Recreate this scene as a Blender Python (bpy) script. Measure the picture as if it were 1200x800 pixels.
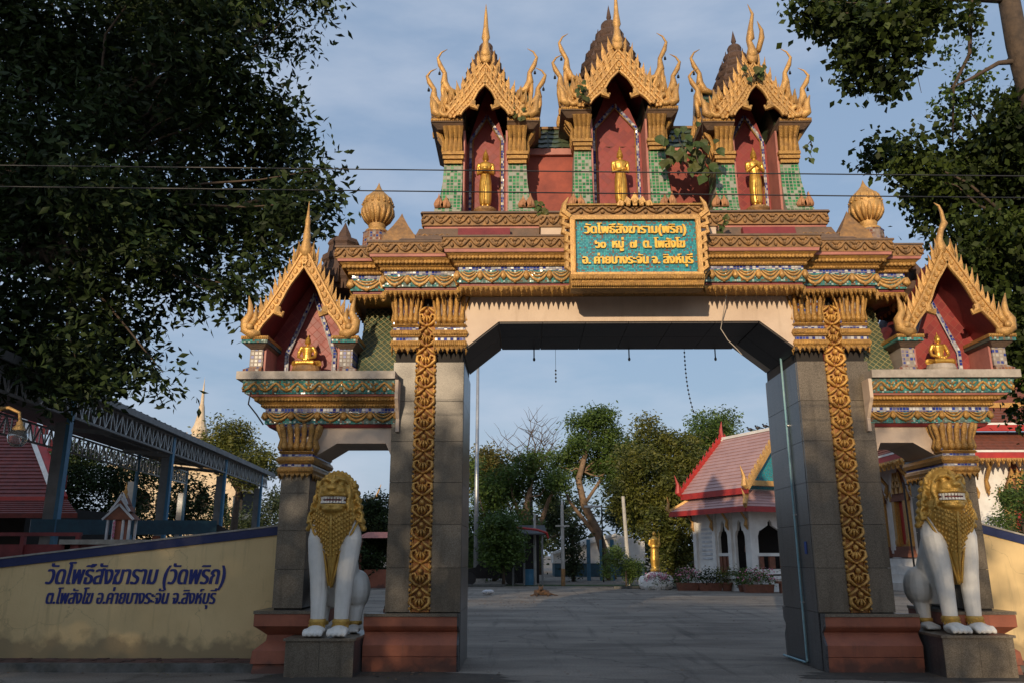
import bpy, math, random
import numpy as np
from mathutils import Vector, Matrix
R = math.radians
random.seed(7)
for _o in list(bpy.data.objects): bpy.data.objects.remove(_o)
SC = bpy.context.scene
COL = SC.collection

# ------------------------------------------------------------------ camera
cam_d = bpy.data.cameras.new('camera'); cam = bpy.data.objects.new('camera', cam_d); COL.objects.link(cam)
cam_d.sensor_width = 36; cam_d.lens = 950 / 1200 * 36
cam_d.clip_start = .1; cam_d.clip_end = 3000
cam.location = (0, 0, 1.6)
cam.rotation_euler = (R(90 + 14.74), 0, R(0.70))
SC.camera = cam
SC.view_settings.view_transform = 'Standard'; SC.view_settings.look = 'None'
SC.view_settings.exposure = EXPO = 0.0
SC.view_settings.gamma = 1
# ------------------------------------------------------------------ sky and sun
SUN_EL, SUN_AZ = 12.5, 16.0        # azimuth: degrees to the left of straight behind the camera
wd = bpy.data.worlds.new('World'); SC.world = wd; wd.use_nodes = True
nt = wd.node_tree; N = nt.nodes; L = nt.links
bg = N['Background']; bg.inputs[1].default_value = .148
sky = N.new('ShaderNodeTexSky'); sky.sky_type = 'NISHITA'; sky.sun_disc = False
sky.sun_elevation = R(SUN_EL); sky.sun_rotation = R(180 + SUN_AZ)
sky.air_density = 1.2; sky.dust_density = 2.2; sky.ozone_density = 2.0
tc = N.new('ShaderNodeTexCoord'); mp = N.new('ShaderNodeMapping'); mp.inputs['Scale'].default_value = (1.3, 1.3, 4.2)
mp.inputs['Rotation'].default_value = (0, R(-14), 0)
nz = N.new('ShaderNodeTexNoise'); nz.inputs['Scale'].default_value = 2.2; nz.inputs['Detail'].default_value = 7; nz.inputs['Roughness'].default_value = .55
rp = N.new('ShaderNodeValToRGB'); rp.color_ramp.elements[0].position = .42; rp.color_ramp.elements[1].position = .70
rp.color_ramp.elements[0].color = (.0, .0, .0, 1); rp.color_ramp.elements[1].color = (.6, .6, .6, 1)
veil = N.new('ShaderNodeMixRGB'); veil.inputs[0].default_value = .74; veil.inputs[2].default_value = (2.15, 2.95, 4.25, 1)
mx = N.new('ShaderNodeMixRGB'); mx.inputs[2].default_value = (4.1, 4.5, 5.3, 1)
L.new(tc.outputs['Generated'], mp.inputs[0]); L.new(mp.outputs[0], nz.inputs[0]); L.new(nz.outputs[0], rp.inputs[0])
L.new(rp.outputs[0], mx.inputs[0]); L.new(sky.outputs[0], veil.inputs[1]); L.new(veil.outputs[0], mx.inputs[1]); L.new(mx.outputs[0], bg.inputs[0])
sun_d = bpy.data.lights.new('sun', 'SUN'); sun = bpy.data.objects.new('sun', sun_d); COL.objects.link(sun)
sun_d.energy = 3.8; sun_d.angle = R(.5); sun_d.color = (1, .79, .54)
sun.rotation_euler = (R(90 - SUN_EL), 0, R(-SUN_AZ)); sun.location = (-10, -30, 20)

# ------------------------------------------------------------------ materials
def M(name, col, col2=None, rough=.6, metal=0, scale=3, bump=.15, bscale=30, amt=.55, trans=0, spec=.5, detail=5, island=0, objrand=0, emit=0):
    m = bpy.data.materials.new(name); m.use_nodes = True; t = m.node_tree; n = t.nodes; l = t.links
    b = n['Principled BSDF']; b.inputs['Roughness'].default_value = rough; b.inputs['Metallic'].default_value = metal
    b.inputs['Specular IOR Level'].default_value = spec
    g = n.new('ShaderNodeNewGeometry')
    z = n.new('ShaderNodeTexNoise'); z.inputs['Scale'].default_value = scale; z.inputs['Detail'].default_value = detail; z.inputs['Roughness'].default_value = .65
    l.new(g.outputs['Position'], z.inputs[0])
    rmp = n.new('ShaderNodeValToRGB'); rmp.color_ramp.elements[0].position = .5 - amt * .3; rmp.color_ramp.elements[1].position = .5 + amt * .3
    rmp.color_ramp.elements[0].color = (*col, 1); c2 = col2 or tuple(c * .6 for c in col); rmp.color_ramp.elements[1].color = (*c2, 1)
    l.new(z.outputs[0], rmp.inputs[0]); out = rmp.outputs[0]
    if island or objrand:
        h = n.new('ShaderNodeHueSaturation'); mr = n.new('ShaderNodeMapRange')
        k = island or objrand
        mr.inputs[3].default_value = 1 - k; mr.inputs[4].default_value = 1 + k
        if island: l.new(g.outputs['Random Per Island'], mr.inputs[0])
        else:
            oi = n.new('ShaderNodeObjectInfo'); l.new(oi.outputs['Random'], mr.inputs[0])
        l.new(mr.outputs[0], h.inputs['Value']); l.new(out, h.inputs['Color']); out = h.outputs[0]
    l.new(out, b.inputs['Base Color'])
    if bump:
        z2 = n.new('ShaderNodeTexNoise'); z2.inputs['Scale'].default_value = bscale; z2.inputs['Detail'].default_value = 6
        l.new(g.outputs['Position'], z2.inputs[0])
        bm = n.new('ShaderNodeBump'); bm.inputs['Strength'].default_value = bump; bm.inputs['Distance'].default_value = .02
        l.new(z2.outputs[0], bm.inputs['Height']); l.new(bm.outputs[0], b.inputs['Normal'])
    if trans:
        tr = n.new('ShaderNodeBsdfTranslucent'); ad = n.new('ShaderNodeMixShader'); ad.inputs[0].default_value = trans
        l.new(out, tr.inputs[0]); l.new(b.outputs[0], ad.inputs[1]); l.new(tr.outputs[0], ad.inputs[2])
        l.new(ad.outputs[0], n['Material Output'].inputs[0])
    return m

def granite(name, c1, c2, c3, rough=.35):
    m = bpy.data.materials.new(name); m.use_nodes = True; t = m.node_tree; n = t.nodes; l = t.links; b = n['Principled BSDF']
    b.inputs['Roughness'].default_value = rough
    g = n.new('ShaderNodeNewGeometry')
    v = n.new('ShaderNodeTexVoronoi'); v.inputs['Scale'].default_value = 130; l.new(g.outputs['Position'], v.inputs[0])
    r = n.new('ShaderNodeValToRGB'); e = r.color_ramp; e.elements[0].color = (*c1, 1); e.elements[1].color = (*c3, 1)
    e.elements[0].position = .15; e.elements[1].position = .85; q = e.elements.new(.5); q.color = (*c2, 1)
    sx = n.new('ShaderNodeSeparateColor'); l.new(v.outputs['Color'], sx.inputs[0]); l.new(sx.outputs[0], r.inputs[0])
    z = n.new('ShaderNodeTexNoise'); z.inputs['Scale'].default_value = 1.3; z.inputs['Detail'].default_value = 6; l.new(g.outputs['Position'], z.inputs[0])
    oi = n.new('ShaderNodeObjectInfo'); ad = n.new('ShaderNodeMath'); ad.operation = 'MULTIPLY_ADD'; ad.inputs[1].default_value = .55; 
    l.new(oi.outputs['Random'], ad.inputs[0]); l.new(z.outputs[0], ad.inputs[2])
    mr = n.new('ShaderNodeMapRange'); mr.inputs[1].default_value = .3; mr.inputs[2].default_value = 1.2; mr.inputs[3].default_value = 1.2; mr.inputs[4].default_value = .68
    l.new(ad.outputs[0], mr.inputs[0])
    h = n.new('ShaderNodeHueSaturation'); l.new(r.outputs[0], h.inputs['Color']); l.new(mr.outputs[0], h.inputs['Value'])
    mp = n.new('ShaderNodeMapping'); mp.inputs['Scale'].default_value = (7, 7, .9); l.new(g.outputs['Position'], mp.inputs[0])
    z3 = n.new('ShaderNodeTexNoise'); z3.inputs['Scale'].default_value = 1.2; z3.inputs['Detail'].default_value = 8; l.new(mp.outputs[0], z3.inputs[0])
    r3 = n.new('ShaderNodeMapRange'); r3.inputs[1].default_value = .52; r3.inputs[2].default_value = .72; r3.inputs[4].default_value = .5; l.new(z3.outputs[0], r3.inputs[0])
    st = n.new('ShaderNodeMixRGB'); st.inputs[2].default_value = (c1[0] * .45, c1[1] * .42, c1[2] * .38, 1); l.new(r3.outputs[0], st.inputs[0]); l.new(h.outputs[0], st.inputs[1]); l.new(st.outputs[0], b.inputs['Base Color'])
    return m

def mosaic(name, cols, cell=.05, grout=(.35, .33, .28), rough=.15, gw=.1, diag=False, dirt=.35, tilt=.5):
    """small glass or ceramic squares set in mortar; colours picked at random per square"""
    m = bpy.data.materials.new(name); m.use_nodes = True; t = m.node_tree; n = t.nodes; l = t.links; b = n['Principled BSDF']
    g = n.new('ShaderNodeNewGeometry'); mp = n.new('ShaderNodeMapping'); mp.inputs['Scale'].default_value = (1 / cell,) * 3
    if diag: mp.inputs['Rotation'].default_value = (0, R(45), 0)
    mp.inputs['Location'].default_value = (.37, .41, .13)
    l.new(g.outputs['Position'], mp.inputs[0])
    fl = n.new('ShaderNodeVectorMath'); fl.operation = 'FLOOR'; l.new(mp.outputs[0], fl.inputs[0])
    fr = n.new('ShaderNodeVectorMath'); fr.operation = 'FRACTION'; l.new(mp.outputs[0], fr.inputs[0])
    sp = n.new('ShaderNodeSeparateXYZ'); l.new(fr.outputs[0], sp.inputs[0])
    spf = n.new('ShaderNodeSeparateXYZ'); l.new(fl.outputs[0], spf.inputs[0]); cb = n.new('ShaderNodeCombineXYZ')
    l.new(spf.outputs[0], cb.inputs[0]); l.new(spf.outputs[2], cb.inputs[2])
    wn = n.new('ShaderNodeTexWhiteNoise'); wn.noise_dimensions = '3D'; l.new(cb.outputs[0], wn.inputs[0])
    r = n.new('ShaderNodeValToRGB'); r.color_ramp.interpolation = 'CONSTANT'; e = r.color_ramp.elements
    e[0].color = (*cols[0], 1); e[1].position = 1 / len(cols); e[1].color = (*cols[1], 1)
    for i in range(2, len(cols)): q = e.new(i / len(cols)); q.color = (*cols[i], 1)
    l.new(wn.outputs[0], r.inputs[0])
    def edge(o):
        a = n.new('ShaderNodeMath'); a.operation = 'SUBTRACT'; a.inputs[1].default_value = .5; l.new(o, a.inputs[0])
        c = n.new('ShaderNodeMath'); c.operation = 'ABSOLUTE'; l.new(a.outputs[0], c.inputs[0]); return c.outputs[0]
    mxn = n.new('ShaderNodeMath'); mxn.operation = 'MAXIMUM'; l.new(edge(sp.outputs[0]), mxn.inputs[0]); l.new(edge(sp.outputs[2]), mxn.inputs[1])
    gt = n.new('ShaderNodeMath'); gt.operation = 'GREATER_THAN'; gt.inputs[1].default_value = .5 - gw; l.new(mxn.outputs[0], gt.inputs[0])
    z = n.new('ShaderNodeTexNoise'); z.inputs['Scale'].default_value = 5; z.inputs['Detail'].default_value = 8; l.new(g.outputs['Position'], z.inputs[0])
    zr = n.new('ShaderNodeMapRange'); zr.inputs[1].default_value = .52; zr.inputs[2].default_value = .62; zr.inputs[4].default_value = dirt; l.new(z.outputs[0], zr.inputs[0])
    mm = n.new('ShaderNodeMath'); mm.operation = 'MAXIMUM'; l.new(gt.outputs[0], mm.inputs[0]); l.new(zr.outputs[0], mm.inputs[1])
    mxr = n.new('ShaderNodeMixRGB'); l.new(mm.outputs[0], mxr.inputs[0]); l.new(r.outputs[0], mxr.inputs[1]); mxr.inputs[2].default_value = (*grout, 1)
    l.new(mxr.outputs[0], b.inputs['Base Color'])
    rr = n.new('ShaderNodeMapRange'); rr.inputs[3].default_value = rough; rr.inputs[4].default_value = .8; l.new(mm.outputs[0], rr.inputs[0]); l.new(rr.outputs[0], b.inputs['Roughness'])
    sb = n.new('ShaderNodeVectorMath'); sb.operation = 'SUBTRACT'; sb.inputs[1].default_value = (.5, .5, .5); l.new(wn.outputs['Color'], sb.inputs[0])
    sc_ = n.new('ShaderNodeVectorMath'); sc_.operation = 'SCALE'; sc_.inputs['Scale'].default_value = tilt; l.new(sb.outputs[0], sc_.inputs[0])
    an = n.new('ShaderNodeVectorMath'); an.operation = 'ADD'; l.new(g.outputs['Normal'], an.inputs[0]); l.new(sc_.outputs[0], an.inputs[1])
    nn = n.new('ShaderNodeVectorMath'); nn.operation = 'NORMALIZE'; l.new(an.outputs[0], nn.inputs[0])
    bm = n.new('ShaderNodeBump'); bm.invert = True; bm.inputs['Strength'].default_value = .5; bm.inputs['Distance'].default_value = .005; l.new(gt.outputs[0], bm.inputs['Height']); l.new(nn.outputs[0], bm.inputs['Normal']); l.new(bm.outputs[0], b.inputs['Normal'])
    return m

GOLD = M('gold_stucco', (.64, .36, .085), (.20, .10, .04), rough=.45, metal=.3, scale=13, bump=.8, bscale=60, amt=1.1, detail=9, objrand=.16)
GOLDW = M('weathered_gold_stucco', (.46, .24, .08), (.11, .075, .05), rough=.65, metal=.1, scale=9, bump=.6, bscale=40, amt=1.0)
GOLDP = M('pale_gold_paint', (.76, .45, .14), (.30, .155, .06), rough=.45, metal=.25, scale=11, bump=.6, bscale=55, amt=1.1, detail=9, objrand=.16)
GOLDS = M('statue_gold_leaf', (.80, .47, .09), (.50, .26, .05), rough=.33, metal=.6, scale=9, bump=.15, bscale=30)
GOLDL = M('lion_gold_paint', (.66, .41, .09), (.40, .225, .05), rough=.42, metal=.4, scale=14, bump=.5, bscale=55, amt=.9)
GOLDR = M('relief_gold_paint', (.80, .46, .11), (.38, .19, .06), rough=.45, metal=.2, scale=9, bump=.6, bscale=50, amt=1.1, objrand=.2)
RED = M('red_wall_paint', (.36, .075, .045), (.20, .04, .03), rough=.7, scale=2.5, bump=.15)
DRED = M('dark_red_paint', (.23, .035, .035), (.13, .02, .022), rough=.55, scale=3)
RELF = M('relief_ground_paint', (.46, .21, .065), (.26, .11, .045), rough=.7, scale=8)
PINK = M('faded_pink_paint', (.50, .20, .16), (.34, .13, .11), rough=.6, scale=3)
TERR = M('terracotta_painted_plinth', (.38, .12, .062), (.23, .072, .042), rough=.65, scale=3.5, bump=.2, amt=.9)
CREAM = M('cream_beam_paint', (.66, .52, .40), (.54, .41, .31), rough=.7, scale=1.5, bump=.08)
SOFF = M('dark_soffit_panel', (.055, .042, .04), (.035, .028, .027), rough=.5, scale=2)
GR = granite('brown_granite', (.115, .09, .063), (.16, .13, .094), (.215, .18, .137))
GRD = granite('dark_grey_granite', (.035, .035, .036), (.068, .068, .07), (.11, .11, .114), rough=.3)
SLAB = M('pale_stone_slab', (.46, .40, .34), (.28, .24, .20), rough=.6, scale=6, bump=.2)
WHITEL = M('lion_white_paint', (.84, .81, .75), (.60, .57, .51), rough=.5, scale=5, bump=.2, amt=1.2, detail=10)
LETTER = M('bright_gold_letter_paint', (.85, .52, .07), (.65, .36, .05), rough=.4, metal=.15, scale=12)
TEETH = M('white_teeth_paint', (.75, .73, .68), rough=.4, bump=0)
MOUTH = M('dark_red_mouth', (.13, .012, .012), rough=.5, bump=0)
TEAL = mosaic('teal_mirror_mosaic', [(.02, .20, .20), (.04, .30, .28), (.015, .12, .15), (.35, .5, .46), (.03, .22, .22), (.20, .10, .05), (.02, .15, .16)], .034, (.12, .14, .11), gw=.09, dirt=.6)
TEALS = mosaic('turquoise_sign_mosaic', [(.015, .25, .31), (.02, .33, .38), (.01, .18, .25), (.03, .38, .40), (.015, .23, .30), (.20, .09, .06)], .026, (.02, .14, .17), gw=.06, rough=.4, dirt=.2, tilt=.12)
BLUEM = mosaic('blue_and_white_mosaic', [(.02, .035, .25), (.6, .6, .62), (.02, .05, .32), (.025, .04, .22), (.4, .42, .5)], .05, (.3, .27, .25), gw=.07)
GREENM = mosaic('green_and_white_mosaic', [(.02, .20, .06), (.015, .15, .045), (.025, .24, .07), (.30, .32, .26), (.02, .17, .05), (.012, .13, .04)], .062, (.30, .29, .23), gw=.10, dirt=.35, tilt=.15, rough=.3)
BLUEC = mosaic('blue_and_grey_mosaic', [(.02, .04, .22), (.38, .35, .32), (.03, .05, .28), (.45, .42, .38), (.25, .22, .2)], .06, (.30, .25, .21), gw=.14, dirt=.6, tilt=.12, rough=.4)
REDM = mosaic('dark_red_wall_tile', [(.24, .03, .03), (.20, .026, .028), (.27, .04, .035)], .11, (.27, .075, .06), gw=.035, diag=True, rough=.5, dirt=.15, tilt=.05)
REDS = mosaic('worn_coloured_mosaic', [(.03, .05, .2), (.3, .13, .06), (.35, .3, .26), (.2, .07, .04)], .05, (.25, .18, .14), gw=.12, dirt=.8)
GTILE = M('dark_green_roof_tile', (.035, .085, .05), (.10, .10, .06), rough=.4, scale=3, bump=.2, amt=.9)
LATT = M('yellow_grout_lattice', (.33, .29, .13), (.16, .15, .07), rough=.7, scale=5)
BTILE = M('weathered_brown_tile', (.21, .13, .085), (.10, .075, .06), rough=.8, scale=6, bump=.5, amt=.9)
PRANG = M('weathered_brown_stone', (.13, .072, .05), (.05, .035, .03), rough=.85, scale=7, bump=.7, bscale=25, amt=.9)
IRON = M('dark_iron', (.03, .028, .03), rough=.5, metal=.6)
WIRE = M('black_cable', (.02, .02, .022), rough=.5, bump=0)
LBLUE = M('pale_blue_pipe', (.30, .48, .52), (.16, .34, .42), rough=.5, scale=3)
WALLC = M('cream_wall_paint', (.76, .56, .28), (.64, .46, .22), rough=.75, scale=1.1, bump=.12, amt=.8)
def streaks(m, dirt, zt=.32, crack=False):
    """rain streaks down the face and a ragged splash band at the foot"""
    t = m.node_tree; n = t.nodes; l = t.links; b = n['Principled BSDF']; src = b.inputs['Base Color'].links[0].from_socket
    g = n.new('ShaderNodeNewGeometry'); mp = n.new('ShaderNodeMapping'); mp.inputs['Scale'].default_value = (5, 5, .45); l.new(g.outputs['Position'], mp.inputs[0])
    z = n.new('ShaderNodeTexNoise'); z.inputs['Scale'].default_value = 1.6; z.inputs['Detail'].default_value = 9; z.inputs['Roughness'].default_value = .7; l.new(mp.outputs[0], z.inputs[0])
    r = n.new('ShaderNodeMapRange'); r.inputs[1].default_value = .54; r.inputs[2].default_value = .78; r.inputs[4].default_value = .6; l.new(z.outputs[0], r.inputs[0])
    z2 = n.new('ShaderNodeTexNoise'); z2.inputs['Scale'].default_value = 3.5; z2.inputs['Detail'].default_value = 9; l.new(g.outputs['Position'], z2.inputs[0])
    sp = n.new('ShaderNodeSeparateXYZ'); l.new(g.outputs['Position'], sp.inputs[0])
    mm = n.new('ShaderNodeMath'); mm.operation = 'MULTIPLY_ADD'; mm.inputs[1].default_value = -.7; l.new(z2.outputs[0], mm.inputs[0]); l.new(sp.outputs[2], mm.inputs[2])
    r2 = n.new('ShaderNodeMapRange'); r2.inputs[1].default_value = zt - .28; r2.inputs[2].default_value = zt - .42; r2.inputs[4].default_value = .75; l.new(mm.outputs[0], r2.inputs[0])
    mx_ = n.new('ShaderNodeMath'); mx_.operation = 'MAXIMUM'; l.new(r.outputs[0], mx_.inputs[0]); l.new(r2.outputs[0], mx_.inputs[1])
    if crack:
        wz = n.new('ShaderNodeTexNoise'); wz.inputs['Scale'].default_value = 2.5; wz.inputs['Detail'].default_value = 8; l.new(g.outputs['Position'], wz.inputs[0])
        ad = n.new('ShaderNodeMixRGB'); ad.blend_type = 'ADD'; ad.inputs[0].default_value = .9; l.new(g.outputs['Position'], ad.inputs[1]); l.new(wz.outputs['Color'], ad.inputs[2])
        v = n.new('ShaderNodeTexVoronoi'); v.feature = 'DISTANCE_TO_EDGE'; v.inputs['Scale'].default_value = .55; l.new(ad.outputs[0], v.inputs[0])
        cr = n.new('ShaderNodeMapRange'); cr.inputs[1].default_value = .005; cr.inputs[2].default_value = .001; l.new(v.outputs[0], cr.inputs[0])
        rm = n.new('ShaderNodeMath'); rm.operation = 'MULTIPLY'; l.new(cr.outputs[0], rm.inputs[0]); l.new(r.outputs[0], rm.inputs[1]); rm2 = n.new('ShaderNodeMath'); rm2.operation = 'MULTIPLY_ADD'; rm2.inputs[1].default_value = .4; rm2.inputs[2].default_value = 0; l.new(cr.outputs[0], rm2.inputs[0])
        m3 = n.new('ShaderNodeMath'); m3.operation = 'MAXIMUM'; l.new(mx_.outputs[0], m3.inputs[0]); l.new(rm2.outputs[0], m3.inputs[1]); mx_ = m3
    c = n.new('ShaderNodeMixRGB'); c.inputs[2].default_value = (*dirt, 1); l.new(mx_.outputs[0], c.inputs[0]); l.new(src, c.inputs[1]); l.new(c.outputs[0], b.inputs['Base Color'])
NAVY = M('navy_blue_paint', (.010, .018, .075), (.018, .028, .10), rough=.55, scale=4)
NAVYT = M('navy_lettering_paint', (.012, .02, .15), (.018, .03, .17), rough=.55, bump=0)
COPE = M('pale_coping', (.42, .39, .34), (.22, .20, .17), rough=.8, scale=5)
streaks(WALLC, (.24, .18, .10), .36, True); streaks(TERR, (.08, .045, .035), .1); streaks(WHITEL, (.36, .33, .27), -2); streaks(CREAM, (.42, .31, .22), -3); streaks(COPE, (.1, .09, .07), -2)
BRK = M('dark_red_paving', (.13, .055, .045), (.075, .05, .042), rough=.85, scale=5, bump=.4, objrand=.25)
KERB = M('mossy_concrete', (.13, .125, .115), (.055, .055, .045), rough=.9, scale=4, bump=.4)
LEAFD = M('dark_glossy_leaves', (.036, .058, .013), (.014, .026, .008), rough=.6, scale=.8, bump=0, trans=.22, island=.55, spec=.25)
LEAFB = M('bodhi_leaves', (.055, .078, .012), (.022, .038, .009), rough=.6, scale=.7, bump=0, trans=.30, island=.6, spec=.25)
LEAFG = M('green_leaves', (.11, .17, .028), (.042, .082, .018), rough=.55, scale=.9, bump=0, trans=.38, island=.5)
LEAFY = M('yellow_green_leaves', (.17, .165, .026), (.055, .08, .018), rough=.55, scale=.9, bump=0, trans=.38, island=.5)
LEAFO = M('olive_leaves', (.045, .062, .018), (.028, .045, .015), rough=.6, scale=.5, bump=0, trans=.25, island=.45)
BARK = M('brown_bark', (.10, .068, .045), (.05, .036, .027), rough=.9, scale=5, bump=.8, bscale=14)
BARKT = M('tan_bark', (.26, .17, .105), (.13, .09, .06), rough=.9, scale=3, bump=.6, bscale=10)
WHITE = M('white_render', (.76, .74, .70), (.60, .57, .53), rough=.7, scale=1.5, bump=.05)
IVORY = M('ivory_render', (.68, .55, .38), (.5, .38, .25), rough=.7, scale=2)
DARK = M('dark_interior', (.018, .014, .013), rough=.8, bump=0)
REDP = M('bright_red_trim', (.42, .03, .022), (.30, .022, .02), rough=.5, scale=2)
RTILE = M('brown_red_roof_tile', (.20, .06, .035), (.12, .045, .03), rough=.7, scale=5, bump=.3, objrand=.1)
MTILE = M('maroon_roof_tile', (.19, .035, .03), (.11, .025, .022), rough=.65, scale=5)
PTILE = M('pink_roof_tile', (.47, .29, .27), (.38, .225, .21), rough=.6, scale=1.2, bump=.15)
BLUE = M('blue_steel_paint', (.035, .15, .27), (.05, .18, .30), rough=.45, scale=3)
GREY = M('grey_metal', (.22, .22, .22), (.14, .14, .14), rough=.6, scale=3)
DGREY = M('dark_roof_sheet', (.055, .058, .062), (.035, .036, .04), rough=.6, scale=3)
PALEG = M('pale_concrete_pole', (.48, .46, .42), (.34, .32, .29), rough=.8, scale=3)
SILV = M('galvanised_steel', (.45, .46, .47), (.33, .34, .35), rough=.4, metal=.6, scale=3)
CLOTH = M('blue_cloth', (.05, .09, .30), rough=.8)
SKIN = M('skin', (.30, .15, .09), rough=.5, bump=0)
HAIR = M('black_hair', (.012, .01, .01), rough=.5)
FUR = M('brown_dog_fur', (.085, .045, .022), (.018, .012, .01), rough=.9, scale=12, bump=.4, bscale=80)
PETAL = M('pink_petals', (.55, .10, .22), (.65, .35, .40), rough=.6, scale=20, bump=0)
CLAY = M('terracotta_pot', (.22, .08, .045), (.13, .05, .03), rough=.8, scale=6)
PLAST = M('white_plastic', (.62, .63, .66), rough=.4)
DUST = M('dusty_blue_steel', (.025, .09, .13), (.02, .05, .08), rough=.6, scale=3)
GLASS = M('clear_lamp_glass', (.75, .75, .72), rough=.06, bump=0); GLASS.node_tree.nodes['Principled BSDF'].inputs['Transmission Weight'].default_value = .9; GLASS.node_tree.nodes['Principled BSDF'].inputs['IOR'].default_value = 1.08
TERO = M('faded_terracotta_ornament', (.55, .27, .12), (.32, .15, .08), rough=.7, scale=9, bump=.4)
MOSSG = M('short_grass', (.05, .10, .02), (.03, .06, .015), rough=.9, scale=3, bump=.5)

def ground_mat():
    m = bpy.data.materials.new('old_asphalt'); m.use_nodes = True; t = m.node_tree; n = t.nodes; l = t.links; b = n['Principled BSDF']
    g = n.new('ShaderNodeNewGeometry')
    def noise(s, d, sc=(1, 1, 1)):
        mp = n.new('ShaderNodeMapping'); mp.inputs['Scale'].default_value = sc; l.new(g.outputs['Position'], mp.inputs[0])
        z = n.new('ShaderNodeTexNoise'); z.inputs['Scale'].default_value = s; z.inputs['Detail'].default_value = d; z.inputs['Roughness'].default_value = .6; l.new(mp.outputs[0], z.inputs[0]); return z.outputs[0]
    r1 = n.new('ShaderNodeValToRGB'); r1.color_ramp.elements[0].color = (.14, .118, .096, 1); r1.color_ramp.elements[1].color = (.28, .24, .195, 1)
    r1.color_ramp.elements[0].position = .36; r1.color_ramp.elements[1].position = .62; l.new(noise(.55, 9, (.6, 1.4, 1)), r1.inputs[0])
    r2 = n.new('ShaderNodeValToRGB'); r2.color_ramp.elements[0].color = (.6, .6, .6, 1); r2.color_ramp.elements[1].color = (1.25, 1.25, 1.25, 1)
    r2.color_ramp.elements[0].position = .3; r2.color_ramp.elements[1].position = .7; l.new(noise(38, 4), r2.inputs[0])
    mu = n.new('ShaderNodeMixRGB'); mu.blend_type = 'MULTIPLY'; mu.inputs[0].default_value = 1; l.new(r1.outputs[0], mu.inputs[1]); l.new(r2.outputs[0], mu.inputs[2])
    # cracks and patched seams
    v = n.new('ShaderNodeTexVoronoi'); v.feature = 'DISTANCE_TO_EDGE'; v.inputs['Scale'].default_value = .33
    wn = n.new('ShaderNodeTexNoise'); wn.inputs['Scale'].default_value = .9; wn.inputs['Detail'].default_value = 6; l.new(g.outputs['Position'], wn.inputs[0])
    ad = n.new('ShaderNodeMixRGB'); ad.blend_type = 'ADD'; ad.inputs[0].default_value = 1.1; l.new(g.outputs['Position'], ad.inputs[1]); l.new(wn.outputs['Color'], ad.inputs[2]); l.new(ad.outputs[0], v.inputs[0])
    cr = n.new('ShaderNodeMapRange'); cr.inputs[1].default_value = .0; cr.inputs[2].default_value = .011; cr.inputs[3].default_value = .62; cr.inputs[4].default_value = 1; l.new(v.outputs[0], cr.inputs[0])
    mc = n.new('ShaderNodeMixRGB'); mc.blend_type = 'MULTIPLY'; mc.inputs[0].default_value = 1; l.new(mu.outputs[0], mc.inputs[1]); l.new(cr.outputs[0], mc.inputs[2])
    # oil stains and worn wheel tracks
    tr = n.new('ShaderNodeMapRange'); tr.inputs[1].default_value = .56; tr.inputs[2].default_value = .70; tr.inputs[3].default_value = 1; tr.inputs[4].default_value = .55; l.new(noise(1.1, 8, (2.2, .16, 1)), tr.inputs[0])
    os_ = n.new('ShaderNodeMapRange'); os_.inputs[1].default_value = .66; os_.inputs[2].default_value = .72; os_.inputs[3].default_value = 1; os_.inputs[4].default_value = .4; l.new(noise(1.9, 3), os_.inputs[0])
    mt2 = n.new('ShaderNodeMath'); mt2.operation = 'MULTIPLY'; l.new(tr.outputs[0], mt2.inputs[0]); l.new(os_.outputs[0], mt2.inputs[1])
    mc0 = mc; mc = n.new('ShaderNodeMixRGB'); mc.blend_type = 'MULTIPLY'; mc.inputs[0].default_value = 1; l.new(mc0.outputs[0], mc.inputs[1]); l.new(mt2.outputs[0], mc.inputs[2])
    # warm dusty sand patches
    r3 = n.new('ShaderNodeMapRange'); r3.inputs[1].default_value = .58; r3.inputs[2].default_value = .72; r3.inputs[4].default_value = .55; l.new(noise(.22, 7), r3.inputs[0])
    ms = n.new('ShaderNodeMixRGB'); ms.inputs[2].default_value = (.20, .15, .115, 1); l.new(r3.outputs[0], ms.inputs[0]); l.new(mc.outputs[0], ms.inputs[1])
    l.new(ms.outputs[0], b.inputs['Base Color'])
    rg = n.new('ShaderNodeMapRange'); rg.inputs[3].default_value = .75; rg.inputs[4].default_value = .95; b.inputs['Specular IOR Level'].default_value = .3; l.new(noise(2.2, 5), rg.inputs[0]); l.new(rg.outputs[0], b.inputs['Roughness'])
    bm = n.new('ShaderNodeBump'); bm.inputs['Strength'].default_value = .45; bm.inputs['Distance'].default_value = .012; l.new(noise(60, 5), bm.inputs['Height'])
    bm2 = n.new('ShaderNodeBump'); bm2.inputs['Strength'].default_value = .5; bm2.inputs['Distance'].default_value = .03; l.new(noise(1.6, 6), bm2.inputs['Height']); l.new(bm.outputs[0], bm2.inputs['Normal'])
    l.new(bm2.outputs[0], b.inputs['Normal'])
    return m
ASPH = ground_mat()

# ------------------------------------------------------------------ mesh building helpers
WP = {}                                  # world position of every object while it is being built
def wpos(o): return WP.get(o.name, (0, 0, 0)) if o else (0, 0, 0)
def tag(o, label=None, cat=None, group=None, kind=None):
    if label: o['label'] = label
    if cat: o['category'] = cat
    if group: o['group'] = group
    if kind: o['kind'] = kind
    return o
def link(name, data, parent, loc, rz=0, sc=(1, 1, 1), rot=None):
    o = bpy.data.objects.new(name, data); COL.objects.link(o)
    pw = wpos(parent); o.location = (loc[0] - pw[0], loc[1] - pw[1], loc[2] - pw[2]); WP[o.name] = tuple(loc)
    o.rotation_euler = rot or (0, 0, rz); o.scale = sc
    if parent: o.parent = parent
    return o
def empty(name, loc, label=None, cat=None, group=None, parent=None):
    return tag(link(name, None, parent, loc), label, cat, group)

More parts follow.
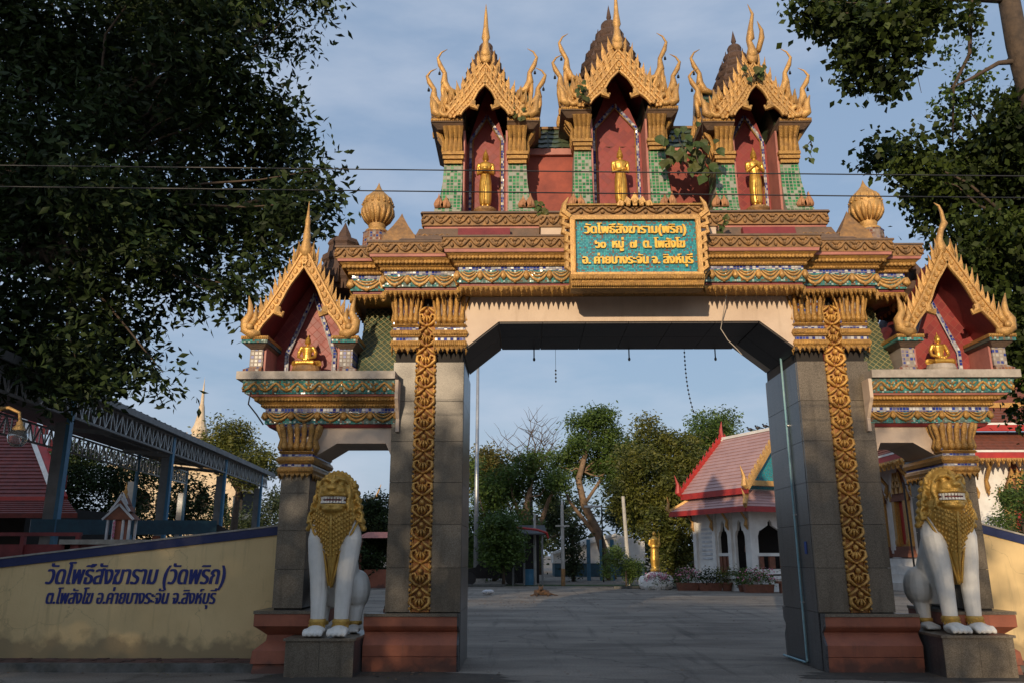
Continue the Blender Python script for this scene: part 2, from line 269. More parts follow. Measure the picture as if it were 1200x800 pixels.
class MB:
    def __init__(s): s.v = []; s.f = []; s.m = []
    def add(s, vs, fs, m=0):
        b = len(s.v); s.v += [tuple(p) for p in vs]; s.f += [tuple(b + i for i in f) for f in fs]; s.m += [m] * len(fs)
    def box(s, x0, x1, y0, y1, z0, z1, m=0):
        s.fr(x0, x1, y0, y1, z0, x0, x1, y0, y1, z1, m)
    def fr(s, x0, x1, y0, y1, z0, X0, X1, Y0, Y1, z1, m=0):
        s.add([(x0, y0, z0), (x1, y0, z0), (x1, y1, z0), (x0, y1, z0), (X0, Y0, z1), (X1, Y0, z1), (X1, Y1, z1), (X0, Y1, z1)],
              [(0, 3, 2, 1), (4, 5, 6, 7), (0, 1, 5, 4), (1, 2, 6, 5), (2, 3, 7, 6), (3, 0, 4, 7)], m)
    def prism(s, p, y0, y1, m=0, ax='y'):
        n = len(p)
        if ax == 'y': a = [(x, y0, z) for x, z in p]; b = [(x, y1, z) for x, z in p]
        elif ax == 'x': a = [(y0, x, z) for x, z in p]; b = [(y1, x, z) for x, z in p]
        else: a = [(x, z, y0) for x, z in p]; b = [(x, z, y1) for x, z in p]
        ar = sum(p[i][0] * p[(i + 1) % n][1] - p[(i + 1) % n][0] * p[i][1] for i in range(n))
        fw = ar > 0
        if ax == 'x': fw = not fw
        if ax == 'z': fw = not fw
        f1 = tuple(range(n)); f2 = tuple(range(2 * n - 1, n - 1, -1))
        fs = [f1 if fw else f1[::-1], f2 if fw else f2[::-1]]
        for i in range(n):
            j = (i + 1) % n; q = (i, n + i, n + j, j); fs.append(q if fw else q[::-1])
        s.add(a + b, fs, m)
    def lathe(s, pr, n=16, c=(0, 0), m=0, rot=0, sy=1):
        vs = []; fs = []
        for r, z in pr:
            for k in range(n):
                a = 2 * math.pi * k / n + rot; vs.append((c[0] + r * math.cos(a), c[1] + r * sy * math.sin(a), z))
        for i in range(len(pr) - 1):
            for k in range(n): fs.append((i * n + k, i * n + (k + 1) % n, (i + 1) * n + (k + 1) % n, (i + 1) * n + k))
        fs.append(tuple(range(n - 1, -1, -1))); fs.append(tuple((len(pr) - 1) * n + k for k in range(n)))
        s.add(vs, fs, m)
    def sq(s, pr, c=(0, 0), m=0, sy=1):       # square-plan lathe: r is the half width
        s.lathe([(r * math.sqrt(2), z) for r, z in pr], 4, c, m, R(45), sy)
    def tube(s, pts, rad, n=6, m=0, fl=1.0):
        P = [Vector(p) for p in pts]; vs = []; fs = []
        if not hasattr(rad, '__len__'): rad = [rad] * len(P)
        up = None
        for i, p in enumerate(P):
            d = (P[min(i + 1, len(P) - 1)] - P[max(i - 1, 0)]).normalized()
            if up is None:
                up = Vector((0, 1, 0)) if abs(d.y) < .9 else Vector((1, 0, 0))
            a = up - d * up.dot(d); a.normalize(); up = a; b = d.cross(a)
            for k in range(n):
                t = 2 * math.pi * k / n; vs.append(p + a * (math.cos(t) * rad[i] * fl) + b * (math.sin(t) * rad[i]))
        for i in range(len(P) - 1):
            for k in range(n): fs.append((i * n + k, (i + 1) * n + k, (i + 1) * n + (k + 1) % n, i * n + (k + 1) % n))
        fs.append(tuple(range(n))); fs.append(tuple((len(P) - 1) * n + k for k in range(n - 1, -1, -1)))
        s.add(vs, fs, m)
    def ball(s, c, r, nu=10, nv=7, m=0, rot=None):
        if not hasattr(r, '__len__'): r = (r, r, r)
        vs = []; fs = []
        for j in range(nv + 1):
            t = math.pi * j / nv
            for k in range(nu):
                a = 2 * math.pi * k / nu; p = Vector((r[0] * math.sin(t) * math.cos(a), r[1] * math.sin(t) * math.sin(a), r[2] * math.cos(t)))
                if rot: p = rot @ p
                vs.append((c[0] + p.x, c[1] + p.y, c[2] + p.z))
        for j in range(nv):
            for k in range(nu): fs.append((j * nu + k, (j + 1) * nu + k, (j + 1) * nu + (k + 1) % nu, j * nu + (k + 1) % nu))
        s.add(vs, fs, m)
    def beam(s, a, b, w, h, m=0):             # rectangular bar from a to b
        a = Vector(a); b = Vector(b); d = (b - a).normalized(); u = Vector((0, 0, 1))
        if abs(d.z) > .95: u = Vector((0, 1, 0))
        x = d.cross(u).normalized(); y = x.cross(d)
        vs = [q + x * (i * w / 2) + y * (j * h / 2) for q in (a, b) for i, j in ((-1, -1), (1, -1), (1, 1), (-1, 1))]
        s.add(vs, [(0, 3, 2, 1), (4, 5, 6, 7), (0, 1, 5, 4), (1, 2, 6, 5), (2, 3, 7, 6), (3, 0, 4, 7)], m)
    def mesh(s, name, mats, smooth=False, org=(0, 0, 0)):
        me = bpy.data.meshes.new(name)
        me.from_pydata([(x - org[0], y - org[1], z - org[2]) for x, y, z in s.v], [], s.f)
        for m in (mats if isinstance(mats, (list, tuple)) else [mats]): me.materials.append(m)
        me.polygons.foreach_set('material_index', s.m)
        if smooth: me.polygons.foreach_set('use_smooth', [True] * len(s.f))
        me.update(); return me
    def build(s, name, mats, parent=None, smooth=False, org=None, label=None, cat=None, group=None, kind=None):
        if org is None:
            xs, ys, zs = zip(*s.v); org = ((min(xs) + max(xs)) / 2, (min(ys) + max(ys)) / 2, min(zs))
        return tag(link(name, s.mesh(name, mats, smooth, org), parent, org), label, cat, group, kind)

def place(me, name, parent, loc, rz=0, sc=(1, 1, 1)): return link(name, me, parent, loc, rz, sc)
def fuse(mb, vox, sm=4):
    """melt overlapping shapes into one continuous skin"""
    me = mb.mesh('tmp', []); me.materials.clear(); o = bpy.data.objects.new('tmp', me); COL.objects.link(o)
    md = o.modifiers.new('r', 'REMESH'); md.mode = 'VOXEL'; md.voxel_size = vox; md.use_smooth_shade = True
    if sm: s2 = o.modifiers.new('s', 'SMOOTH'); s2.iterations = sm; s2.factor = .5
    dg = bpy.context.evaluated_depsgraph_get(); r = bpy.data.meshes.new_from_object(o.evaluated_get(dg))
    bpy.data.objects.remove(o); r.polygons.foreach_set('use_smooth', [True] * len(r.polygons)); return r
def copy_tree(o, parent=None):
    c = o.copy(); COL.objects.link(c); c.parent = parent
    for ch in list(o.children): copy_tree(ch, c)
    return c

def thai(body, size, loc, mat, name, parent, extrude=.004, bold=.0, shear=0, rz=0, width=None, offs=None):
    """lettering as real shallow geometry in the XZ plane, facing -Y; loc = left end of the base line"""
    c = bpy.data.curves.new('t', 'FONT'); c.body = body; c.size = size; c.shear = shear; c.resolution_u = 3
    o = bpy.data.objects.new('t', c); COL.objects.link(o); dg = bpy.context.evaluated_depsgraph_get(); dg.update()
    cu = o.evaluated_get(dg).to_curve(dg); pol = []
    for sp in cu.splines:
        if sp.type == 'BEZIER':
            P = []; b = sp.bezier_points; n = len(b)
            for i in range(n):
                p, q = b[i], b[(i + 1) % n]
                for t in (0, .34, .67):
                    u = 1 - t; P.append(tuple((p.co * u ** 3 + p.handle_right * 3 * u * u * t + q.handle_left * 3 * u * t * t + q.co * t ** 3)[:2]))
        else: P = [tuple(p.co[:2]) for p in sp.points]
        Q = [P[0]]
        for p in P[1:]:
            if abs(p[0] - Q[-1][0]) + abs(p[1] - Q[-1][1]) > size * .004: Q.append(p)
        if len(Q) > 2: pol.append(Q)
    o.to_curve_clear() if hasattr(o, 'to_curve_clear') else None
    bpy.data.objects.remove(o)
    from mathutils.geometry import delaunay_2d_cdt
    xs = [q[0] for p in pol for q in p]; x0 = min(xs); k = (width / (max(xs) - x0)) if width else 1
    V0 = []; E0 = []
    for p in pol:
        b = len(V0); V0 += [Vector(((q[0] - x0) * k, q[1])) for q in p]; E0 += [(b + i, b + (i + 1) % len(p)) for i in range(len(p))]
    vs, es, fs, *_ = delaunay_2d_cdt(V0, E0, [], 0, 1e-5)
    PP = [[((q[0] - x0) * k, q[1]) for q in p] for p in pol]
    bbs = [(min(a for a, _ in p), max(a for a, _ in p), min(c_ for _, c_ in p), max(c_ for _, c_ in p)) for p in PP]
    def wind(x, y):
        w = 0
        for p, bb in zip(PP, bbs):
            if not (bb[0] <= x <= bb[1] and bb[2] <= y <= bb[3]): continue
            for i in range(len(p)):
                a, b = p[i - 1], p[i]
                if (a[1] > y) != (b[1] > y):
                    xi = a[0] + (y - a[1]) * (b[0] - a[0]) / (b[1] - a[1])
                    if xi > x: w += 1 if b[1] > a[1] else -1
        return w
    keep = []
    for f in fs:
        cx = sum(vs[i].x for i in f) / len(f); cy = sum(vs[i].y for i in f) / len(f)
        if wind(cx, cy): keep.append(tuple(f))
    cnt = {}
    for f in keep:
        for i in range(len(f)): cnt[(f[i - 1], f[i])] = 1
    mb = MB()
    for bi, dx in enumerate((0, bold, -bold) if bold else (0,)):
        n = len(vs); y1 = -extrude + bi * .0004
        fr_ = [(v.x + dx, y1, v.y) for v in vs] + [(v.x + dx, 0, v.y) for v in vs]
        F = list(keep) + [(a + n, b + n, b, a) for (a, b) in cnt if (b, a) not in cnt]
        mb.add(fr_, F)
    return link(name, mb.mesh(name, mat), parent, loc, rz)

# ------------------------------------------------------------------ foliage
def shatter(bl, seed, k=6, r=.46, keep=.72):
    rg = random.Random(seed); out = []
    for x, y, z, a, b, c in bl:
        out.append((x, y, z, a * keep, b * keep, c * keep))
        for i in range(k):
            t = rg.uniform(0, 6.283); f = rg.uniform(-1, 1); q = math.sqrt(1 - f * f); d = rg.uniform(.6, .95); s = r * rg.uniform(.6, 1.15)
            out.append((x + a * d * q * math.cos(t), y + b * d * q * math.sin(t), z + c * d * f, a * s, b * s, c * s * .8))
    return out
def leaf_mesh(blobs, n, size, name, mat, droop=.3, seed=1, clump=14, spread=1.0, aspect=.42, shell=.55, org=(0, 0, 0)):
    rg = np.random.default_rng(seed); B = np.array(blobs, float)            # x, y, z, rx, ry, rz
    vol = (B[:, 3] * B[:, 4] * B[:, 5]) ** .75; pick = rg.choice(len(B), size=max(1, n // clump), p=vol / vol.sum())
    d = rg.normal(size=(len(pick), 3)); d /= np.linalg.norm(d, axis=1)[:, None]
    rr = shell + (1.08 - shell) * rg.random(len(pick)) ** .7; low = rg.random(len(pick)) < .18; rr[low] *= rg.random(low.sum())
    cc = B[pick, :3] + d * rr[:, None] * B[pick, 3:6]
    C = np.repeat(cc, clump, 0); N_ = len(C)
    C = C + rg.normal(size=(N_, 3)) * size * 1.15 * spread * np.array([1, 1, .8])
    dr = rg.normal(size=(N_, 3)); dr[:, 2] = dr[:, 2] * .6 - droop; dr /= np.linalg.norm(dr, axis=1)[:, None]
    q = rg.normal(size=(N_, 3)); sd = np.cross(dr, q); sd /= np.linalg.norm(sd, axis=1)[:, None]; nn = np.cross(dr, sd)
    s = size * (.6 + .7 * rg.random(N_))[:, None]
    V = np.empty((N_, 4, 3)); V[:, 0] = C; V[:, 1] = C + dr * s * .45 + sd * s * aspect * .5 + nn * s * .08
    V[:, 2] = C + dr * s; V[:, 3] = C + dr * s * .45 - sd * s * aspect * .5 + nn * s * .08
    V = V.reshape(-1, 3) - np.array(org); i = np.arange(N_) * 4
    F = np.stack([i, i + 1, i + 2, i, i + 2, i + 3], 1).reshape(-1)
    me = bpy.data.meshes.new(name); me.vertices.add(len(V)); me.vertices.foreach_set('co', V.reshape(-1).astype(np.float32))
    me.loops.add(len(F)); me.loops.foreach_set('vertex_index', F.astype(np.int32)); nf = N_ * 2
    me.polygons.add(nf); me.polygons.foreach_set('loop_start', (np.arange(nf) * 3).astype(np.int32))
    me.materials.append(mat); me.update(calc_edges=True); me.validate(); return me
def wig(a, b, n, k, rg):
    P = []
    for i in range(n + 1):
        t = i / n; P.append(tuple(a[j] + (b[j] - a[j]) * t + (rg.uniform(-k, k) if 0 < i < n else 0) for j in range(3)))
    return P
def tree(name, base, label, trunk, limbs, blobs, n, size, leafm, bark=None, seed=1, group=None, cat='tree', droop=.3, clump=14, shell=.55, spread=1.0, aspect=.42):
    """trunk / limbs: lists of (points, radii)"""
    rg = random.Random(seed); t = empty(name, base, label, cat, group)
    m = MB(); m.tube(*trunk, n=9); m.build('trunk', bark or BARK, t, smooth=True)
    if limbs:
        m = MB()
        for pts, rad in limbs: m.tube(pts, rad, n=6)
        m.build('limbs', bark or BARK, t, smooth=True)
    if blobs:
        me = leaf_mesh(blobs, n, size, 'crown', leafm, droop, seed, clump, spread, aspect, shell, base)
        o = link('crown', me, t, base); o['kind'] = 'stuff'
    return t
# ================================================================== SETTING: ground
g = MB(); g.add([(-900, -300, 0), (900, -300, 0), (900, 1500, 0), (-900, 1500, 0)], [(0, 1, 2, 3)]); g.build('ground', ASPH, None, kind='structure', org=(0, 0, 0))

# ================================================================== THE GATE
XC = 1.69
def arc2(cx, cz, r, a0, a1, n, y=0, rz=None): return [(cx + r * math.cos(R(a0 + (a1 - a0) * i / n)), y, cz + (rz or r) * math.sin(R(a0 + (a1 - a0) * i / n))) for i in range(n + 1)]

def u_swag():                      # garland between two tassels, one unit 1 wide (origin: top centre)
    m = MB(); n = 10
    for r, dep, th in ((.45, .66, .10), (.34, .36, .075), (.24, .15, .05)):
        P = [(-r + 2 * r * i / n, -.03, -dep * math.sin(math.pi * i / n) * (.9) - .06) for i in range(n + 1)]
        m.tube(P, [th * (.35 + .75 * math.sin(math.pi * i / n)) for i in range(n + 1)], 5)
    m.ball((0, -.05, -.72), (.07, .06, .08), 6, 4)
    for s in (-1, 1): m.tube([(s * .5, -.03, -.05), (s * .5, -.07, -.2), (s * .49, -.08, -.42), (s * .5, -.03, -.62)], [.07, .09, .14, .03], 5); m.ball((s * .47, -.05, -.12), .08, 6, 4)
    return m
def u_tooth():                     # hanging leaf drop, 1 wide with a smaller one beside it
    m = MB()
    for x, s in ((-.25, 1), (.25, .68)):
        m.prism([(x - .24 * (1 if s == 1 else .9), 0), (x - .22, -.25 * s), (x - .10, -.5 * s), (x, -1.0 * s), (x + .10, -.5 * s), (x + .22, -.25 * s), (x + .24, 0)], -.10, .05)
        m.ball((x, -.1, -.38 * s), (.11, .12, .22 * s), 6, 4)
    return m
def u_zig():                       # leafy zigzag of the crown band; 1 wide, 0..1 tall
    m = MB()
    m.tube([(-.5, -.02, .12), (-.3, -.08, .35), (-.12, -.1, .72), (0, -.12, .86), (.12, -.1, .72), (.3, -.08, .35), (.5, -.02, .12)], [.09, .10, .09, .11, .09, .10, .09], 5)
    m.tube([(-.46, -.03, .62), (-.38, -.07, .85), (-.25, -.05, .9), (-.22, -.04, .74)], [.08, .07, .05, .03], 5)
    m.tube([(.46, -.03, .62), (.38, -.07, .85), (.25, -.05, .9), (.22, -.04, .74)], [.08, .07, .05, .03], 5)
    m.ball((0, -.08, .3), (.10, .12, .24), 6, 5); m.ball((.5, -.06, .42), (.07, .1, .17), 6, 4)
    return m
def u_rope():                      # row of slanted beads, 1 long x 1 high
    m = MB()
    for i in range(4):
        x = -.375 + i * .25; m.ball((x, -.1, .5), (.15, .3, .48), 6, 4)
    return m
def u_flame(lean=0.0, w=1.0):      # kranok flame tongue: 1 tall
    m = MB(); k = lean
    P = [(-.22 * w, 0), (-.27 * w, .22), (-.20 * w + k * .2, .45), (-.05 + k * .5, .70), (k, 1.0), (.10 + k * .55, .68), (.20 * w + k * .25, .42), (.25 * w, .18), (.22 * w, 0)]
    m.prism(P, -.10, .10)
    m.tube([(0, -.11, .08), (.02 + k * .3, -.13, .4), (k * .8, -.06, .8)], [.09, .075, .02], 5); return m
def u_scroll():                    # one face-like scroll of the long relief strip, 1 wide x 1.25 tall
    m = MB()
    for s in (-1, 1):
        m.tube([(s * .04, -.04, .05), (s * .22, -.1, .16), (s * .42, -.1, .40), (s * .40, -.08, .66), (s * .22, -.10, .72), (s * .16, -.09, .56), (s * .27, -.08, .47)], [.06, .08, .09, .08, .07, .06, .04], 5)
        m.tube([(s * .45, -.03, .78), (s * .30, -.1, .92), (s * .12, -.1, 1.1), (s * .03, -.04, 1.22)], [.07, .08, .07, .03], 5)
        m.tube([(s * .10, -.05, .25), (s * .16, -.12, .42), (s * .06, -.12, .62)], [.05, .06, .04], 5)
        m.ball((s * .42, -.06, .12), (.08, .09, .08), 6, 4); m.ball((s * .45, -.05, 1.05), (.06, .08, .12), 6, 4)
    m.ball((0, -.12, .84), (.11, .14, .16), 7, 5); m.ball((0, -.1, .45), (.06, .1, .22), 6, 4); m.ball((0, -.1, .05), (.1, .08, .06), 6, 4)
    return m
U = {k: f().mesh(k, mt, True) for k, f, mt in (('swag', u_swag, GOLDP), ('drop_tooth', u_tooth, GOLD), ('crown_scroll', u_zig, GOLDW), ('bead_row', u_rope, GOLD), ('relief_scroll', u_scroll, GOLDR))}
U['crown_scroll_bright'] = u_zig().mesh('crown_scroll', GOLD, True)
U['swag_gold'] = u_swag().mesh('swag', GOLD, True)
U['flame'] = u_flame(-.10).mesh('flame', GOLDP, True); U['flame_m'] = u_flame(.10).mesh('flame', GOLDP, True); U['flame_t'] = u_flame(0, 1.2).mesh('foot_flame', TERO, True); U['flame_s'] = u_flame(0).mesh('flame', GOLDP, True)

def row(key, name, par, a, b, z, pitch, h, dep, rz=0):
    """repeat a unit from a to b (xy points of the front line)"""
    Lg = math.hypot(b[0] - a[0], b[1] - a[1]); n = max(1, round(Lg / pitch)); w = Lg / n
    for i in range(n):
        t = (i + .5) / n; place(U[key], name, par, (a[0] + (b[0] - a[0]) * t, a[1] + (b[1] - a[1]) * t, z), rz, (w, dep, h))
def run(key, name, par, x0, x1, yf, side, z, pitch, h, dep):
    """units along the front and, for 'side' metres, along both ends"""
    row(key, name, par, (x0, yf), (x1, yf), z, pitch, h, dep)
    if side > .12:
        row(key, name, par, (x0, yf + side), (x0, yf), z, pitch, h, dep, -R(90)); row(key, name, par, (x1, yf), (x1, yf + side), z, pitch, h, dep, R(90))

gate = empty('temple_gate', (XC, 13.17, 0), 'tall ornate Thai temple gate with gilded cornices, three niche towers and granite piers', 'gate')
PF, PB = 12.35, 14.0
# --- piers
for s in (-1, 1):
    X = lambda h: XC + s * h
    def rng(a, b): return (min(X(a), X(b)), max(X(a), X(b)))
    m = MB(); x0, x1 = rng(2.615, 3.67); m.box(x0, x1, PF + .06, PB - .03, 0, 5.6)
    pier = m.build('pier', DARK, gate)
    zj = [.80 + .62 * i for i in range(7)]
    for a, b in ((2.595, 3.03), (3.345, 3.69)):
        for i in range(6):
            q = MB(); x0, x1 = rng(a, b); q.box(x0, x1, PF, PF + .058, zj[i] + .003, zj[i + 1] - .003); q.build('granite_panel', GR, pier)
            q = MB(); q.box(x0, x1, PB - .028, PB + .02, zj[i] + .003, zj[i + 1] - .003); q.build('granite_panel', GR, pier)
    for j, (ya, yb) in enumerate(((PF + .062, PF + .80), (PF + .806, PB - .03))):    # inner reveal
        for i in range(-1, 6):
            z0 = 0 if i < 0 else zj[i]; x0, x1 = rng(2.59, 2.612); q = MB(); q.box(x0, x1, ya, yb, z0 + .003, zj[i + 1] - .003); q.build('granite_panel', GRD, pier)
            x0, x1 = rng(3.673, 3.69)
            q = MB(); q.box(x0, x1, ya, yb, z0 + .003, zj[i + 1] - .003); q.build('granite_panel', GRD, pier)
    # relief strip between the two pilasters
    x0, x1 = rng(3.05, 3.325); q = MB(); q.box(x0, x1, PF + .015, PF + .056, .80, 5.42); st = q.build('relief_strip', RELF, pier)
    for xx in (x0 + .012, x1 - .012): q = MB(); q.tube([(xx, PF + .005, .80), (xx, PF + .005, 5.42)], .014, 5); q.build('strip_edge', GOLD, pier)
    for i in range(14): place(U['relief_scroll'], 'relief_scroll', pier, ((x0 + x1) / 2, PF + .016, .82 + i * .328), 0, (.335, .50, .275))
    x0, x1 = rng(3.027, 3.047) if s > 0 else rng(3.327, 3.343)
    x0, x1 = rng(3.327, 3.343); q = MB(); q.box(x0, x1, PF + .02, PF + .056, .80, 5.35); q.build('mosaic_border', BLUEM, pier)
    q = MB(); x0, x1 = rng(3.032, 3.048); q.box(x0, x1, PF + .02, PF + .056, .80, 5.35); q.build('mosaic_border', DRED, pier)
    # plinth: terracotta mouldings with a granite top, front and back; the opening side is cut off flush in granite
    prof = [(0, 0), (-.02, .20), (.0, .205), (-.02, .21), (-.03, .36), (.03, .44), (.05, .47), (.07, .50), (.07, .53), (.02, .56), (-.02, .60), (-.03, .62), (-.03, .745)]
    xa, xb = rng(2.63, 3.97)
    for f, y in ((1, PF - .075), (-1, PB + .06)):
        P = [(y + f * a, z) for a, z in prof] + [(y + f * .12, .745), (y + f * .12, 0)]
        q = MB(); q.prism(P, xa, xb, ax='x'); q.build('plinth', TERR, pier)
        q = MB(); lo, hi = sorted((y - f * .045, y + f * (.075 if f > 0 else .06))); q.box(xa - (.0 if s > 0 else .0), xb, lo, hi, .748, .79); q.build('plinth_slab', SLAB if False else GR, pier)
        P2 = [(y + f * (a - .004), z) for a, z in prof] + [(y + f * (-.05), .745), (y + f * (-.05), .79), (y + f * .075, .79), (y + f * .12, 0)]
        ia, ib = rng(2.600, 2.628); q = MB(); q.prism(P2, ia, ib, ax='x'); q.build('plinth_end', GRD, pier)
    # pipe on the reveal of the right pier
pip = empty('water_pipe', (XC + 2.56, 13.05, 0), 'pale blue water pipe running down the inner granite face of the right pier', 'pipe')
q = MB(); xi = XC + 2.565
q.tube([(xi, 13.0, 5.0), (xi, 13.0, 2.4), (xi, 12.98, .07), (xi - .01, 13.02, .05), (xi - .03, 13.5, .05), (xi - .05, 13.95, .05)], .017, 6); q.build('pipe_run', LBLUE, pip, smooth=True)
for z in (.9, 2.2, 3.6): q = MB(); q.box(xi - .006, xi + .025, 12.95, 13.05, z, z + .02); q.build('pipe_clip', SILV, pip)
q = MB(); q.box(XC + 2.575, XC + 2.588, 12.62, 12.70, 1.62, 1.80); q.build('small_sticker', CLOTH, gate)

# --- capitals of the pilasters
def capital(par, x0, x1, yf, yb, z0, z1, flare=.045, n=5, sides=(1, 1), low=True):
    """drop petals, two cushions with blue mosaic between, fluted bell; returns nothing"""
    H = z1 - z0; cx, cy = (x0 + x1) / 2, (yf + yb) / 2; w, d = (x1 - x0) / 2, (yb - yf) / 2
    m = MB(); m.box(x0 - .01, x1 + .01, yf - .01, yb, z0 + .10 * H, z1); core = m.build('capital', REDS, par)
    lev = [(.12, .24, .03), (.30, .42, .04), (.47, .52, .02)]
    for i, (a, b, o) in enumerate(lev):
        za, zb = z0 + a * H, z0 + b * H; m = MB(); mm = (za + zb) / 2
        m.fr(x0 - o, x1 + o, yf - o, yb + o * .5, za, x0 - o - .025, x1 + o + .025, yf - o - .025, yb + o * .5, mm); m.fr(x0 - o - .025, x1 + o + .025, yf - o - .025, yb + o * .5, mm, x0 - o, x1 + o, yf - o, yb + o * .5, zb)
        m.build('cushion', GOLD, par)
        q = MB(); q.box(x0 - .018, x1 + .018, yf - .018, yb, zb + .002, zb + .045 * H); q.build('blue_band', BLUEM, par)
        row('bead_row', 'bead_row', par, (x0 - o, yf - o - .02), (x1 + o, yf - o - .02), za + .02 * H, .11, (zb - za) * .7, .05)
    def face(a, b, rz):
        Lg = math.hypot(b[0] - a[0], b[1] - a[1]); k = max(2, round(Lg / ((x1 - x0) / n))); dx, dy = (b[0] - a[0]) / Lg, (b[1] - a[1]) / Lg; nx, ny = dy, -dx
        m = MB(); md = MB()
        for i in range(k):
            t = (i + .5) / k; px_, py_ = a[0] + (b[0] - a[0]) * t, a[1] + (b[1] - a[1]) * t; e = (t - .5) * 2 * flare
            pts = [(px_, py_, z0 + .52 * H), (px_ + nx * .035 + dx * e * .2, py_ + ny * .035 + dy * e * .2, z0 + .60 * H), (px_ + nx * .02 + dx * e * .4, py_ + ny * .02 + dy * e * .4, z0 + .74 * H), (px_ + nx * (.03 + flare * .5) + dx * e * .8, py_ + ny * (.03 + flare * .5) + dy * e * .8, z0 + .9 * H), (px_ + nx * (.04 + flare) + dx * e, py_ + ny * (.04 + flare) + dy * e, z0 + 1.0 * H)]
            r = Lg / k * .53; m.tube(pts, [r * 1.0, r * 1.15, r * .75, r * .95, r * .55], 6, fl=.8)
            m.ball((pts[1][0], pts[1][1], pts[1][2]), (r * 1.1, r * 1.1, r * 1.3), 6, 4)
        m.build('flute', GOLD, par, smooth=True)
        row('drop_tooth', 'drop_tooth', par, (a[0] + nx * .03, a[1] + ny * .03), (b[0] + nx * .03, b[1] + ny * .03), z0 + .13 * H, .15, .13 * H, .12, rz)
    face((x0, yf), (x1, yf), 0)
    if sides[0]: face((x0, yb), (x0, yf), -R(90))
    if sides[1]: face((x1, yf), (x1, yb), R(90))
    return core
for s in (-1, 1):
    for a, b in ((2.575, 3.05), (3.31, 3.715)):
        x0, x1 = sorted((XC + s * a, XC + s * b)); e = MB(); e.box(x0 + .02, x1 - .02, PF - .02, PF + .05, 4.7, 5.5); cp = e.build('pilaster_head', REDS, gate)
        capital(cp, x0 + .02, x1 - .02, PF - .06, PF + .04, 4.62, 5.56, n=5)

# --- beam with chamfered ends, granite-dark soffit panels
m = MB(); P = [(XC - 2.612, 4.70), (XC - 2.05, 5.155), (XC + 2.05, 5.155), (XC + 2.612, 4.70), (XC + 2.612, 5.9), (XC - 2.612, 5.9)]
m.prism(P[::1], PF - .06, PB); beam = m.build('beam', CREAM, gate)
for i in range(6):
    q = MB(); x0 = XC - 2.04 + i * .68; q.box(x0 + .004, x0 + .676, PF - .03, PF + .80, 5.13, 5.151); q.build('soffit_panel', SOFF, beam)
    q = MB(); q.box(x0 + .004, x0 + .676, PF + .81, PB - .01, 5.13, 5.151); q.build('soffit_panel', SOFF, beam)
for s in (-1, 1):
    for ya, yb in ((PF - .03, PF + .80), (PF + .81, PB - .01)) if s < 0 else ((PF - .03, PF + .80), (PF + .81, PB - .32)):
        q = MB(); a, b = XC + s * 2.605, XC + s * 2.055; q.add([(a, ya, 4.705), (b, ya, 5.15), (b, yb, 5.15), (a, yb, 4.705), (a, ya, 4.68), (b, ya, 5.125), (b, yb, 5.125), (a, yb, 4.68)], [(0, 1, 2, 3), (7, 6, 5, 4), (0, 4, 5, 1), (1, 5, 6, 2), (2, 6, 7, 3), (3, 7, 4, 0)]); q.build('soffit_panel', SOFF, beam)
# --- stepped cornice
SEC = ((2.90, 11.68), (4.09, 11.88), (4.64, 12.08))
cor = empty('cornice', (XC, 12.9, 5.5), parent=gate)
ctr = 13.17
def ring(hx, yf, z0, z1, o0, o1, mt, name, par=cor):
    m = MB(); yb = 2 * ctr - yf
    m.fr(XC - hx + o0, XC + hx - o0, yf + o0, yb - o0, z0, XC - hx + o1, XC + hx - o1, yf + o1, yb - o1, z1); return m.build(name, mt, par)
for i, (h, y) in enumerate(SEC):
    e = i * .004
    ring(h, y, 6.155, 6.335 - e, .012, .0, GOLDW, 'crown_band'); ring(h + .02, y - .02, 6.337 - e, 6.365 - e, 0, 0, BTILE, 'crown_cap')
    ring(h, y, 6.105 + e, 6.152, .03, .02, PINK, 'fillet')
    ring(h, y, 5.985 + e, 6.103, .16, .05, GOLD, 'cove'); ring(h, y, 5.93 + e, 5.983, .19, .175, GOLD, 'rope_band')
    ring(h, y, 5.87 + e, 5.928, .225, .225, BLUEM, 'blue_band'); ring(h, y, 5.665 + e, 5.868, .215, .215, TEAL, 'mosaic_frieze')
    ring(h, y, 5.625 + e, 5.663, .25, .25, DRED, 'red_band'); ring(h, y, 5.56 + e, 5.623, .24, .24, GOLD, 'drip_band')
    side = .26 if i < 2 else 2.2
    x0, x1 = XC - h, XC + h
    def skip(o, z, key, nm, pitch, hh, dep):
        if i == 0: run(key, nm, cor, x0 + o, x1 - o, y + o, side, z, pitch, hh, dep)
        else:
            pv = SEC[i - 1][0]
            row(key, nm, cor, (x0 + o, y + o), (XC - pv + o - .02, y + o), z, pitch, hh, dep); row(key, nm, cor, (XC + pv - o + .02, y + o), (x1 - o, y + o), z, pitch, hh, dep)
            row(key, nm, cor, (x0 + o, y + side), (x0 + o, y + o), z, pitch, hh, dep, -R(90)); row(key, nm, cor, (x1 - o, y + o), (x1 - o, y + side), z, pitch, hh, dep, R(90))
    skip(.005, 6.16, 'crown_scroll', 'crown_scroll', .27, .17, .22)
    skip(.215, 5.865, 'swag', 'swag', .37, .255, .34)
    skip(.235, 5.60, 'drop_tooth', 'drop_tooth', .155, .165, .26)
    skip(.185, 5.932, 'bead_row', 'bead_row', .16, .05, .06)
    skip(.10, 6.01, 'bead_row', 'bead_row', .22, .07, .06)
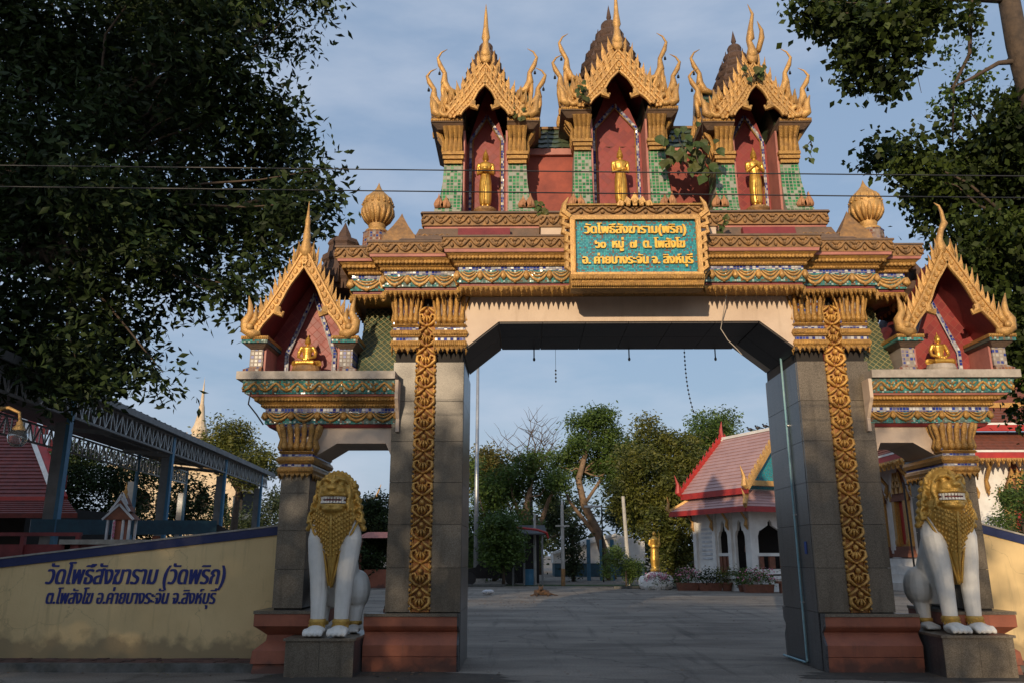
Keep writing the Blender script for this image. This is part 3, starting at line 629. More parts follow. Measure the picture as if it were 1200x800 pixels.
# roof courses stepping back from the crown up to the attic
def course(hx, y0, z0, z1, mt, name, inset=.0):
    m = MB(); yb = 2 * ctr - y0; m.fr(XC - hx, XC + hx, y0, yb, z0, XC - hx + inset, XC + hx - inset, y0 + inset, yb - inset, z1); return m.build(name, mt, gate)
rf = course(4.0, 11.98, 6.366, 6.47, BTILE, 'roof_course', .22)
course(3.65, 12.12, 6.472, 6.60, BTILE, 'roof_course', .12); c2 = course(3.42, 12.30, 6.602, 6.76, BTILE, 'roof_course', .06)
att = course(3.30, 12.32, 6.80, 7.0, GOLDW, 'attic_band', 0); course(3.34, 12.28, 7.002, 7.04, BTILE, 'attic_cap', .02); course(3.28, 12.36, 6.762, 6.798, PINK, 'attic_fillet', 0)
run('crown_scroll', 'crown_scroll', att, XC - 3.30, XC + 3.30, 12.315, 1.6, 6.81, .30, .18, .2)
for s in (-1, 1):
    row('crown_scroll', 'crown_scroll', c2, (XC + s * 3.25 - .42, 12.26), (XC + s * 3.25 + .42, 12.26), 6.50, .28, .13, .2)
    q = MB(); q.fr(XC + s * 2.29 - .42, XC + s * 2.29 + .42, 12.12, 12.3, 6.49, XC + s * 2.29 - .42, XC + s * 2.29 + .42, 12.2, 12.3, 6.70); q.build('recess_panel', DRED, gate)
    # small corner peaks and low boxes by the sign
    q = MB(); q.sq([(.27, 6.47), (.25, 6.58), (.13, 6.78), (.04, 6.96), (.0, 7.06)], (XC + s * 3.66, 12.42)); q.build('corner_peak', GOLDW, gate)
    q = MB(); q.box(XC + s * 1.18 - .2, XC + s * 1.18 + .2, 11.95, 12.3, 6.47, 6.60); q.build('low_block', CREAM, gate)
    q = MB(); q.box(XC + s * 1.18 - .22, XC + s * 1.18 + .22, 11.92, 12.3, 6.603, 6.80); bl = q.build('low_block_band', GOLDW, gate); row('crown_scroll', 'crown_scroll', bl, (XC + s * 1.18 - .21, 11.91), (XC + s * 1.18 + .21, 11.91), 6.62, .21, .17, .2)
# urn finials
for s, cx in ((-1, XC - 4.08), (1, XC + 4.02)):
    cy = 12.5; q = MB(); q.lathe([(.245, 6.36), (.26, 6.42), (.235, 6.46), (.225, 6.70), (.24, 6.72)], 8, (cx, cy), rot=R(22.5)); base = q.build('urn_base', REDS, gate)
    q = MB(); pr = [(.21, 6.72), (.19, 6.77), (.13, 6.82), (.15, 6.86), (.13, 6.90), (.19, 6.96), (.24, 7.04), (.26, 7.12), (.262, 7.18), (.25, 7.21), (.262, 7.235), (.25, 7.26), (.24, 7.28), (.22, 7.34), (.16, 7.41), (.09, 7.48), (.045, 7.54), (.02, 7.60), (.0, 7.66)]
    q.lathe(pr, 24, (cx, cy))
    for k in range(16):
        a = 2 * math.pi * (k + .5) / 16; c_, s_ = math.cos(a), math.sin(a)
        q.tube([(cx + c_ * .14, cy + s_ * .14, 6.90), (cx + c_ * .205, cy + s_ * .205, 6.98), (cx + c_ * .245, cy + s_ * .245, 7.07), (cx + c_ * .258, cy + s_ * .258, 7.17)], [.02, .034, .042, .016], 5)
        q.ball((cx + c_ * .25, cy + s_ * .25, 7.235), (.028, .028, .022), 6, 4); q.tube([(cx + c_ * .235, cy + s_ * .235, 7.26), (cx + c_ * .20, cy + s_ * .20, 7.345), (cx + c_ * .14, cy + s_ * .14, 7.41)], [.03, .028, .008], 5)
    q.build('urn_finial', GOLDP, gate, smooth=True)
# attic wall and green roof between the towers
q = MB(); q.box(XC - 2.9, XC + 2.9, 13.22, 14.3, 7.04, 8.50); q.build('attic_wall', RED, gate)
q = MB(); q.box(XC - 2.95, XC + 2.95, 13.15, 14.4, 8.50, 8.62); q.build('wall_cornice', PINK, gate)
q = MB(); q.prism([(13.17, 8.625), (14.45, 8.625), (13.8, 9.2), (13.55, 9.2)][::1], XC - 2.9, XC + 2.9, ax='x'); ar = q.build('attic_roof', GTILE, gate)
for r_ in range(4):
    for i in range(24):
        xx = XC - 2.88 + i * .24; t0 = r_ / 4; y0 = 13.17 + .38 * t0; z0 = 8.63 + .57 * t0; q = MB(); q.add([(xx + .01, y0 - .02, z0 + .02), (xx + .23, y0 - .02, z0 + .02), (xx + .23, y0 + .09, z0 + .155), (xx + .01, y0 + .09, z0 + .155), (xx + .12, y0 - .05, z0 - .01)], [(0, 1, 2, 3), (0, 4, 1)])
        q.build('roof_tile', GTILE, ar)
q = MB(); q.box(XC - 2.9, XC + 2.9, 13.5, 13.85, 9.2, 9.25); q.build('ridge_cap', GOLDW, gate)

# --- the three niche towers
def spike(m, pts, rad, n=7, fl=.7): m.tube(pts, rad, n, fl=fl)
def barge(par, ax, az, ex, ez, yf, th, nfl, fh, hook=True, mat=GOLDP, sc=1.0, wd=.13, curve=.10):
    """gilded barge boards from the apex (ax, az) down to both eaves ex away at height ez, each with its row of flames"""
    for s in (-1, 1):
        P = []
        for i in range(15):
            t = i / 14; P.append((ax + s * ex * t, az - (az - ez) * t - curve * math.sin(math.pi * t) * 1.0))
        out = []; inn = []
        for i, (x, z) in enumerate(P):
            a = P[max(i - 1, 0)]; b = P[min(i + 1, 14)]; dx, dz = b[0] - a[0], b[1] - a[1]; l_ = math.hypot(dx, dz); nx, nz = -dz / l_ * s * -1, dx / l_ * s * -1
            if nz < 0: nx, nz = -nx, -nz
            k = wd * (1 + .35 * math.sin(i / 14 * math.pi * 4) * .5) ; out.append((x + nx * wd * .25, z + nz * wd * .25)); inn.append((x - nx * k * .75, z - nz * k * .75))
            if i == 0: inn[-1] = (ax, az - wd * 1.3); out[-1] = (ax, az + wd * .3)
        m = MB(); m.prism(out + inn[::-1], yf - th, yf + th * .4)
        m.tube([(x, yf - th - .005, z) for x, z in out], .022 * sc, 5); m.tube([(x, yf - th - .005, z) for x, z in inn], .026 * sc, 5)
        mid = [((a[0] + b[0]) / 2, (a[1] + b[1]) / 2) for a, b in zip(out, inn)]
        for x, z in mid[1:]: m.ball((x, yf - th, z), (.042 * sc, .035, .05 * sc), 6, 4)
        hx, hz = inn[9]
        if hook: m.tube([(hx - s * .02, yf - th * .6, hz + .03), (hx - s * .02, yf - th, hz - .06 * sc), (hx - s * .10 * sc, yf - th, hz - .10 * sc), (hx - s * .12 * sc, yf - th, hz - .04 * sc)], [.06 * sc, .06 * sc, .04 * sc, .02 * sc], 6)
        bb = m.build('barge_board', mat, par)
        for i in range(nfl):
            t = (i + .7) / (nfl + .4); j = t * 14; i0 = int(j); f_ = j - i0; x = out[i0][0] * (1 - f_) + out[i0 + 1][0] * f_; z = out[i0][1] * (1 - f_) + out[i0 + 1][1] * f_
            o = place(U['flame'] if s > 0 else U['flame_m'], 'flame', par, (x, yf - th * .3, z - .04), 0, (fh * .62, th * 2.2 / .2 * .2, fh * (1.0 + .15 * math.sin(i * 1.7))))
            o.rotation_euler = (0, R(14) * s, 0)
def niche(cx, yf, zb, ow, tw, iw, ze, za, zt, capz, k=1.0, bh=None, curl=0):
    """cx centre, yf front, zb base, ow/tw outer half width at base/top, iw opening half width, ze eave, za apex, zt spire tip"""
    root = empty('niche_tower', (cx, yf + .6, zb), parent=gate)
    dep = .52; yb = yf + 1.25
    q = MB(); q.box(cx - tw + .02, cx + tw - .02, yf + dep + .03, yb, zb, ze); q.build('tower_body', RED, root)
    # red linings of the recess
    q = MB(); q.box(cx - iw - .0, cx + iw + .0, yf + dep, yf + dep + .025, zb, za - .25); 
    q = MB(); q.prism([(cx - iw, zb), (cx + iw, zb), (cx + iw, ze - .05), (cx, za - .15), (cx - iw, ze - .05)], yf + dep, yf + dep + .025); q.build('niche_back', REDM, root)
    for s in (-1, 1):
        a, b = sorted((cx + s * iw, cx + s * (iw + .035))); q = MB(); q.box(a, b, yf + .015, yf + dep - .003, zb, ze - .03); q.build('jamb', PINK, root)
        # mosaic border running up and over inside
        w = .045; i1, i2 = iw - .045, iw - .045 - w * 1.3; ztop = ze + .06; zap = ze + .46
        q = MB(); P = [(cx + s * i1, zb + .01), (cx + s * i1, ztop), (cx + s * .012, zap + .10), (cx + s * .012, zap), (cx + s * i2, ztop - .03), (cx + s * i2, zb + .01)]
        q.prism(P if s > 0 else P[::-1], yf + dep - .03, yf + dep - .004); q.build('mosaic_border', BLUEM, root)
        q = MB(); q.tube([(cx + s * i2, yf + dep - .035, zb + .01), (cx + s * i2, yf + dep - .035, ztop - .03), (cx, yf + dep - .035, zap)], .012, 4); q.build('border_bead', GOLD, root)
        # battered mosaic column with curved foot
        xi, xo0, xo1 = cx + s * (iw + .035), cx + s * ow, cx + s * tw; H = capz - zb
        q = MB(); lv = [(0, 1.0), (.10, .92), (.12, .70), (.35, .38), (.65, .12), (1, 0)]
        for (t0, k0), (t1, k1) in zip(lv, lv[1:]):
            A = xo1 + (xo0 - xo1) * k0; B = xo1 + (xo0 - xo1) * k1; f0, f1 = yf - .16 * k0, yf - .16 * k1
            xa, xb = sorted((xi, A)); xc, xd = sorted((xi, B)); q.fr(xa, xb, f0, yf + dep, zb + H * t0, xc, xd, f1, yf + dep, zb + H * t1)
        q.build('mosaic_column', GREENM, root)
        for dx in (0, .5):
            o = place(U['flame_s'], 'foot_flame', root, (cx + s * (ow - .08 - dx * .24), yf - .13, zb + .12 * H), 0, (.26, .3, .26 - dx * .08)); o.data = U['flame_t']
        # capital
        xa, xb = sorted((cx + s * (iw + .05), cx + s * (tw - .01)))
        cpq = MB(); cpq.box(xa + .02, xb - .02, yf - .03, yf + .3, capz, ze - .02); cq = cpq.build('capital', GOLD, root)
        H2 = ze - .03 - capz; m = MB()
        for face_ in (0, 1):
            n_ = 4 if face_ == 0 else 3
            for i in range(n_):
                t = (i + .5) / n_
                if face_ == 0: X0, Y0, nx, ny = xa + (xb - xa) * t, yf - .03, (t - .5) * .5, -1
                else: X0, Y0, nx, ny = (xb if s > 0 else xa), yf + .35 * t, s, 0
                m.tube([(X0, Y0, capz + .30 * H2), (X0 + nx * .03, Y0 + ny * .03, capz + .45 * H2), (X0 + nx * .03, Y0 + ny * .03, capz + .7 * H2), (X0 + nx * .13, Y0 + ny * .13, capz + H2)], [.05, .045, .035, .05], 6)
        for z_, o_ in ((.0, .0), (.12, .02), (.24, .03)): m.box(xa - .01 - o_, xb + .01 + o_, yf - .05 - o_, yf + .36, capz + z_ * H2, capz + (z_ + .09) * H2)
        o = m.build('capital_flutes', GOLD, root)
        # eave slab
        ew = tw + .22; a, b = sorted((cx + s * (iw + .03), cx + s * ew))
        q = MB(); q.fr(a + (.1 if s < 0 else 0), b - (.1 if s > 0 else 0), yf - .08, yb + .1, ze - .06, a, b, yf - .18, yb + .15, ze + .02); q.box(a - .004, b + .004, yf - .20, yb + .16, ze + .022, ze + .10); q.build('eave', BTILE, root)
        row('bead_row', 'eave_beads', root, (a, yf - .2), (b, yf - .2), ze + .03, .12, .06, .05)
    # cross-shaped green roof: front gable shell and side gables
    ew = tw + .16
    T = .05
    for s in (-1, 1):
        q = MB(); q.add([(cx, yf - .12, za - .12), (cx + s * ew * .93, yf - .12, ze + .10), (cx + s * ew * .93, yb, ze + .10), (cx, yb, za - .12), (cx, yf - .12, za - .12 - T), (cx + s * (ew * .93 - .04), yf - .12, ze + .08), (cx + s * (ew * .93 - .04), yb, ze + .08), (cx, yb, za - .12 - T)],
              [(0, 1, 2, 3), (7, 6, 5, 4), (0, 4, 5, 1), (2, 6, 7, 3), (1, 5, 6, 2), (0, 3, 7, 4)])
        q.build('gable_roof', DRED, root)
    rx = tw + .06; zr = za - .28
    for s in (-1, 1):
        a, b = sorted((cx + s * (iw + .02), cx + s * rx)); q = MB(); q.prism([(yf + .05, ze + .102), (yb - .02, ze + .102), (yf + .75, zr), (yf + .55, zr)], a, b, ax='x'); sr_ = q.build('side_roof', GTILE, root)
        for r_ in range(5):
            t0 = r_ / 5; q = MB(); q.add([(a, yf + .03 + .5 * t0, ze + .115 + (zr - ze - .1) * t0), (b, yf + .03 + .5 * t0, ze + .115 + (zr - ze - .1) * t0), (b, yf + .05 + .5 * (t0 + .2), ze + .105 + (zr - ze - .1) * (t0 + .2)), (a, yf + .05 + .5 * (t0 + .2), ze + .105 + (zr - ze - .1) * (t0 + .2))], [(0, 1, 2, 3)]); q.build('roof_tile_row', GTILE, root)
    for s in (-1, 1): a, b = sorted((cx + s * (iw + .0), cx + s * (rx + .03))); q = MB(); q.box(a, b, yf + .52, yf + .78, zr + .002, zr + .04); q.build('side_ridge', BTILE, root)
    barge(root, cx, za - .42, iw + .13, ze + .13, yf - .26, .05, 7, .24 * k, wd=.11 * k, curve=.03)
    barge(root, cx, za - .20, iw + .26, ze + .12, yf - .20, .045, 8, .26 * k, hook=False, wd=.13 * k, curve=.05)
    barge(root, cx, za, iw + .40, ze + .12, yf - .13, .045, 8, .30 * k, hook=False, wd=.14 * k, curve=.07)
    for s in (-1, 1):
        # upturned eave ornaments
        m = MB(); x = cx + s * (iw + .27)
        m.tube(arc2(x + s * .06, ze + .21, .085, 90, 90 + 330 * s, 12, yf - .22), [.045] * 10 + [.03, .02, .01], 6)
        m.tube([(x + s * .13, yf - .2, ze + .12), (x + s * .24, yf - .2, ze + .2), (x + s * .25, yf - .2, ze + .36), (x + s * .31, yf - .2, ze + .52)], [.07, .075, .05, .01], 6); m.build('naga_curl', GOLDP, root, smooth=True)
        for j, (dx, dz, h_, yy) in enumerate(((.36, .12, .42, .16), (.45, .12, .34, .16), (.22, .44, .30, .14), (.30, .34, .34, .15))):
            o = place(U['flame_s'], 'flame', root, (cx + s * (iw + dx), yf - yy, ze + dz), 0, (.26 * k, .34, h_ * k)); o.rotation_euler = (0, R(9) * s, 0)
        # gilded end posts of the side gables with two swan-neck horns
        m = MB(); xe = cx + s * (rx + .02)
        m.prism([(yf + .0, ze + .1), (yf + .12, ze + .1), (yf + .60, zr + .02), (yf + .60, zr + .12), (yf + .5, zr + .14)], xe - .03, xe + .03, ax='x')
        m.prism([(yb - .0, ze + .1), (yb - .12, ze + .1), (yf + .66, zr + .02), (yf + .66, zr + .12), (yf + .8, zr + .14)], xe - .03, xe + .03, ax='x')
        m.build('end_board', GOLDP, root)
        def horn(x, y, z, h, out):
            m = MB(); S = s
            m.tube([(x - S * .20, y, z - .04), (x - S * .05, y, z + .01), (x + S * .03 * out, y, z + h * .20), (x + S * .02, y, z + h * .42), (x + S * .12 * out, y, z + h * .62), (x + S * .17 * out, y, z + h * .80), (x + S * .10 * out, y, z + h * .94), (x - S * .02 * out, y, z + h * 1.02)], [.04, .07, .07, .042, .046, .026, .016, .004], 7)
            m.tube([(x + S * .03, y, z - .35 * h), (x + S * .05, y, z), (x + S * .05, y, z + h * .2)], [.03, .045, .04], 6)
            hn = m.build('horn', GOLDP, root, smooth=True)
            q = MB(); q.lathe([(.0, -.09), (.025, -.085), (.018, -.04), (.004, -.02), (.003, .03)], 6); o = q.mesh('bell', IRON); place(o, 'hanging_bell', root, (x + S * .13 * out, y, z + h * .50), 0)
        horn(xe - s * .03, yf + .42, zr + .0, .84 * k, .9)
        horn(xe + s * .11, yf + .05, ze + .50, .70 * k, .9)
        o = place(U['flame_s'], 'flame', root, (xe + s * .12, yf + .1, ze + .1), 0, (.2, .3, .40)); o = place(U['flame_s'], 'flame', root, (xe + s * .14, yf + .5, ze + .1), 0, (.2, .3, .36))
    # apex spire
    m = MB(); H = zt - za; c_ = curl
    m.tube([(cx, yf - .22, za - .10), (cx, yf - .24, za + .02), (cx, yf - .23, za + .14 * H), (cx - c_ * .03, yf - .22, za + .28 * H), (cx, yf - .22, za + .34 * H), (cx + c_ * .02, yf - .22, za + .55 * H), (cx + c_ * .07, yf - .22, za + .8 * H), (cx, yf - .22, zt)], [.05, .10, .065, .05, .075, .045, .028, .004], 8)
    if c_: m.tube([(cx + .12, yf - .2, za + .1), (cx + .2, yf - .2, za + .35 * H), (cx + .21, yf - .2, za + .5 * H), (cx + .15, yf - .2, za + .68 * H)], [.05, .055, .035, .005], 6)
    m.ball((cx, yf - .25, za - .05), (.10, .05, .12), 8, 6); m.build('apex_spire', GOLDP, root, smooth=True)
    return root
def prang(cx, cy, z0, z1, r):
    m = MB(); H = z1 - z0; n = 6; pr = [(r * .85, z0 - .9), (r * .9, z0)]
    for i in range(n):
        t0, t1 = i / n, (i + 1) / n; ra = r * (1 - t0 ** 1.25) * .98 + .035; rb = r * (1 - t1 ** 1.25) * .98 + .03
        pr += [(ra * 1.05, z0 + H * .82 * t0), (ra * 1.12, z0 + H * .82 * (t0 + .05)), (ra * .92, z0 + H * .82 * (t0 + .085)), (rb * .98, z0 + H * .82 * (t1 - .03))]
    pr += [(.05, z0 + H * .83), (.03, z0 + H * .9), (.0, z1)]
    m.lathe(pr, 12, (cx, cy), rot=R(15))
    for i in range(n - 1):
        ra = r * (1 - (i / n) ** 1.25); zz = z0 + H * .82 * (i / n + .03)
        for k in range(8):
            a = 2 * math.pi * k / 8; m.tube([(cx + ra * 1.02 * math.cos(a), cy + ra * 1.02 * math.sin(a), zz), (cx + ra * .98 * math.cos(a), cy + ra * .98 * math.sin(a), zz + H * .11)], [r * .13 * (1 - i / n) + .01, .005], 5)
    m.build('prang', PRANG, gate)
niche(XC, 12.62, 7.06, .90, .78, .455, 8.93, 10.25, 11.34, 8.28, 1.08)
niche(XC - 2.30, 12.58, 7.05, .84, .70, .35, 8.70, 9.98, 11.02, 8.02, 1.0)
niche(XC + 2.31, 12.58, 7.05, .84, .70, .35, 8.66, 9.94, 10.98, 8.0, 1.0, curl=1)
prang(XC + .04, 13.80, 10.35, 12.08, .56); prang(XC - 2.36, 13.72, 10.0, 11.5, .43); prang(XC + 2.42, 13.72, 9.95, 11.42, .43)
# ================================================================== name board on the cornice
SX = 1.72
sign = empty('name_board', (SX, 11.5, 5.42), 'turquoise mosaic name board with gold Thai lettering in a carved gilt frame, on the cornice', 'sign')
q = MB(); q.box(SX - .92, SX + .92, 11.46, 11.62, 5.66, 6.50); q.build('mosaic_panel', TEALS, sign)
def fb(x0, x1, y0, y1, z0, z1, nm='frame_bar', mt=GOLDP): q = MB(); q.box(x0, x1, y0, y1, z0, z1); return q.build(nm, mt, sign)
fb(SX - .985, SX - .915, 11.40, 11.7, 5.66, 6.50); fb(SX + .915, SX + .985, 11.40, 11.7, 5.66, 6.50)
fb(SX - .985, SX + .985, 11.40, 11.7, 6.502, 6.57); fb(SX - .985, SX + .985, 11.40, 11.7, 5.62, 5.658)
for a, b, o in ((.90, .915, 0),):
    for s in (-1, 1): q = MB(); q.tube([(SX + s * .913, 11.40, 5.66), (SX + s * .913, 11.40, 6.50)], .012, 5); q.build('frame_bead', GOLD, sign)
q = MB(); q.fr(SX - .98, SX + .98, 11.44, 11.7, 5.42, SX - 1.0, SX + 1.0, 11.38, 11.7, 5.616); lw = q.build('lower_moulding', GOLD, sign)
row('bead_row', 'bead_row', lw, (SX - .98, 11.39), (SX + .98, 11.39), 5.53, .16, .06, .08); row('bead_row', 'bead_row', lw, (SX - .98, 11.41), (SX + .98, 11.41), 5.43, .12, .07, .08)
q = MB(); q.box(SX - 1.0, SX + 1.0, 11.42, 11.7, 6.574, 6.72); up = q.build('upper_moulding', GOLDW, sign); row('crown_scroll', 'crown_scroll', up, (SX - .98, 11.41), (SX + .98, 11.41), 6.585, .32, .13, .2)
q = MB(); q.box(SX - 1.03, SX + 1.03, 11.38, 11.7, 6.724, 6.75); q.build('top_slat', GOLD, sign)
q = MB()
for dx, h, l in ((-.2, .07, -.03), (-.1, .13, -.02), (0, .2, 0), (.1, .13, .02), (.2, .07, .03)): q.prism([(SX + dx - .07, 6.70), (SX + dx + .07, 6.70), (SX + dx + .06, 6.72 + h * .4), (SX + dx + l, 6.72 + h), (SX + dx - .06, 6.72 + h * .4)], 11.34, 11.44); q.ball((SX + dx, 11.345, 6.71 + h * .3), (.05, .03, .05), 6, 4)
q.build('crest', GOLDP, sign)
for s in (-1, 1):
    q = MB()
    for i in range(7):
        z = 5.7 + i * .14; w = .06 + .05 * (i > 3) + .03 * (i > 5); q.tube([(SX + s * .985, 11.44, z), (SX + s * (.985 + w), 11.42, z + .04), (SX + s * (.99 + w * .8), 11.42, z + .12), (SX + s * .985, 11.44, z + .13)], [.04, .045, .035, .02], 5)
    q.tube([(SX + s * .98, 11.42, 6.55), (SX + s * 1.08, 11.4, 6.62), (SX + s * 1.06, 11.4, 6.75), (SX + s * 1.0, 11.4, 6.86)], [.05, .06, .04, .01], 5); q.build('side_scroll', GOLDP, sign)
for txt, sz, w, x, z in (("วัดโพธิ์สังฆาราม(พริก)", .205, 1.52, SX - .76, 6.285), ("๖๐  หมู่  ๗  ต. โพสังโฆ", .20, 1.34, SX - .61, 6.05), ("อ. ค่ายบางระจัน จ. สิงห์บุรี", .20, 1.64, SX - .80, 5.80)):
    thai(txt, sz, (x, 11.455, z), LETTER, 'raised_lettering', sign, extrude=.03, bold=.010, width=w)

# ================================================================== side wings of the gate
ANC = {}
for s, xin, xout, pc, nc in ((-1, -1.93, -4.36, -3.40, -3.43), (1, 5.30, 7.54, 6.52, 6.66)):
    wy = 12.05; zs = 4.20; YB = 13.75
    def bx(o0, o1, y0, y1, z0, z1, mt, nm, a0=None):     # o: inset from the outer edge
        m = MB(); lo0, hi0 = sorted((xin if a0 is None else a0, xout - s * o0)); lo1, hi1 = sorted((xin if a0 is None else a0, xout - s * o1))
        m.fr(lo0, hi0, wy + y0, YB - y0, z0, lo1, hi1, wy + y1, YB - y1, z1); return m.build(nm, mt, gate)
    bx(0, 0, 0, 0, zs, zs + .12, SLAB, 'wing_slab')
    f1 = bx(.13, .08, .10, .06, 3.985, 4.196, TEAL, 'wing_frieze'); bx(.18, .16, .14, .12, 3.955, 3.982, PINK, 'wing_fillet')
    bx(.33, .20, .25, .16, 3.86, 3.952, GOLD, 'wing_cove'); bx(.36, .34, .27, .26, 3.80, 3.857, GOLD, 'wing_rope'); bx(.40, .40, .29, .29, 3.725, 3.797, BLUEM, 'blue_band')
    f2 = bx(.40, .40, .29, .29, 3.55, 3.722, TEAL, 'wing_frieze'); bx(.46, .42, .34, .31, 3.50, 3.547, DRED, 'red_band')
    def wrow(key, nm, o, yo, z, p, h, d, par=f2):
        a, b = sorted((xin, xout - s * o)); row(key, nm, par, (a, wy + yo), (b, wy + yo), z, p, h, d)
        xe = xout - s * o
        if s < 0: row(key, nm, par, (xe, YB - yo), (xe, wy + yo), z, p, h, d, -R(90))
        else: row(key, nm, par, (xe, wy + yo), (xe, YB - yo), z, p, h, d, R(90))
    wrow('crown_scroll_bright', 'crown_scroll', .10, .09, 4.0, .32, .17, .2, f1); wrow('swag_gold', 'swag', .40, .28, 3.74, .37, .22, .28)
    wrow('bead_row', 'bead_row', .35, .25, 3.805, .16, .05, .06); wrow('bead_row', 'bead_row', .26, .19, 3.885, .2, .06, .06)
    # white end board of the wing, standing out from the pier
    q = MB(); a, b = sorted((xin + .0, xin - s * .05))
    q.prism([(12.09, 4.19), (12.09, 3.9), (12.28, 3.62), (12.28, 3.42), (12.34, 3.42), (12.34, 4.19)], a, b, ax='x'); q.build('end_board', CREAM, gate)
    # soffit block and small chamfered beam to the pier
    pw, py0, py1 = .215, 12.25, 13.4
    q = MB(); P = [(XC + s * 3.70, 3.08), (XC + s * 3.78, 3.26), (pc - s * (pw + .34), 3.26), (pc - s * (pw + .0), 3.05), (pc - s * (pw + .0), 3.50), (XC + s * 3.70, 3.50)]
    q.prism(P, 12.42, 13.3); q.build('side_beam', CREAM, gate)
    # outer pillar in granite blocks with gilt capital
    q = MB(); q.box(pc - pw + .02, pc + pw - .02, py0 + .02, py1 - .02, .3, 3.5); pil = q.build('pillar', DARK, gate)
    zz = [.86, 1.4, 1.95, 2.5, 3.0]
    for i in range(4):
        q = MB(); q.box(pc - pw, pc + pw, py0, py0 + .018, zz[i] + .003, zz[i + 1] - .003); q.build('granite_panel', GR, pil)
        for t in (-1, 1):
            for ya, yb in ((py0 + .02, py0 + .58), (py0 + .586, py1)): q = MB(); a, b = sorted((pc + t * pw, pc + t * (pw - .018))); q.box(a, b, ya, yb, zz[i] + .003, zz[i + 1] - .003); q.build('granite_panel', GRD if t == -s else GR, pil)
    capital(pil, pc - pw - .01, pc + pw + .01, py0 - .02, py1 + .02, 2.68, 3.52, flare=.06, n=5)
    # flared terracotta plinth
    q = MB(); w = .28; yc = (py0 + py1) / 2; hy = .62
    for (a, z0), (b, z1) in zip([(.12, 0), (.10, .12), (.14, .13), (.12, .30), (-.02, .42), (-.03, .50), (.09, .60), (.13, .63), (.13, .78)], [(.10, .12), (.14, .13), (.12, .30), (-.02, .42), (-.03, .50), (.09, .60), (.13, .63), (.13, .78), (.13, .79)]):
        if z1 > z0: q.fr(pc - w - a, pc + w + a, yc - hy - a, yc + hy + a, z0, pc - w - b, pc + w + b, yc - hy - b, yc + hy + b, z1)
    q.build('pillar_plinth', TERR, gate); q = MB(); q.box(pc - w - .14, pc + w + .14, yc - hy - .14, yc + hy + .14, .793, .835); q.build('plinth_slab', GR, gate)
    # green lattice roof between niche and pier
    ra, rb = sorted((XC + s * 3.62, nc - s * .84)); q = MB(); q.prism([(12.40, 4.325), (13.9, 4.325), (13.7, 6.1), (13.25, 6.1), (12.95, 5.6)][::1], ra, rb, ax='x'); rfm = q.build('lattice_roof', GTILE, gate)
    L2 = MB(); y0, z0, y1, z1 = 12.42, 4.34, 12.93, 5.58
    def on(u, v): return (ra + (rb - ra) * u, y0 + (y1 - y0) * v - .012, z0 + (z1 - z0) * v + .004)
    LL = rb - ra; HH = math.hypot(y1 - y0, z1 - z0); cell = .105
    n_ = int((LL + HH) / cell) + 1
    for sg in (1, -1):
        for i in range(n_):
            c0 = i * cell; pts = []
            for d in (0, 1):
                pass
            # line x = c0 - t (or mirrored), v = t
            t0 = max(0, c0 - LL); t1 = min(HH, c0)
            if t1 - t0 < .03: continue
            xa, xb = c0 - t0, c0 - t1
            if sg < 0: xa, xb = LL - xa, LL - xb
            L2.beam(on(xa / LL, t0 / HH), on(xb / LL, t1 / HH), .012, .010)
    o = L2.build('tile_lattice', LATT, rfm); o['kind'] = 'stuff'
    # brown prang between niche and pier, with a low ornate block before it
    px_ = nc - s * .36
    q = MB(); pr = [(.36, 5.9), (.40, 6.05), (.44, 6.10), (.44, 6.22), (.36, 6.28), (.33, 6.42), (.37, 6.46), (.36, 6.56), (.28, 6.62), (.26, 6.74), (.29, 6.78), (.25, 6.86), (.12, 6.92), (.10, 7.0), (.05, 7.1), (0, 7.22)] if s < 0 else [(.36, 5.5), (.38, 5.75), (.46, 5.82), (.46, 5.96), (.34, 6.0), (.33, 6.18), (.38, 6.22), (.36, 6.34), (.24, 6.44), (.14, 6.5), (.11, 6.62), (.13, 6.68), (.08, 6.8), (0, 6.92)]
    q.lathe(pr, 8, (px_, 13.15), rot=R(22.5)); pg = q.build('side_prang', PRANG, gate)
    for k in range(8):
        a = R(45 * k); q = MB(); q.tube([(px_ + .40 * math.cos(a), 13.15 + .40 * math.sin(a), 5.98), (px_ + .42 * math.cos(a), 13.15 + .42 * math.sin(a), 6.2), (px_ + .34 * math.cos(a), 13.15 + .34 * math.sin(a), 6.42)], [.05, .06, .01], 5); q.build('prang_leaf', PRANG, pg)
    # ---- side niche with a seated figure
    yf = 12.2; zb = zs + .12; iw = .56; ze = 4.80; za = 6.26; zt = 7.13 if s < 0 else 7.05
    root = empty('side_niche', (nc, yf + .5, zb), parent=gate)
    dep = .62
    q = MB(); q.prism([(nc - iw - .22, zb), (nc + iw + .22, zb), (nc + iw + .22, ze - .0), (nc, za - .16), (nc - iw - .22, ze - .0)], yf + dep, yf + dep + .5); q.build('niche_back', REDM, root)
    for t in (-1, 1):
        a, b = sorted((nc + t * iw, nc + t * (iw + .03))); q = MB(); q.box(a, b, yf + .05, yf + dep - .003, zb, ze); q.build('jamb', PINK if t > 0 else PINK, root)
        i1, i2, zc_, zp = iw - .14, iw - .20, ze - .02, za - .55
        P = [(nc + t * i1, zb + .01), (nc + t * i1, zc_), (nc + t * .012, zp + .1), (nc + t * .012, zp), (nc + t * i2, zc_ - .03), (nc + t * i2, zb + .01)]
        q = MB(); q.prism(P if t > 0 else P[::-1], yf + dep - .05, yf + dep - .004); q.build('mosaic_border', BLUEM, root)
        q = MB(); q.tube([(nc + t * i2, yf + dep - .055, zb + .01), (nc + t * i2, yf + dep - .055, zc_ - .03), (nc, yf + dep - .055, zp)], .010, 4); q.build('border_bead', PLAST, root)
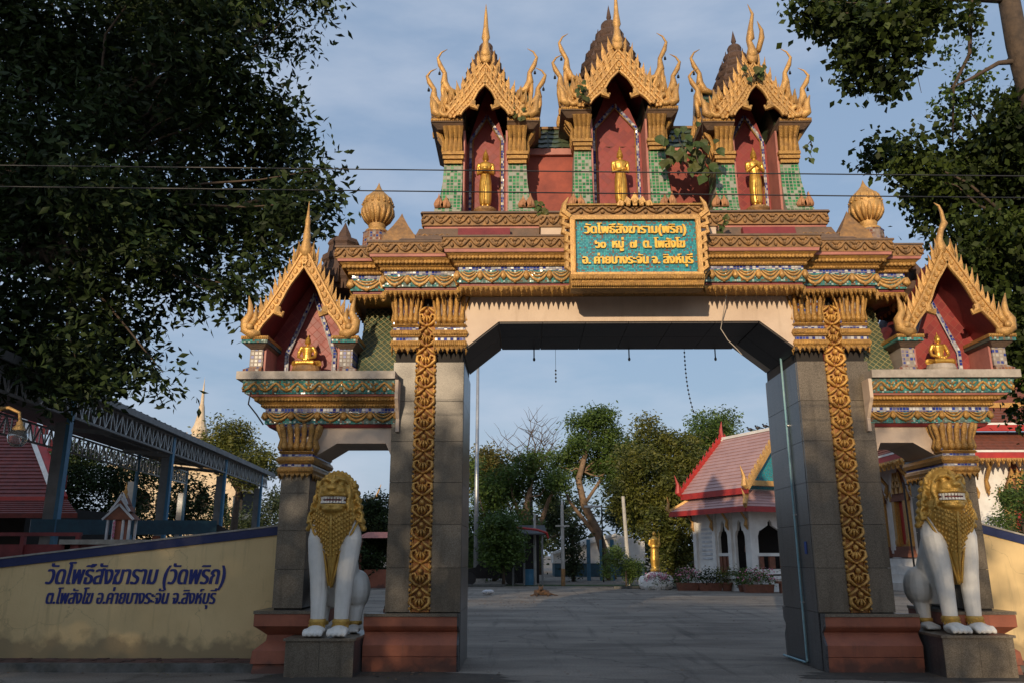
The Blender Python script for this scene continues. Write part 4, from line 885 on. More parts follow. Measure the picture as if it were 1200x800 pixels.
        # short mosaic post with stepped foot, gilded eave over it
        a, b = sorted((nc + t * (iw + .04), nc + t * (iw + .24))); a2, b2 = a - .07 * (t < 0) , b + .07 * (t > 0)
        q = MB(); q.box(a, b, yf + .02, yf + dep, zb + .10, ze - .10); q.build('mosaic_post', BLUEC, root)
        q = MB(); q.box(a2 - .01, b2 + .01, yf - .03, yf + dep, zb, zb + .06); q.fr(a2, b2, yf - .02, yf + dep, zb + .062, a - .005, b + .005, yf + .01, yf + dep, zb + .10); q.build('post_foot', REDS, root)
        q = MB(); q.fr(a, b, yf + .0, yf + dep, ze - .10, a - .08, b + .08, yf - .1, yf + dep, ze - .03); q.build('eave_cove', BTILE, root)
        q = MB(); q.box(a - .10, b + .10, yf - .13, yf + dep + .1, ze - .027, ze + .02); q.build('eave_band', TEAL, root); q = MB(); q.box(a - .11, b + .11, yf - .14, yf + dep + .1, ze + .023, ze + .075); q.build('eave_top', GOLD, root)
        row('bead_row', 'eave_beads', root, (a - .10, yf - .14), (b + .10, yf - .14), ze + .025, .12, .045, .05)
        # roof shell
        q = MB(); ex = iw + .22; T = .05
        q.add([(nc, yf - .08, za - .06), (nc + t * ex, yf - .08, ze + .09), (nc + t * ex, yf + 1.5, ze + .09), (nc, yf + 1.5, za - .06), (nc, yf - .08, za - .06 - T * 1.6), (nc + t * (ex - .05), yf - .08, ze + .06), (nc + t * (ex - .05), yf + 1.5, ze + .06), (nc, yf + 1.5, za - .06 - T * 1.6)], [(0, 1, 2, 3), (7, 6, 5, 4), (0, 4, 5, 1), (2, 6, 7, 3), (1, 5, 6, 2), (0, 3, 7, 4)])
        q.build('gable_roof', DRED, root)
        m = MB(); x = nc + t * (iw + .18)
        m.tube([(x - t * .12, yf - .12, ze + .12), (x, yf - .14, ze + .10), (x + t * .10, yf - .14, ze + .17), (x + t * .12, yf - .14, ze + .30), (x + t * .05, yf - .14, ze + .42), (x + t * .06, yf - .14, ze + .55), (x + t * .10, yf - .14, ze + .72)], [.05, .085, .09, .075, .06, .04, .006], 7)
        m.tube([(x + t * .05, yf - .15, ze + .2), (x - t * .04, yf - .16, ze + .34), (x - t * .03, yf - .16, ze + .5)], [.05, .05, .01], 6); m.ball((x + t * .03, yf - .2, ze + .2), (.06, .05, .06), 7, 5); m.build('naga_head', GOLDP, root, smooth=True)
    barge(root, nc, za, iw + .20, ze + .13, yf - .10, .05, 11, .30, wd=.125, curve=.055)
    m = MB(); H = zt - za
    if s < 0: m.tube([(nc, yf - .1, za - .12), (nc, yf - .12, za + .02), (nc, yf - .12, za + .22 * H), (nc, yf - .12, za + .3 * H), (nc, yf - .12, za + .5 * H), (nc, yf - .12, za + .62 * H), (nc, yf - .12, za + .68 * H), (nc, yf - .12, zt)], [.06, .105, .06, .065, .04, .045, .03, .004], 8)
    else: m.tube([(nc - .04, yf - .1, za - .12), (nc - .04, yf - .12, za + .02), (nc - .05, yf - .12, za + .2 * H), (nc + .0, yf - .12, za + .4 * H), (nc + .07, yf - .12, za + .55 * H), (nc + .06, yf - .12, za + .62 * H), (nc + .05, yf - .12, za + .8 * H), (nc + .02, yf - .12, za + .93 * H), (nc - .05, yf - .12, zt)], [.05, .085, .055, .045, .055, .034, .028, .02, .004], 8)
    m.build('apex_spire', GOLDP, root, smooth=True)
    for t in (-1, 1): place(U['flame'] if t > 0 else U['flame_m'], 'flame', root, (nc + t * .13, yf - .12, za - .16), 0, (.16, .3, .30))

# ================================================================== statues
def standing(cx, y, z, h, pose, label):
    """slender standing Buddha in a long robe on a lotus base"""
    m = MB(); k = h
    st = [(.035, .035, .0, 0), (.10, .07, .02, 0), (.115, .075, .10, 0), (.12, .085, .28, 0), (.115, .085, .42, 0), (.095, .07, .54, 0), (.10, .07, .62, 0), (.125, .075, .70, 0), (.135, .07, .755, 0), (.09, .055, .79, 0), (.035, .035, .81, 0), (.033, .033, .835, 0)]
    n = 14; vs = []; fs = []
    for a, b, zz, _ in st:
        for i in range(n): t = 2 * math.pi * i / n; vs.append((cx + a * k * math.cos(t), y + b * k * math.sin(t), z + (.06 + zz * .94) * k))
    for j in range(len(st) - 1):
        for i in range(n): fs.append((j * n + i, j * n + (i + 1) % n, (j + 1) * n + (i + 1) % n, (j + 1) * n + i))
    fs += [tuple(range(n - 1, -1, -1)), tuple((len(st) - 1) * n + i for i in range(n))]; m.add(vs, fs)
    Z = lambda t: z + t * k
    m.ball((cx, y - .005 * k, Z(.895)), (.052 * k, .055 * k, .068 * k), 12, 9)
    m.ball((cx, y + .008 * k, Z(.925)), (.055 * k, .055 * k, .05 * k), 12, 8)
    m.lathe([(.04 * k, Z(.96)), (.034 * k, Z(.985)), (.016 * k, Z(1.0)), (.012 * k, Z(1.03)), (.0, Z(1.08))], 8, (cx, y))
    for t in (-1, 1):
        m.ball((cx + t * .054 * k, y, Z(.875)), (.010 * k, .014 * k, .034 * k), 6, 5)
        m.ball((cx + t * .125 * k, y, Z(.755)), (.045 * k, .045 * k, .042 * k), 8, 6)
        m.tube([(cx + t * .045 * k, y - .02 * k, Z(.0)), (cx + t * .045 * k, y - .02 * k, Z(.08))], .03 * k, 7)
        m.ball((cx + t * .048 * k, y - .05 * k, Z(.012)), (.028 * k, .06 * k, .018 * k), 8, 5)
    m.tube([(cx, y - .055 * k, Z(.905)), (cx, y - .068 * k, Z(.885)), (cx, y - .058 * k, Z(.875))], [.006 * k, .012 * k, .006 * k], 5)
    for t in (-1, 1): m.ball((cx + t * .02 * k, y - .052 * k, Z(.905)), (.011 * k, .006 * k, .005 * k), 6, 4)
    m.ball((cx, y - .054 * k, Z(.858)), (.016 * k, .007 * k, .006 * k), 6, 4)
    hands = {'bowl': ((-.035, -.115, .615), (.035, -.115, .615)), 'belly': ((.03, -.10, .625), (-.02, -.11, .60)), 'palms': ((-.012, -.115, .70), (.012, -.115, .70))}[pose]
    for t, hd in zip((-1, 1), hands):
        el = (t * .140, -.015, .60) if pose != 'palms' else (t * .150, -.03, .615)
        m.tube([(cx + t * .135 * k, y, Z(.755)), (cx + t * .142 * k, y - .005 * k, Z(.68)), (cx + el[0] * k, y + el[1] * k, Z(el[2])), (cx + (el[0] + hd[0]) / 2 * k, y + (el[1] + hd[1]) / 2 * k, Z((el[2] + hd[2]) / 2)), (cx + hd[0] * k, y + hd[1] * k, Z(hd[2]))], [.036 * k, .034 * k, .030 * k, .023 * k, .016 * k], 8)
        for f_ in range(4):     # fingers
            o = (f_ - 1.5) * .010 * k
            if pose == 'palms': P = [(cx + hd[0] * k, y + hd[1] * k + o, Z(hd[2])), (cx + hd[0] * .6 * k, y + (hd[1] - .02) * k + o, Z(hd[2] + .045 + .006 * (f_ in (1, 2))))]
            else: P = [(cx + hd[0] * k, y + hd[1] * k - .004 * k, Z(hd[2]) + o), (cx + (hd[0] - t * .05) * k, y + (hd[1] - .006) * k, Z(hd[2]) + o)]
            m.tube(P, .0065 * k, 5)
        m.tube([(cx + hd[0] * k, y + hd[1] * k, Z(hd[2] + .012)), (cx + (hd[0] - t * .015) * k, y + (hd[1] - .01) * k, Z(hd[2] + .04))], .007 * k, 5)
    if pose == 'bowl': m.lathe([(.03 * k, Z(.59)), (.062 * k, Z(.625)), (.06 * k, Z(.66)), (.045 * k, Z(.672))], 12, (cx, y - .13 * k))
    m.tube([(cx + .11 * k, y - .062 * k, Z(.74)), (cx + .02 * k, y - .088 * k, Z(.60)), (cx - .03 * k, y - .092 * k, Z(.3)), (cx - .02 * k, y - .085 * k, Z(.09))], .010 * k, 5)
    me = fuse(m, .0085 * k, 2); me.materials.append(GOLDS)
    for v in me.vertices: v.co.x = cx + (v.co.x - cx) * .86
    root = empty('standing_buddha', (cx, y, z - .2), label, 'statue', 'standing gilded figures in the tower niches')
    me.transform(Matrix.Translation((-cx, -y, -z))); link('figure', me, root, (cx, y, z))
    q = MB(); q.lathe([(.20 * k, z - .2), (.21 * k, z - .16), (.17 * k, z - .13), (.15 * k, z - .09), (.18 * k, z - .05), (.185 * k, z - .02), (.14 * k, z + .012)], 18, (cx, y)); q.build('lotus_base', GOLDW, root, smooth=False)
    return root
standing(XC + .02, 12.78, 7.31, 1.08, 'belly', 'gilded standing Buddha with hands crossed at the waist, in the central taller niche')
standing(XC - 2.30, 12.74, 7.26, 1.08, 'bowl', 'gilded standing Buddha holding an alms bowl, in the tower niche above the left pier')
standing(XC + 2.31, 12.74, 7.26, 1.08, 'palms', 'gilded standing Buddha with raised palms together, in the right tower niche by the climbing plant')
def seated(cx, y, z, h, label, palecol):
    m = MB(); k = h; Z = lambda t: z + t * k
    m.ball((cx, y, Z(.10)), (.40 * k, .26 * k, .10 * k), 16, 8)
    for t in (-1, 1):
        m.tube([(cx + t * .1 * k, y + .08 * k, Z(.12)), (cx + t * .38 * k, y - .05 * k, Z(.11)), (cx + t * .25 * k, y - .2 * k, Z(.10)), (cx - t * .1 * k, y - .2 * k, Z(.12))], [.10 * k, .10 * k, .085 * k, .055 * k], 8)
        m.tube([(cx + t * .18 * k, y, Z(.60)), (cx + t * .25 * k, y + .01 * k, Z(.45)), (cx + t * .25 * k, y - .04 * k, Z(.32)), (cx + t * .08 * k, y - .18 * k, Z(.22))], [.065 * k, .06 * k, .05 * k, .035 * k], 8)
        m.ball((cx + t * .085 * k, y, Z(.745)), (.015 * k, .02 * k, .055 * k), 6, 5); m.ball((cx + t * .17 * k, y, Z(.605)), (.07 * k, .065 * k, .06 * k), 8, 6)
        for f_ in range(4): m.tube([(cx + t * .06 * k, y - .19 * k, Z(.20) + f_ * .008 * k), (cx - t * .06 * k, y - .21 * k, Z(.20) + f_ * .01 * k)], .011 * k, 5)
    m.lathe([(.16 * k, Z(.12)), (.14 * k, Z(.25)), (.125 * k, Z(.36)), (.155 * k, Z(.50)), (.175 * k, Z(.58)), (.12 * k, Z(.645)), (.05 * k, Z(.67)), (.048 * k, Z(.71))], 14, (cx, y), sy=.68)
    m.ball((cx, y - .01 * k, Z(.78)), (.08 * k, .085 * k, .10 * k), 12, 9); m.ball((cx, y + .01 * k, Z(.83)), (.085 * k, .088 * k, .075 * k), 12, 8)
    m.lathe([(.05 * k, Z(.88)), (.045 * k, Z(.92)), (.02 * k, Z(.94)), (.015 * k, Z(.98)), (0, Z(1.08))], 8, (cx, y))
    m.ball((cx, y - .09 * k, Z(.775)), (.012 * k, .018 * k, .025 * k), 6, 5)
    me = fuse(m, .012 * k, 2); me.materials.append(GOLDS); root = empty('seated_buddha', (cx, y, z - .13), label, 'statue', 'small seated gilded figures in the wing niches')
    me.transform(Matrix.Translation((-cx, -y, -z))); link('figure', me, root, (cx, y, z))
    q = MB(); q.lathe([(.50 * k, z - .16), (.50 * k, z - .13), (.40 * k, z - .10), (.44 * k, z - .05), (.40 * k, z + .015)], 18, (cx, y), sy=.7); q.build('cloth_draped_base', GOLDW if palecol == 0 else SLAB, root)
seated(-3.42, 12.52, 4.48, .53, 'small gilded seated Buddha on a gold base, in the left wing niche', 0)
seated(6.60, 12.52, 4.48, .53, 'small gilded seated Buddha on a pale stone base, in the right wing niche', 1)

# ================================================================== guardian lions and their pedestals
def lion_parts():
    w = MB()
    for t in (-1, 1):
        w.tube([(t * .165, -.02, .10), (t * .165, -.02, .22), (t * .17, -.01, .45), (t * .18, .0, .75), (t * .195, .03, 1.05), (t * .20, .06, 1.3), (t * .17, .10, 1.52), (t * .12, .14, 1.66)], [.10, .102, .112, .13, .165, .19, .19, .15], 14)
        w.ball((t * .165, -.10, .075), (.135, .18, .085), 12, 8)
        for i in range(4): x = t * .165 + (i - 1.5) * .072; w.tube([(x, -.10, .085), (x * 1.0, -.25, .085), (x, -.30, .05), (x, -.305, .02)], [.034, .039, .036, .022], 7)
        # haunch, hind shank and hind paw
        w.ball((t * .25, .66, .60), (.19, .27, .29), 14, 10); w.tube([(t * .26, .70, .55), (t * .25, .60, .35), (t * .245, .56, .12)], [.16, .115, .085], 10)
        w.ball((t * .25, .47, .06), (.105, .16, .065), 10, 7)
        for i in range(4): x = t * .25 + (i - 1.5) * .052; w.tube([(x, .45, .07), (x, .33, .055), (x, .30, .025)], [.03, .033, .022], 6)
    w.tube([(0, .16, 1.5), (0, .30, 1.25), (0, .50, .95), (0, .68, .62), (0, .72, .4)], [.25, .27, .27, .29, .26], 16)
    w.tube([(0, .95, .30), (.06, 1.02, .55), (.0, 1.0, .8), (-.05, .96, 1.0)], [.06, .06, .06, .03], 8)
    white = fuse(w, .0145, 2)
    g = MB()
    # mane, neck and bib
    g.ball((0, .10, 1.74), (.35, .28, .25), 18, 12); g.ball((0, .06, 1.95), (.295, .27, .34), 18, 12)
    vs = []; fs = []; lv = [(1.72, .25, -.24), (1.58, .33, -.26), (1.42, .275, -.235), (1.27, .18, -.205), (1.12, .105, -.17), (.97, .075, -.14), (.84, .055, -.12), (.72, .035, -.10), (.65, .008, -.09)]
    for z, hw, yf in lv: vs += [(-hw, .06, z), (-hw * .85, yf * .55, z), (-hw * .45, yf * .93, z), (0, yf, z), (hw * .45, yf * .93, z), (hw * .85, yf * .55, z), (hw, .06, z), (0, .14, z)]
    for j in range(len(lv) - 1):
        for i in range(8): fs.append((j * 8 + i, j * 8 + (i + 1) % 8, (j + 1) * 8 + (i + 1) % 8, (j + 1) * 8 + i))
    fs += [tuple(range(8))[::-1], tuple((len(lv) - 1) * 8 + i for i in range(8))]; g.add(vs, [f[::-1] for f in fs])
    # muzzle above and jaw below an open mouth
    g.ball((0, -.20, 2.0), (.20, .15, .11), 14, 9); g.ball((0, -.17, 1.745), (.185, .16, .075), 14, 8); g.ball((0, -.14, 1.68), (.17, .13, .07), 14, 8)
    g.ball((0, -.335, 2.035), (.085, .05, .05), 10, 7); g.tube([(-.2, -.12, 1.96), (-.19, -.22, 1.94), (0, -.345, 1.945), (.19, -.22, 1.94), (.2, -.12, 1.96)], .028, 7)
    g.tube([(-.2, -.1, 1.80), (-.18, -.22, 1.79), (0, -.32, 1.79), (.18, -.22, 1.79), (.2, -.1, 1.80)], .026, 7)
    for t in (-1, 1):
        g.ball((t * .042, -.375, 2.03), (.03, .02, .022), 6, 5); g.ball((t * .115, -.215, 2.10), (.055, .045, .042), 10, 7)
        g.tube([(t * .03, -.27, 2.13), (t * .09, -.275, 2.165), (t * .17, -.22, 2.155), (t * .215, -.14, 2.09)], [.022, .03, .03, .018], 7)
        g.tube([(t * .22, -.08, 2.06), (t * .245, -.10, 1.95), (t * .22, -.13, 1.85), (t * .24, -.12, 1.74), (t * .2, -.12, 1.66)], [.03, .04, .035, .04, .025], 7)
        g.tube([(t * .25, .0, 2.02), (t * .30, -.03, 2.08), (t * .315, -.03, 2.17)], [.05, .045, .008], 7)
        for (cx_, cz_, r_) in ((.285, 2.02, .07), (.315, 1.90, .075), (.345, 1.78, .08), (.37, 1.66, .08)):   # tight spiral curls of the mane
            g.tube([(t * (cx_ + r_ * math.cos(R(a)) * (1 - a / 640) - .02), .0 - a / 9000, cz_ + r_ * math.sin(R(a)) * (1 - a / 640)) for a in range(-60, 400, 46)], .021, 6)
            g.ball((t * (cx_ - .02), .05, cz_), (r_ * .9, .05, r_ * .9), 8, 6)
        for i in range(7):
            z = 2.12 - i * .10; x = .27 + .11 * math.sin(min(i, 5) / 5 * 1.5); g.ball((t * x, .0 + .012 * i, z), (.046, .06, .046), 7, 5); g.ball((t * (x + .025), .1, z - .04), (.05, .07, .05), 7, 5)
        g.tube([(t * .34, -.01, 1.58), (t * .41, -.02, 1.57), (t * .43, -.02, 1.64)], [.045, .035, .01], 6)
    for j, (rz_, rr) in enumerate(((.305, .028), (.24, .018), (.175, .016))):
        for i in range(-7, 8):
            a = R(90 + i * 12.5); g.ball((rz_ * math.cos(a) * 1.0, .03 - j * .095, 1.98 + rz_ * math.sin(a) * 1.0), (rr * 1.25, .035, rr * 1.25), 6, 5)
    g.tube([(0, -.19, 2.28 - .05), (0, -.27, 2.12), (0, -.31, 2.08)], [.03, .035, .02], 7)
    gold = fuse(g, .0125, 1)
    for v in gold.vertices:
        if v.co.z > 1.45: v.co.x *= 1 - .10 * min(1, (v.co.z - 1.45) / .25)
    sc = MB()                                     # feather-like scales down both sides of the bib
    for t in (-1, 1):
        for i in range(9):
            for j in range(7):
                x = t * (.035 + j * .038); z = 1.60 - i * .062 + j * .022; lim = np.interp(z, [.97, 1.12, 1.27, 1.42, 1.58], [.075, .105, .18, .275, .33])
                if abs(x) > lim - .03: continue
                yf = np.interp(z, [.95, 1.10, 1.25, 1.42, 1.58], [-.135, -.165, -.20, -.235, -.26]); y = yf * (1 - .55 * (abs(x) / lim) ** 2.2)
                sc.ball((x, y, z), (.019, .016, .026), 6, 4)
    P = [(0, -.275, 1.66), (0, -.26, 1.5), (0, -.225, 1.3), (0, -.18, 1.1), (0, -.145, .95), (0, -.12, .75)]; sc.tube(P, [.016, .02, .02, .018, .014, .008], 6)
    for t in (-1, 1): sc.tube([(t * .34, -.06, 1.56), (t * .28, -.09, 1.42), (t * .185, -.10, 1.27), (t * .11, -.10, 1.12), (t * .078, -.09, .97), (t * .055, -.09, .84), (t * .02, -.09, .68)], .018, 6)
    AN = []
    for t in (-1, 1):
        an = MB(); an.lathe([(.10, .14), (.125, .15), (.115, .18), (.128, .20), (.108, .235), (.10, .235)], 16, (t * .165, -.02)); hn = MB(); hn.lathe([(.09, .11), (.108, .12), (.105, .16), (.09, .17)], 14, (t * .247, .565))
        for i in range(7): a = R(200 + i * 23); an.ball((t * .165 + .11 * math.cos(a), -.02 + .11 * math.sin(a), .14), (.02, .02, .03), 6, 4)
        AN += [an.mesh('anklet', GOLDL, True), hn.mesh('anklet', GOLDL, True)]
    mo = MB(); mo.ball((0, -.14, 1.865), (.175, .155, .065), 12, 6)
    te = MB()
    for rowz, h in ((1.912, -.035), (1.822, .032)):
        for i in range(11):
            a = R(-72 + i * 14.4); x = .172 * math.sin(a); y = -.15 - .165 * math.cos(a) * .92; w_ = .017; hh = h * (1.6 if i in (1, 9) else 1)
            te.fr(x - w_, x + w_, y - .008, y + .03, rowz if h < 0 else rowz, x - w_ * .7, x + w_ * .7, y - .004, y + .03, rowz + hh) if h > 0 else te.fr(x - w_ * .7, x + w_ * .7, y - .004, y + .03, rowz + hh, x - w_, x + w_, y - .008, y + .03, rowz)
    return white, gold, sc.mesh('bib_scales', GOLDL, True), AN, mo.mesh('mouth', MOUTH, True), te.mesh('teeth', TEETH)
LW, LG, LS, LA, LM, LT = lion_parts(); LW.materials.append(WHITEL); LG.materials.append(GOLDL)
def lion(x, y, z, label):
    r = empty('guardian_lion', (x, y, z), label, 'lion statue', 'guardian lions in front of the gate')
    link('body', LW, r, (x, y, z)); hd = link('gilded_mane_and_head', LG, r, (x, y, z)); link('bib_scales', LS, r, (x, y, z)); [link('anklet', q_, r, (x, y, z)) for q_ in LA]; link('mouth', LM, hd, (x, y, z)); link('teeth', LT, hd, (x, y, z)); return r
def pedestal(x0, x1, y0, y1, h, label):
    r = empty('lion_pedestal', ((x0 + x1) / 2, (y0 + y1) / 2, 0), label, 'pedestal', 'granite pedestals under the guardian lions')
    q = MB(); q.box(x0 + .02, x1 - .02, y0 + .02, y1 - .02, 0, h - .03); q.build('core', DARK, r)
    xm = (x0 + x1) / 2
    for a, b in ((x0, xm), (xm, x1)): q = MB(); q.box(a + .002, b - .002, y0, y0 + .018, 0, h - .035); q.build('granite_panel', GR, r); q = MB(); q.box(a + .002, b - .002, y1 - .018, y1, 0, h - .035); q.build('granite_panel', GR, r)
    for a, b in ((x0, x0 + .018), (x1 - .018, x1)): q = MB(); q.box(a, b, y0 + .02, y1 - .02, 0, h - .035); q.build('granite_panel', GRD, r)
    q = MB(); q.box(x0 - .025, x1 + .025, y0 - .025, y1 + .025, h - .033, h); q.build('top_slab', GR, r)
pedestal(-3.24, -2.30, 11.72, 12.98, .50, 'grey granite pedestal under the left guardian lion, beside the cream name wall')
pedestal(5.72, 6.68, 11.78, 12.98, .545, 'grey granite pedestal under the right guardian lion, right of the driveway')
lion(-2.72, 12.03, .50, 'white and gold guardian lion left of the driveway, in front of the cream name wall')
lion(6.17, 12.08, .545, 'white and gold guardian lion right of the driveway, its haunch showing at its left')
# ================================================================== compound walls, paving and kerb
lw = empty('boundary_wall', (-6.0, 13.2, 0), 'cream boundary wall with navy band and blue Thai lettering, left of the gate', 'wall')
def wallpart(par, P0, P1, z0a, z0b, z1a, z1b, th, mt, nm):
    (xa, ya), (xb, yb) = P0, P1; dx, dy = xb - xa, yb - ya; l_ = math.hypot(dx, dy); nx, ny = -dy / l_ * th, dx / l_ * th
    m = MB(); m.add([(xa, ya, z0a), (xb, yb, z0b), (xb + nx, yb + ny, z0b), (xa + nx, ya + ny, z0a), (xa, ya, z1a), (xb, yb, z1b), (xb + nx, yb + ny, z1b), (xa + nx, ya + ny, z1a)], [(0, 3, 2, 1), (4, 5, 6, 7), (0, 1, 5, 4), (1, 2, 6, 5), (2, 3, 7, 6), (3, 0, 4, 7)]); return m.build(nm, mt, par)
A, B = (-13.5, 13.0), (-3.62, 13.0)
def zt(x): return 1.54 + (x + 8.15) * .1145 if x > -9 else 1.44
for (xa, xb) in ((-9, -3.62), (-16, -9)):
    wallpart(lw, (xa, 13.0), (xb, 13.0), 0, 0, zt(xa) - .13, zt(xb) - .13, .16, WALLC, 'wall_face')
    wallpart(lw, (xa, 12.975), (xb, 12.975), zt(xa) - .128, zt(xb) - .128, zt(xa), zt(xb), .21, NAVY, 'navy_band')
    wallpart(lw, (xa, 12.965), (xb, 12.965), zt(xa) + .002, zt(xb) + .002, zt(xa) + .028, zt(xb) + .028, .23, COPE, 'coping')
thai("วัดโพธิ์สังฆาราม (วัดพริก)", .40, (-7.38, 12.993, 1.17), NAVYT, 'painted_lettering', lw, extrude=.003, bold=.012, shear=.2, width=2.78)
thai("ต.โพสังโฆ อ.ค่ายบางระจัน จ.สิงห์บุรี", .29, (-7.33, 12.993, .88), NAVYT, 'painted_lettering', lw, extrude=.003, bold=.010, shear=.2, width=2.62)
rw = empty('boundary_wall', (9.5, 13.1, 0), 'cream boundary wall with navy band, right of the gate behind the right lion', 'wall')
for xa, xb, za, zb_ in ((6.74, 8.6, 2.16, 1.66), (8.6, 16, 1.66, 1.60)):
    wallpart(rw, (xa, 13.0), (xb, 13.0), 0, 0, za - .13, zb_ - .13, .16, WALLC, 'wall_face'); wallpart(rw, (xa, 12.975), (xb, 12.975), za - .128, zb_ - .128, za, zb_, .21, NAVY, 'navy_band'); wallpart(rw, (xa, 12.965), (xb, 12.965), za + .002, zb_ + .002, za + .028, zb_ + .028, .23, COPE, 'coping')
for s, x0, x1 in ((-1, -14, -3.35), (1, 6.75, 15)):
    q = MB(); q.box(x0, x1, 12.35 if s < 0 else 12.5, 12.96, 0, .085); pv = q.build('pavement', KERB, None, kind='structure')
    q = MB(); q.fr(x0, x1, 12.18 if s < 0 else 12.32, 12.34 if s < 0 else 12.49, 0, x0, x1, 12.20 if s < 0 else 12.34, 12.34 if s < 0 else 12.49, .11); q.build('kerb', KERB, None, kind='structure')
    if s < 0:
        for r_ in range(3):
            for i in range(34):
                q = MB(); a = -9.9 + i * .195 + (r_ % 2) * .09
                if a + .18 > -3.4: continue
                q.box(a, a + .183, 12.37 + r_ * .19, 12.37 + r_ * .19 + .178, .087, .104 + random.uniform(-.006, .006)); q.build('paving_brick', BRK, pv)
# worn concrete apron under the gate
rg0 = random.Random(3); P = []
for i in range(26): t = i / 25; P.append((-1.0 - .9 * math.sin(t * 3.1) * (1 - t) + rg0.uniform(-.05, .05), 12.1 - t * 7))
q = MB(); vs = [(x, y, .004) for x, y in P] + [(5.2 + 1.2 * (i / 25) + rg0.uniform(-.05, .05), P[25 - i][1] + .2, .004) for i in range(26)]
vs = [(-.9, 14.2, .004)] + vs + [(4.3, 14.2, .004)]
q.add(vs, [tuple(range(len(vs) - 1, -1, -1)) if False else tuple(range(len(vs)))])
q.build('driveway_apron', KERB, None, kind='structure') if False else None
# dirt margin along the plinths
def patch(cx, cy, rx, ry, mt, nm, z=.004, seed=1, n=26):
    rg = random.Random(seed); q = MB(); vs = []
    for i in range(n): a = 2 * math.pi * i / n; k = 1 + rg.uniform(-.18, .18); vs.append((cx + rx * k * math.cos(a), cy + ry * k * math.sin(a), z))
    q.add(vs, [tuple(range(n))]); return q.build(nm, mt, None, kind='structure')
DIRT = M('brown_dirt', (.075, .06, .045), (.045, .038, .03), rough=.95, scale=4, bump=.6, bscale=30)
patch(-1.9, 11.75, 1.9, .62, DIRT, 'dirt_patch', seed=4); patch(5.6, 11.9, 1.9, .50, DIRT, 'dirt_patch', .004, 5); patch(4.0, 46, 5, .8, MOSSG, 'grass_verge', .02, 6); patch(19, 41.3, 2.2, .5, MOSSG, 'grass_verge', .02, 8)
lt = leaf_mesh([(0, 30, .03, 14, 17, .02), (-1.5, 12, .03, 9, .8, .02)], 1300, .07, 'leaf_litter', BARKT, .0, 91, 1, 0, .6, .0)
_v = np.empty(len(lt.vertices) * 3, np.float32); lt.vertices.foreach_get('co', _v); _v = _v.reshape(-1, 3); _c = _v.reshape(-1, 4, 3); _b = _c[:, :1].copy(); _c[:] = _c - _b; _c[..., 2] *= .25; _b[..., 2] = .012; _c += _b; _c[..., 2] = np.maximum(_c[..., 2], .006); lt.vertices.foreach_set('co', _c.reshape(-1)); lt.update()
o = link('leaf_litter', lt, None, (0, 0, 0)); tag(o, 'scattered dry leaf litter on the asphalt yard', 'leaf litter', kind='stuff')
rgL = random.Random(12)
for i in range(30):                                   # fallen leaves
    side = rgL.random() < .75; x = rgL.uniform(-8, -1.2) if side else rgL.uniform(3.5, 6.9); y = rgL.uniform(11.0, 12.3) if not side else rgL.uniform(11.6, 12.9)
    z = .112 if (side and x < -3.4 and 12.35 < y < 12.9) else .008
    q = MB(); a = rgL.uniform(0, 6.28); l_ = .05; c_, s_ = math.cos(a) * l_, math.sin(a) * l_
    q.add([(x, y, z), (x + c_ * .5 - s_ * .3, y + s_ * .5 + c_ * .3, z + .012), (x + c_, y + s_, z + .004), (x + c_ * .5 + s_ * .3, y + s_ * .5 - c_ * .3, z + .01)], [(0, 1, 2), (0, 2, 3)])
    tag(q.build('fallen_leaf', [BARKT, LEAFY, BTILE][i % 3]), 'small dry leaf fallen on the paving by the gate', 'leaf', 'dry leaves fallen along the foot of the gate')

# ================================================================== overhead cables, hanging lamp cords
for nm, z, y, l_ in (('overhead_cable', 5.14, 7.0, 'upper of two thin black overhead cables crossing in front of the tower niches'), ('overhead_cable', 4.92, 7.0, 'lower of two thin black overhead cables crossing in front of the tower niches')):
    q = MB(); q.tube([(-14 + 28 * i / 20, y + .0 * i, z - .012 * math.sin(math.pi * i / 20) - (i - 9) * 1.4 * .0175) for i in range(21)], .0062, 5); tag(q.build(nm, WIRE), l_, 'cable', 'cables above the street')
for x, y, n, l_, lb in ((.22, 13.95, 0, .17, 'left'), (1.9, 13.95, 0, .17, 'middle'), (3.42, 13.95, 0, .17, 'right')):
    q = MB(); q.tube([(x, y, 5.155), (x, y, 4.96)], .012, 5); r = q.build('hanging_lamp_cord', WIRE); tag(r, 'short black cord with a bulb socket hanging under the beam, %s one of three' % lb, 'lamp cord', 'bulb cords hanging under the gate beam')
    q = MB(); q.ball((x, y, 4.945), (.024, .024, .035), 7, 5); q.build('socket', GREY if lb != 'left' else WIRE, r)
for x, z0, z1, n, lab in ((.60, 5.14, 4.55, 9, 'thin string of small dark beads hanging under the gate beam, left of middle'), (2.88, 5.14, 4.02, 15, 'longer drooping string of small dark flags hanging under the gate beam, right of middle')):
    pts = [(x + (.10 * ((i / n) ** 3) if n > 10 else 0), 13.96, z0 + (z1 - z0) * i / n) for i in range(n + 1)]; q = MB(); q.tube(pts, .003, 4); r = tag(q.build('hanging_string', WIRE), lab, 'string')
    for i, p in enumerate(pts[1:]):
        if n < 10 and i < 5: continue
        q = MB(); q.ball(p, (.017, .012, .02), 6, 4); q.build('bead', IRON, r)
q = MB(); q.tube([(3.18, 12.0, 5.5), (3.15, 12.2, 5.2), (3.12, 12.27, 5.02), (3.2, 12.2, 4.82), (3.30, 12.1, 4.66), (3.36, 12.05, 4.55)], .008, 5); tag(q.build('loose_cable', SLAB), 'pale loose cable dangling from the middle of the beam, its end bent', 'cable')
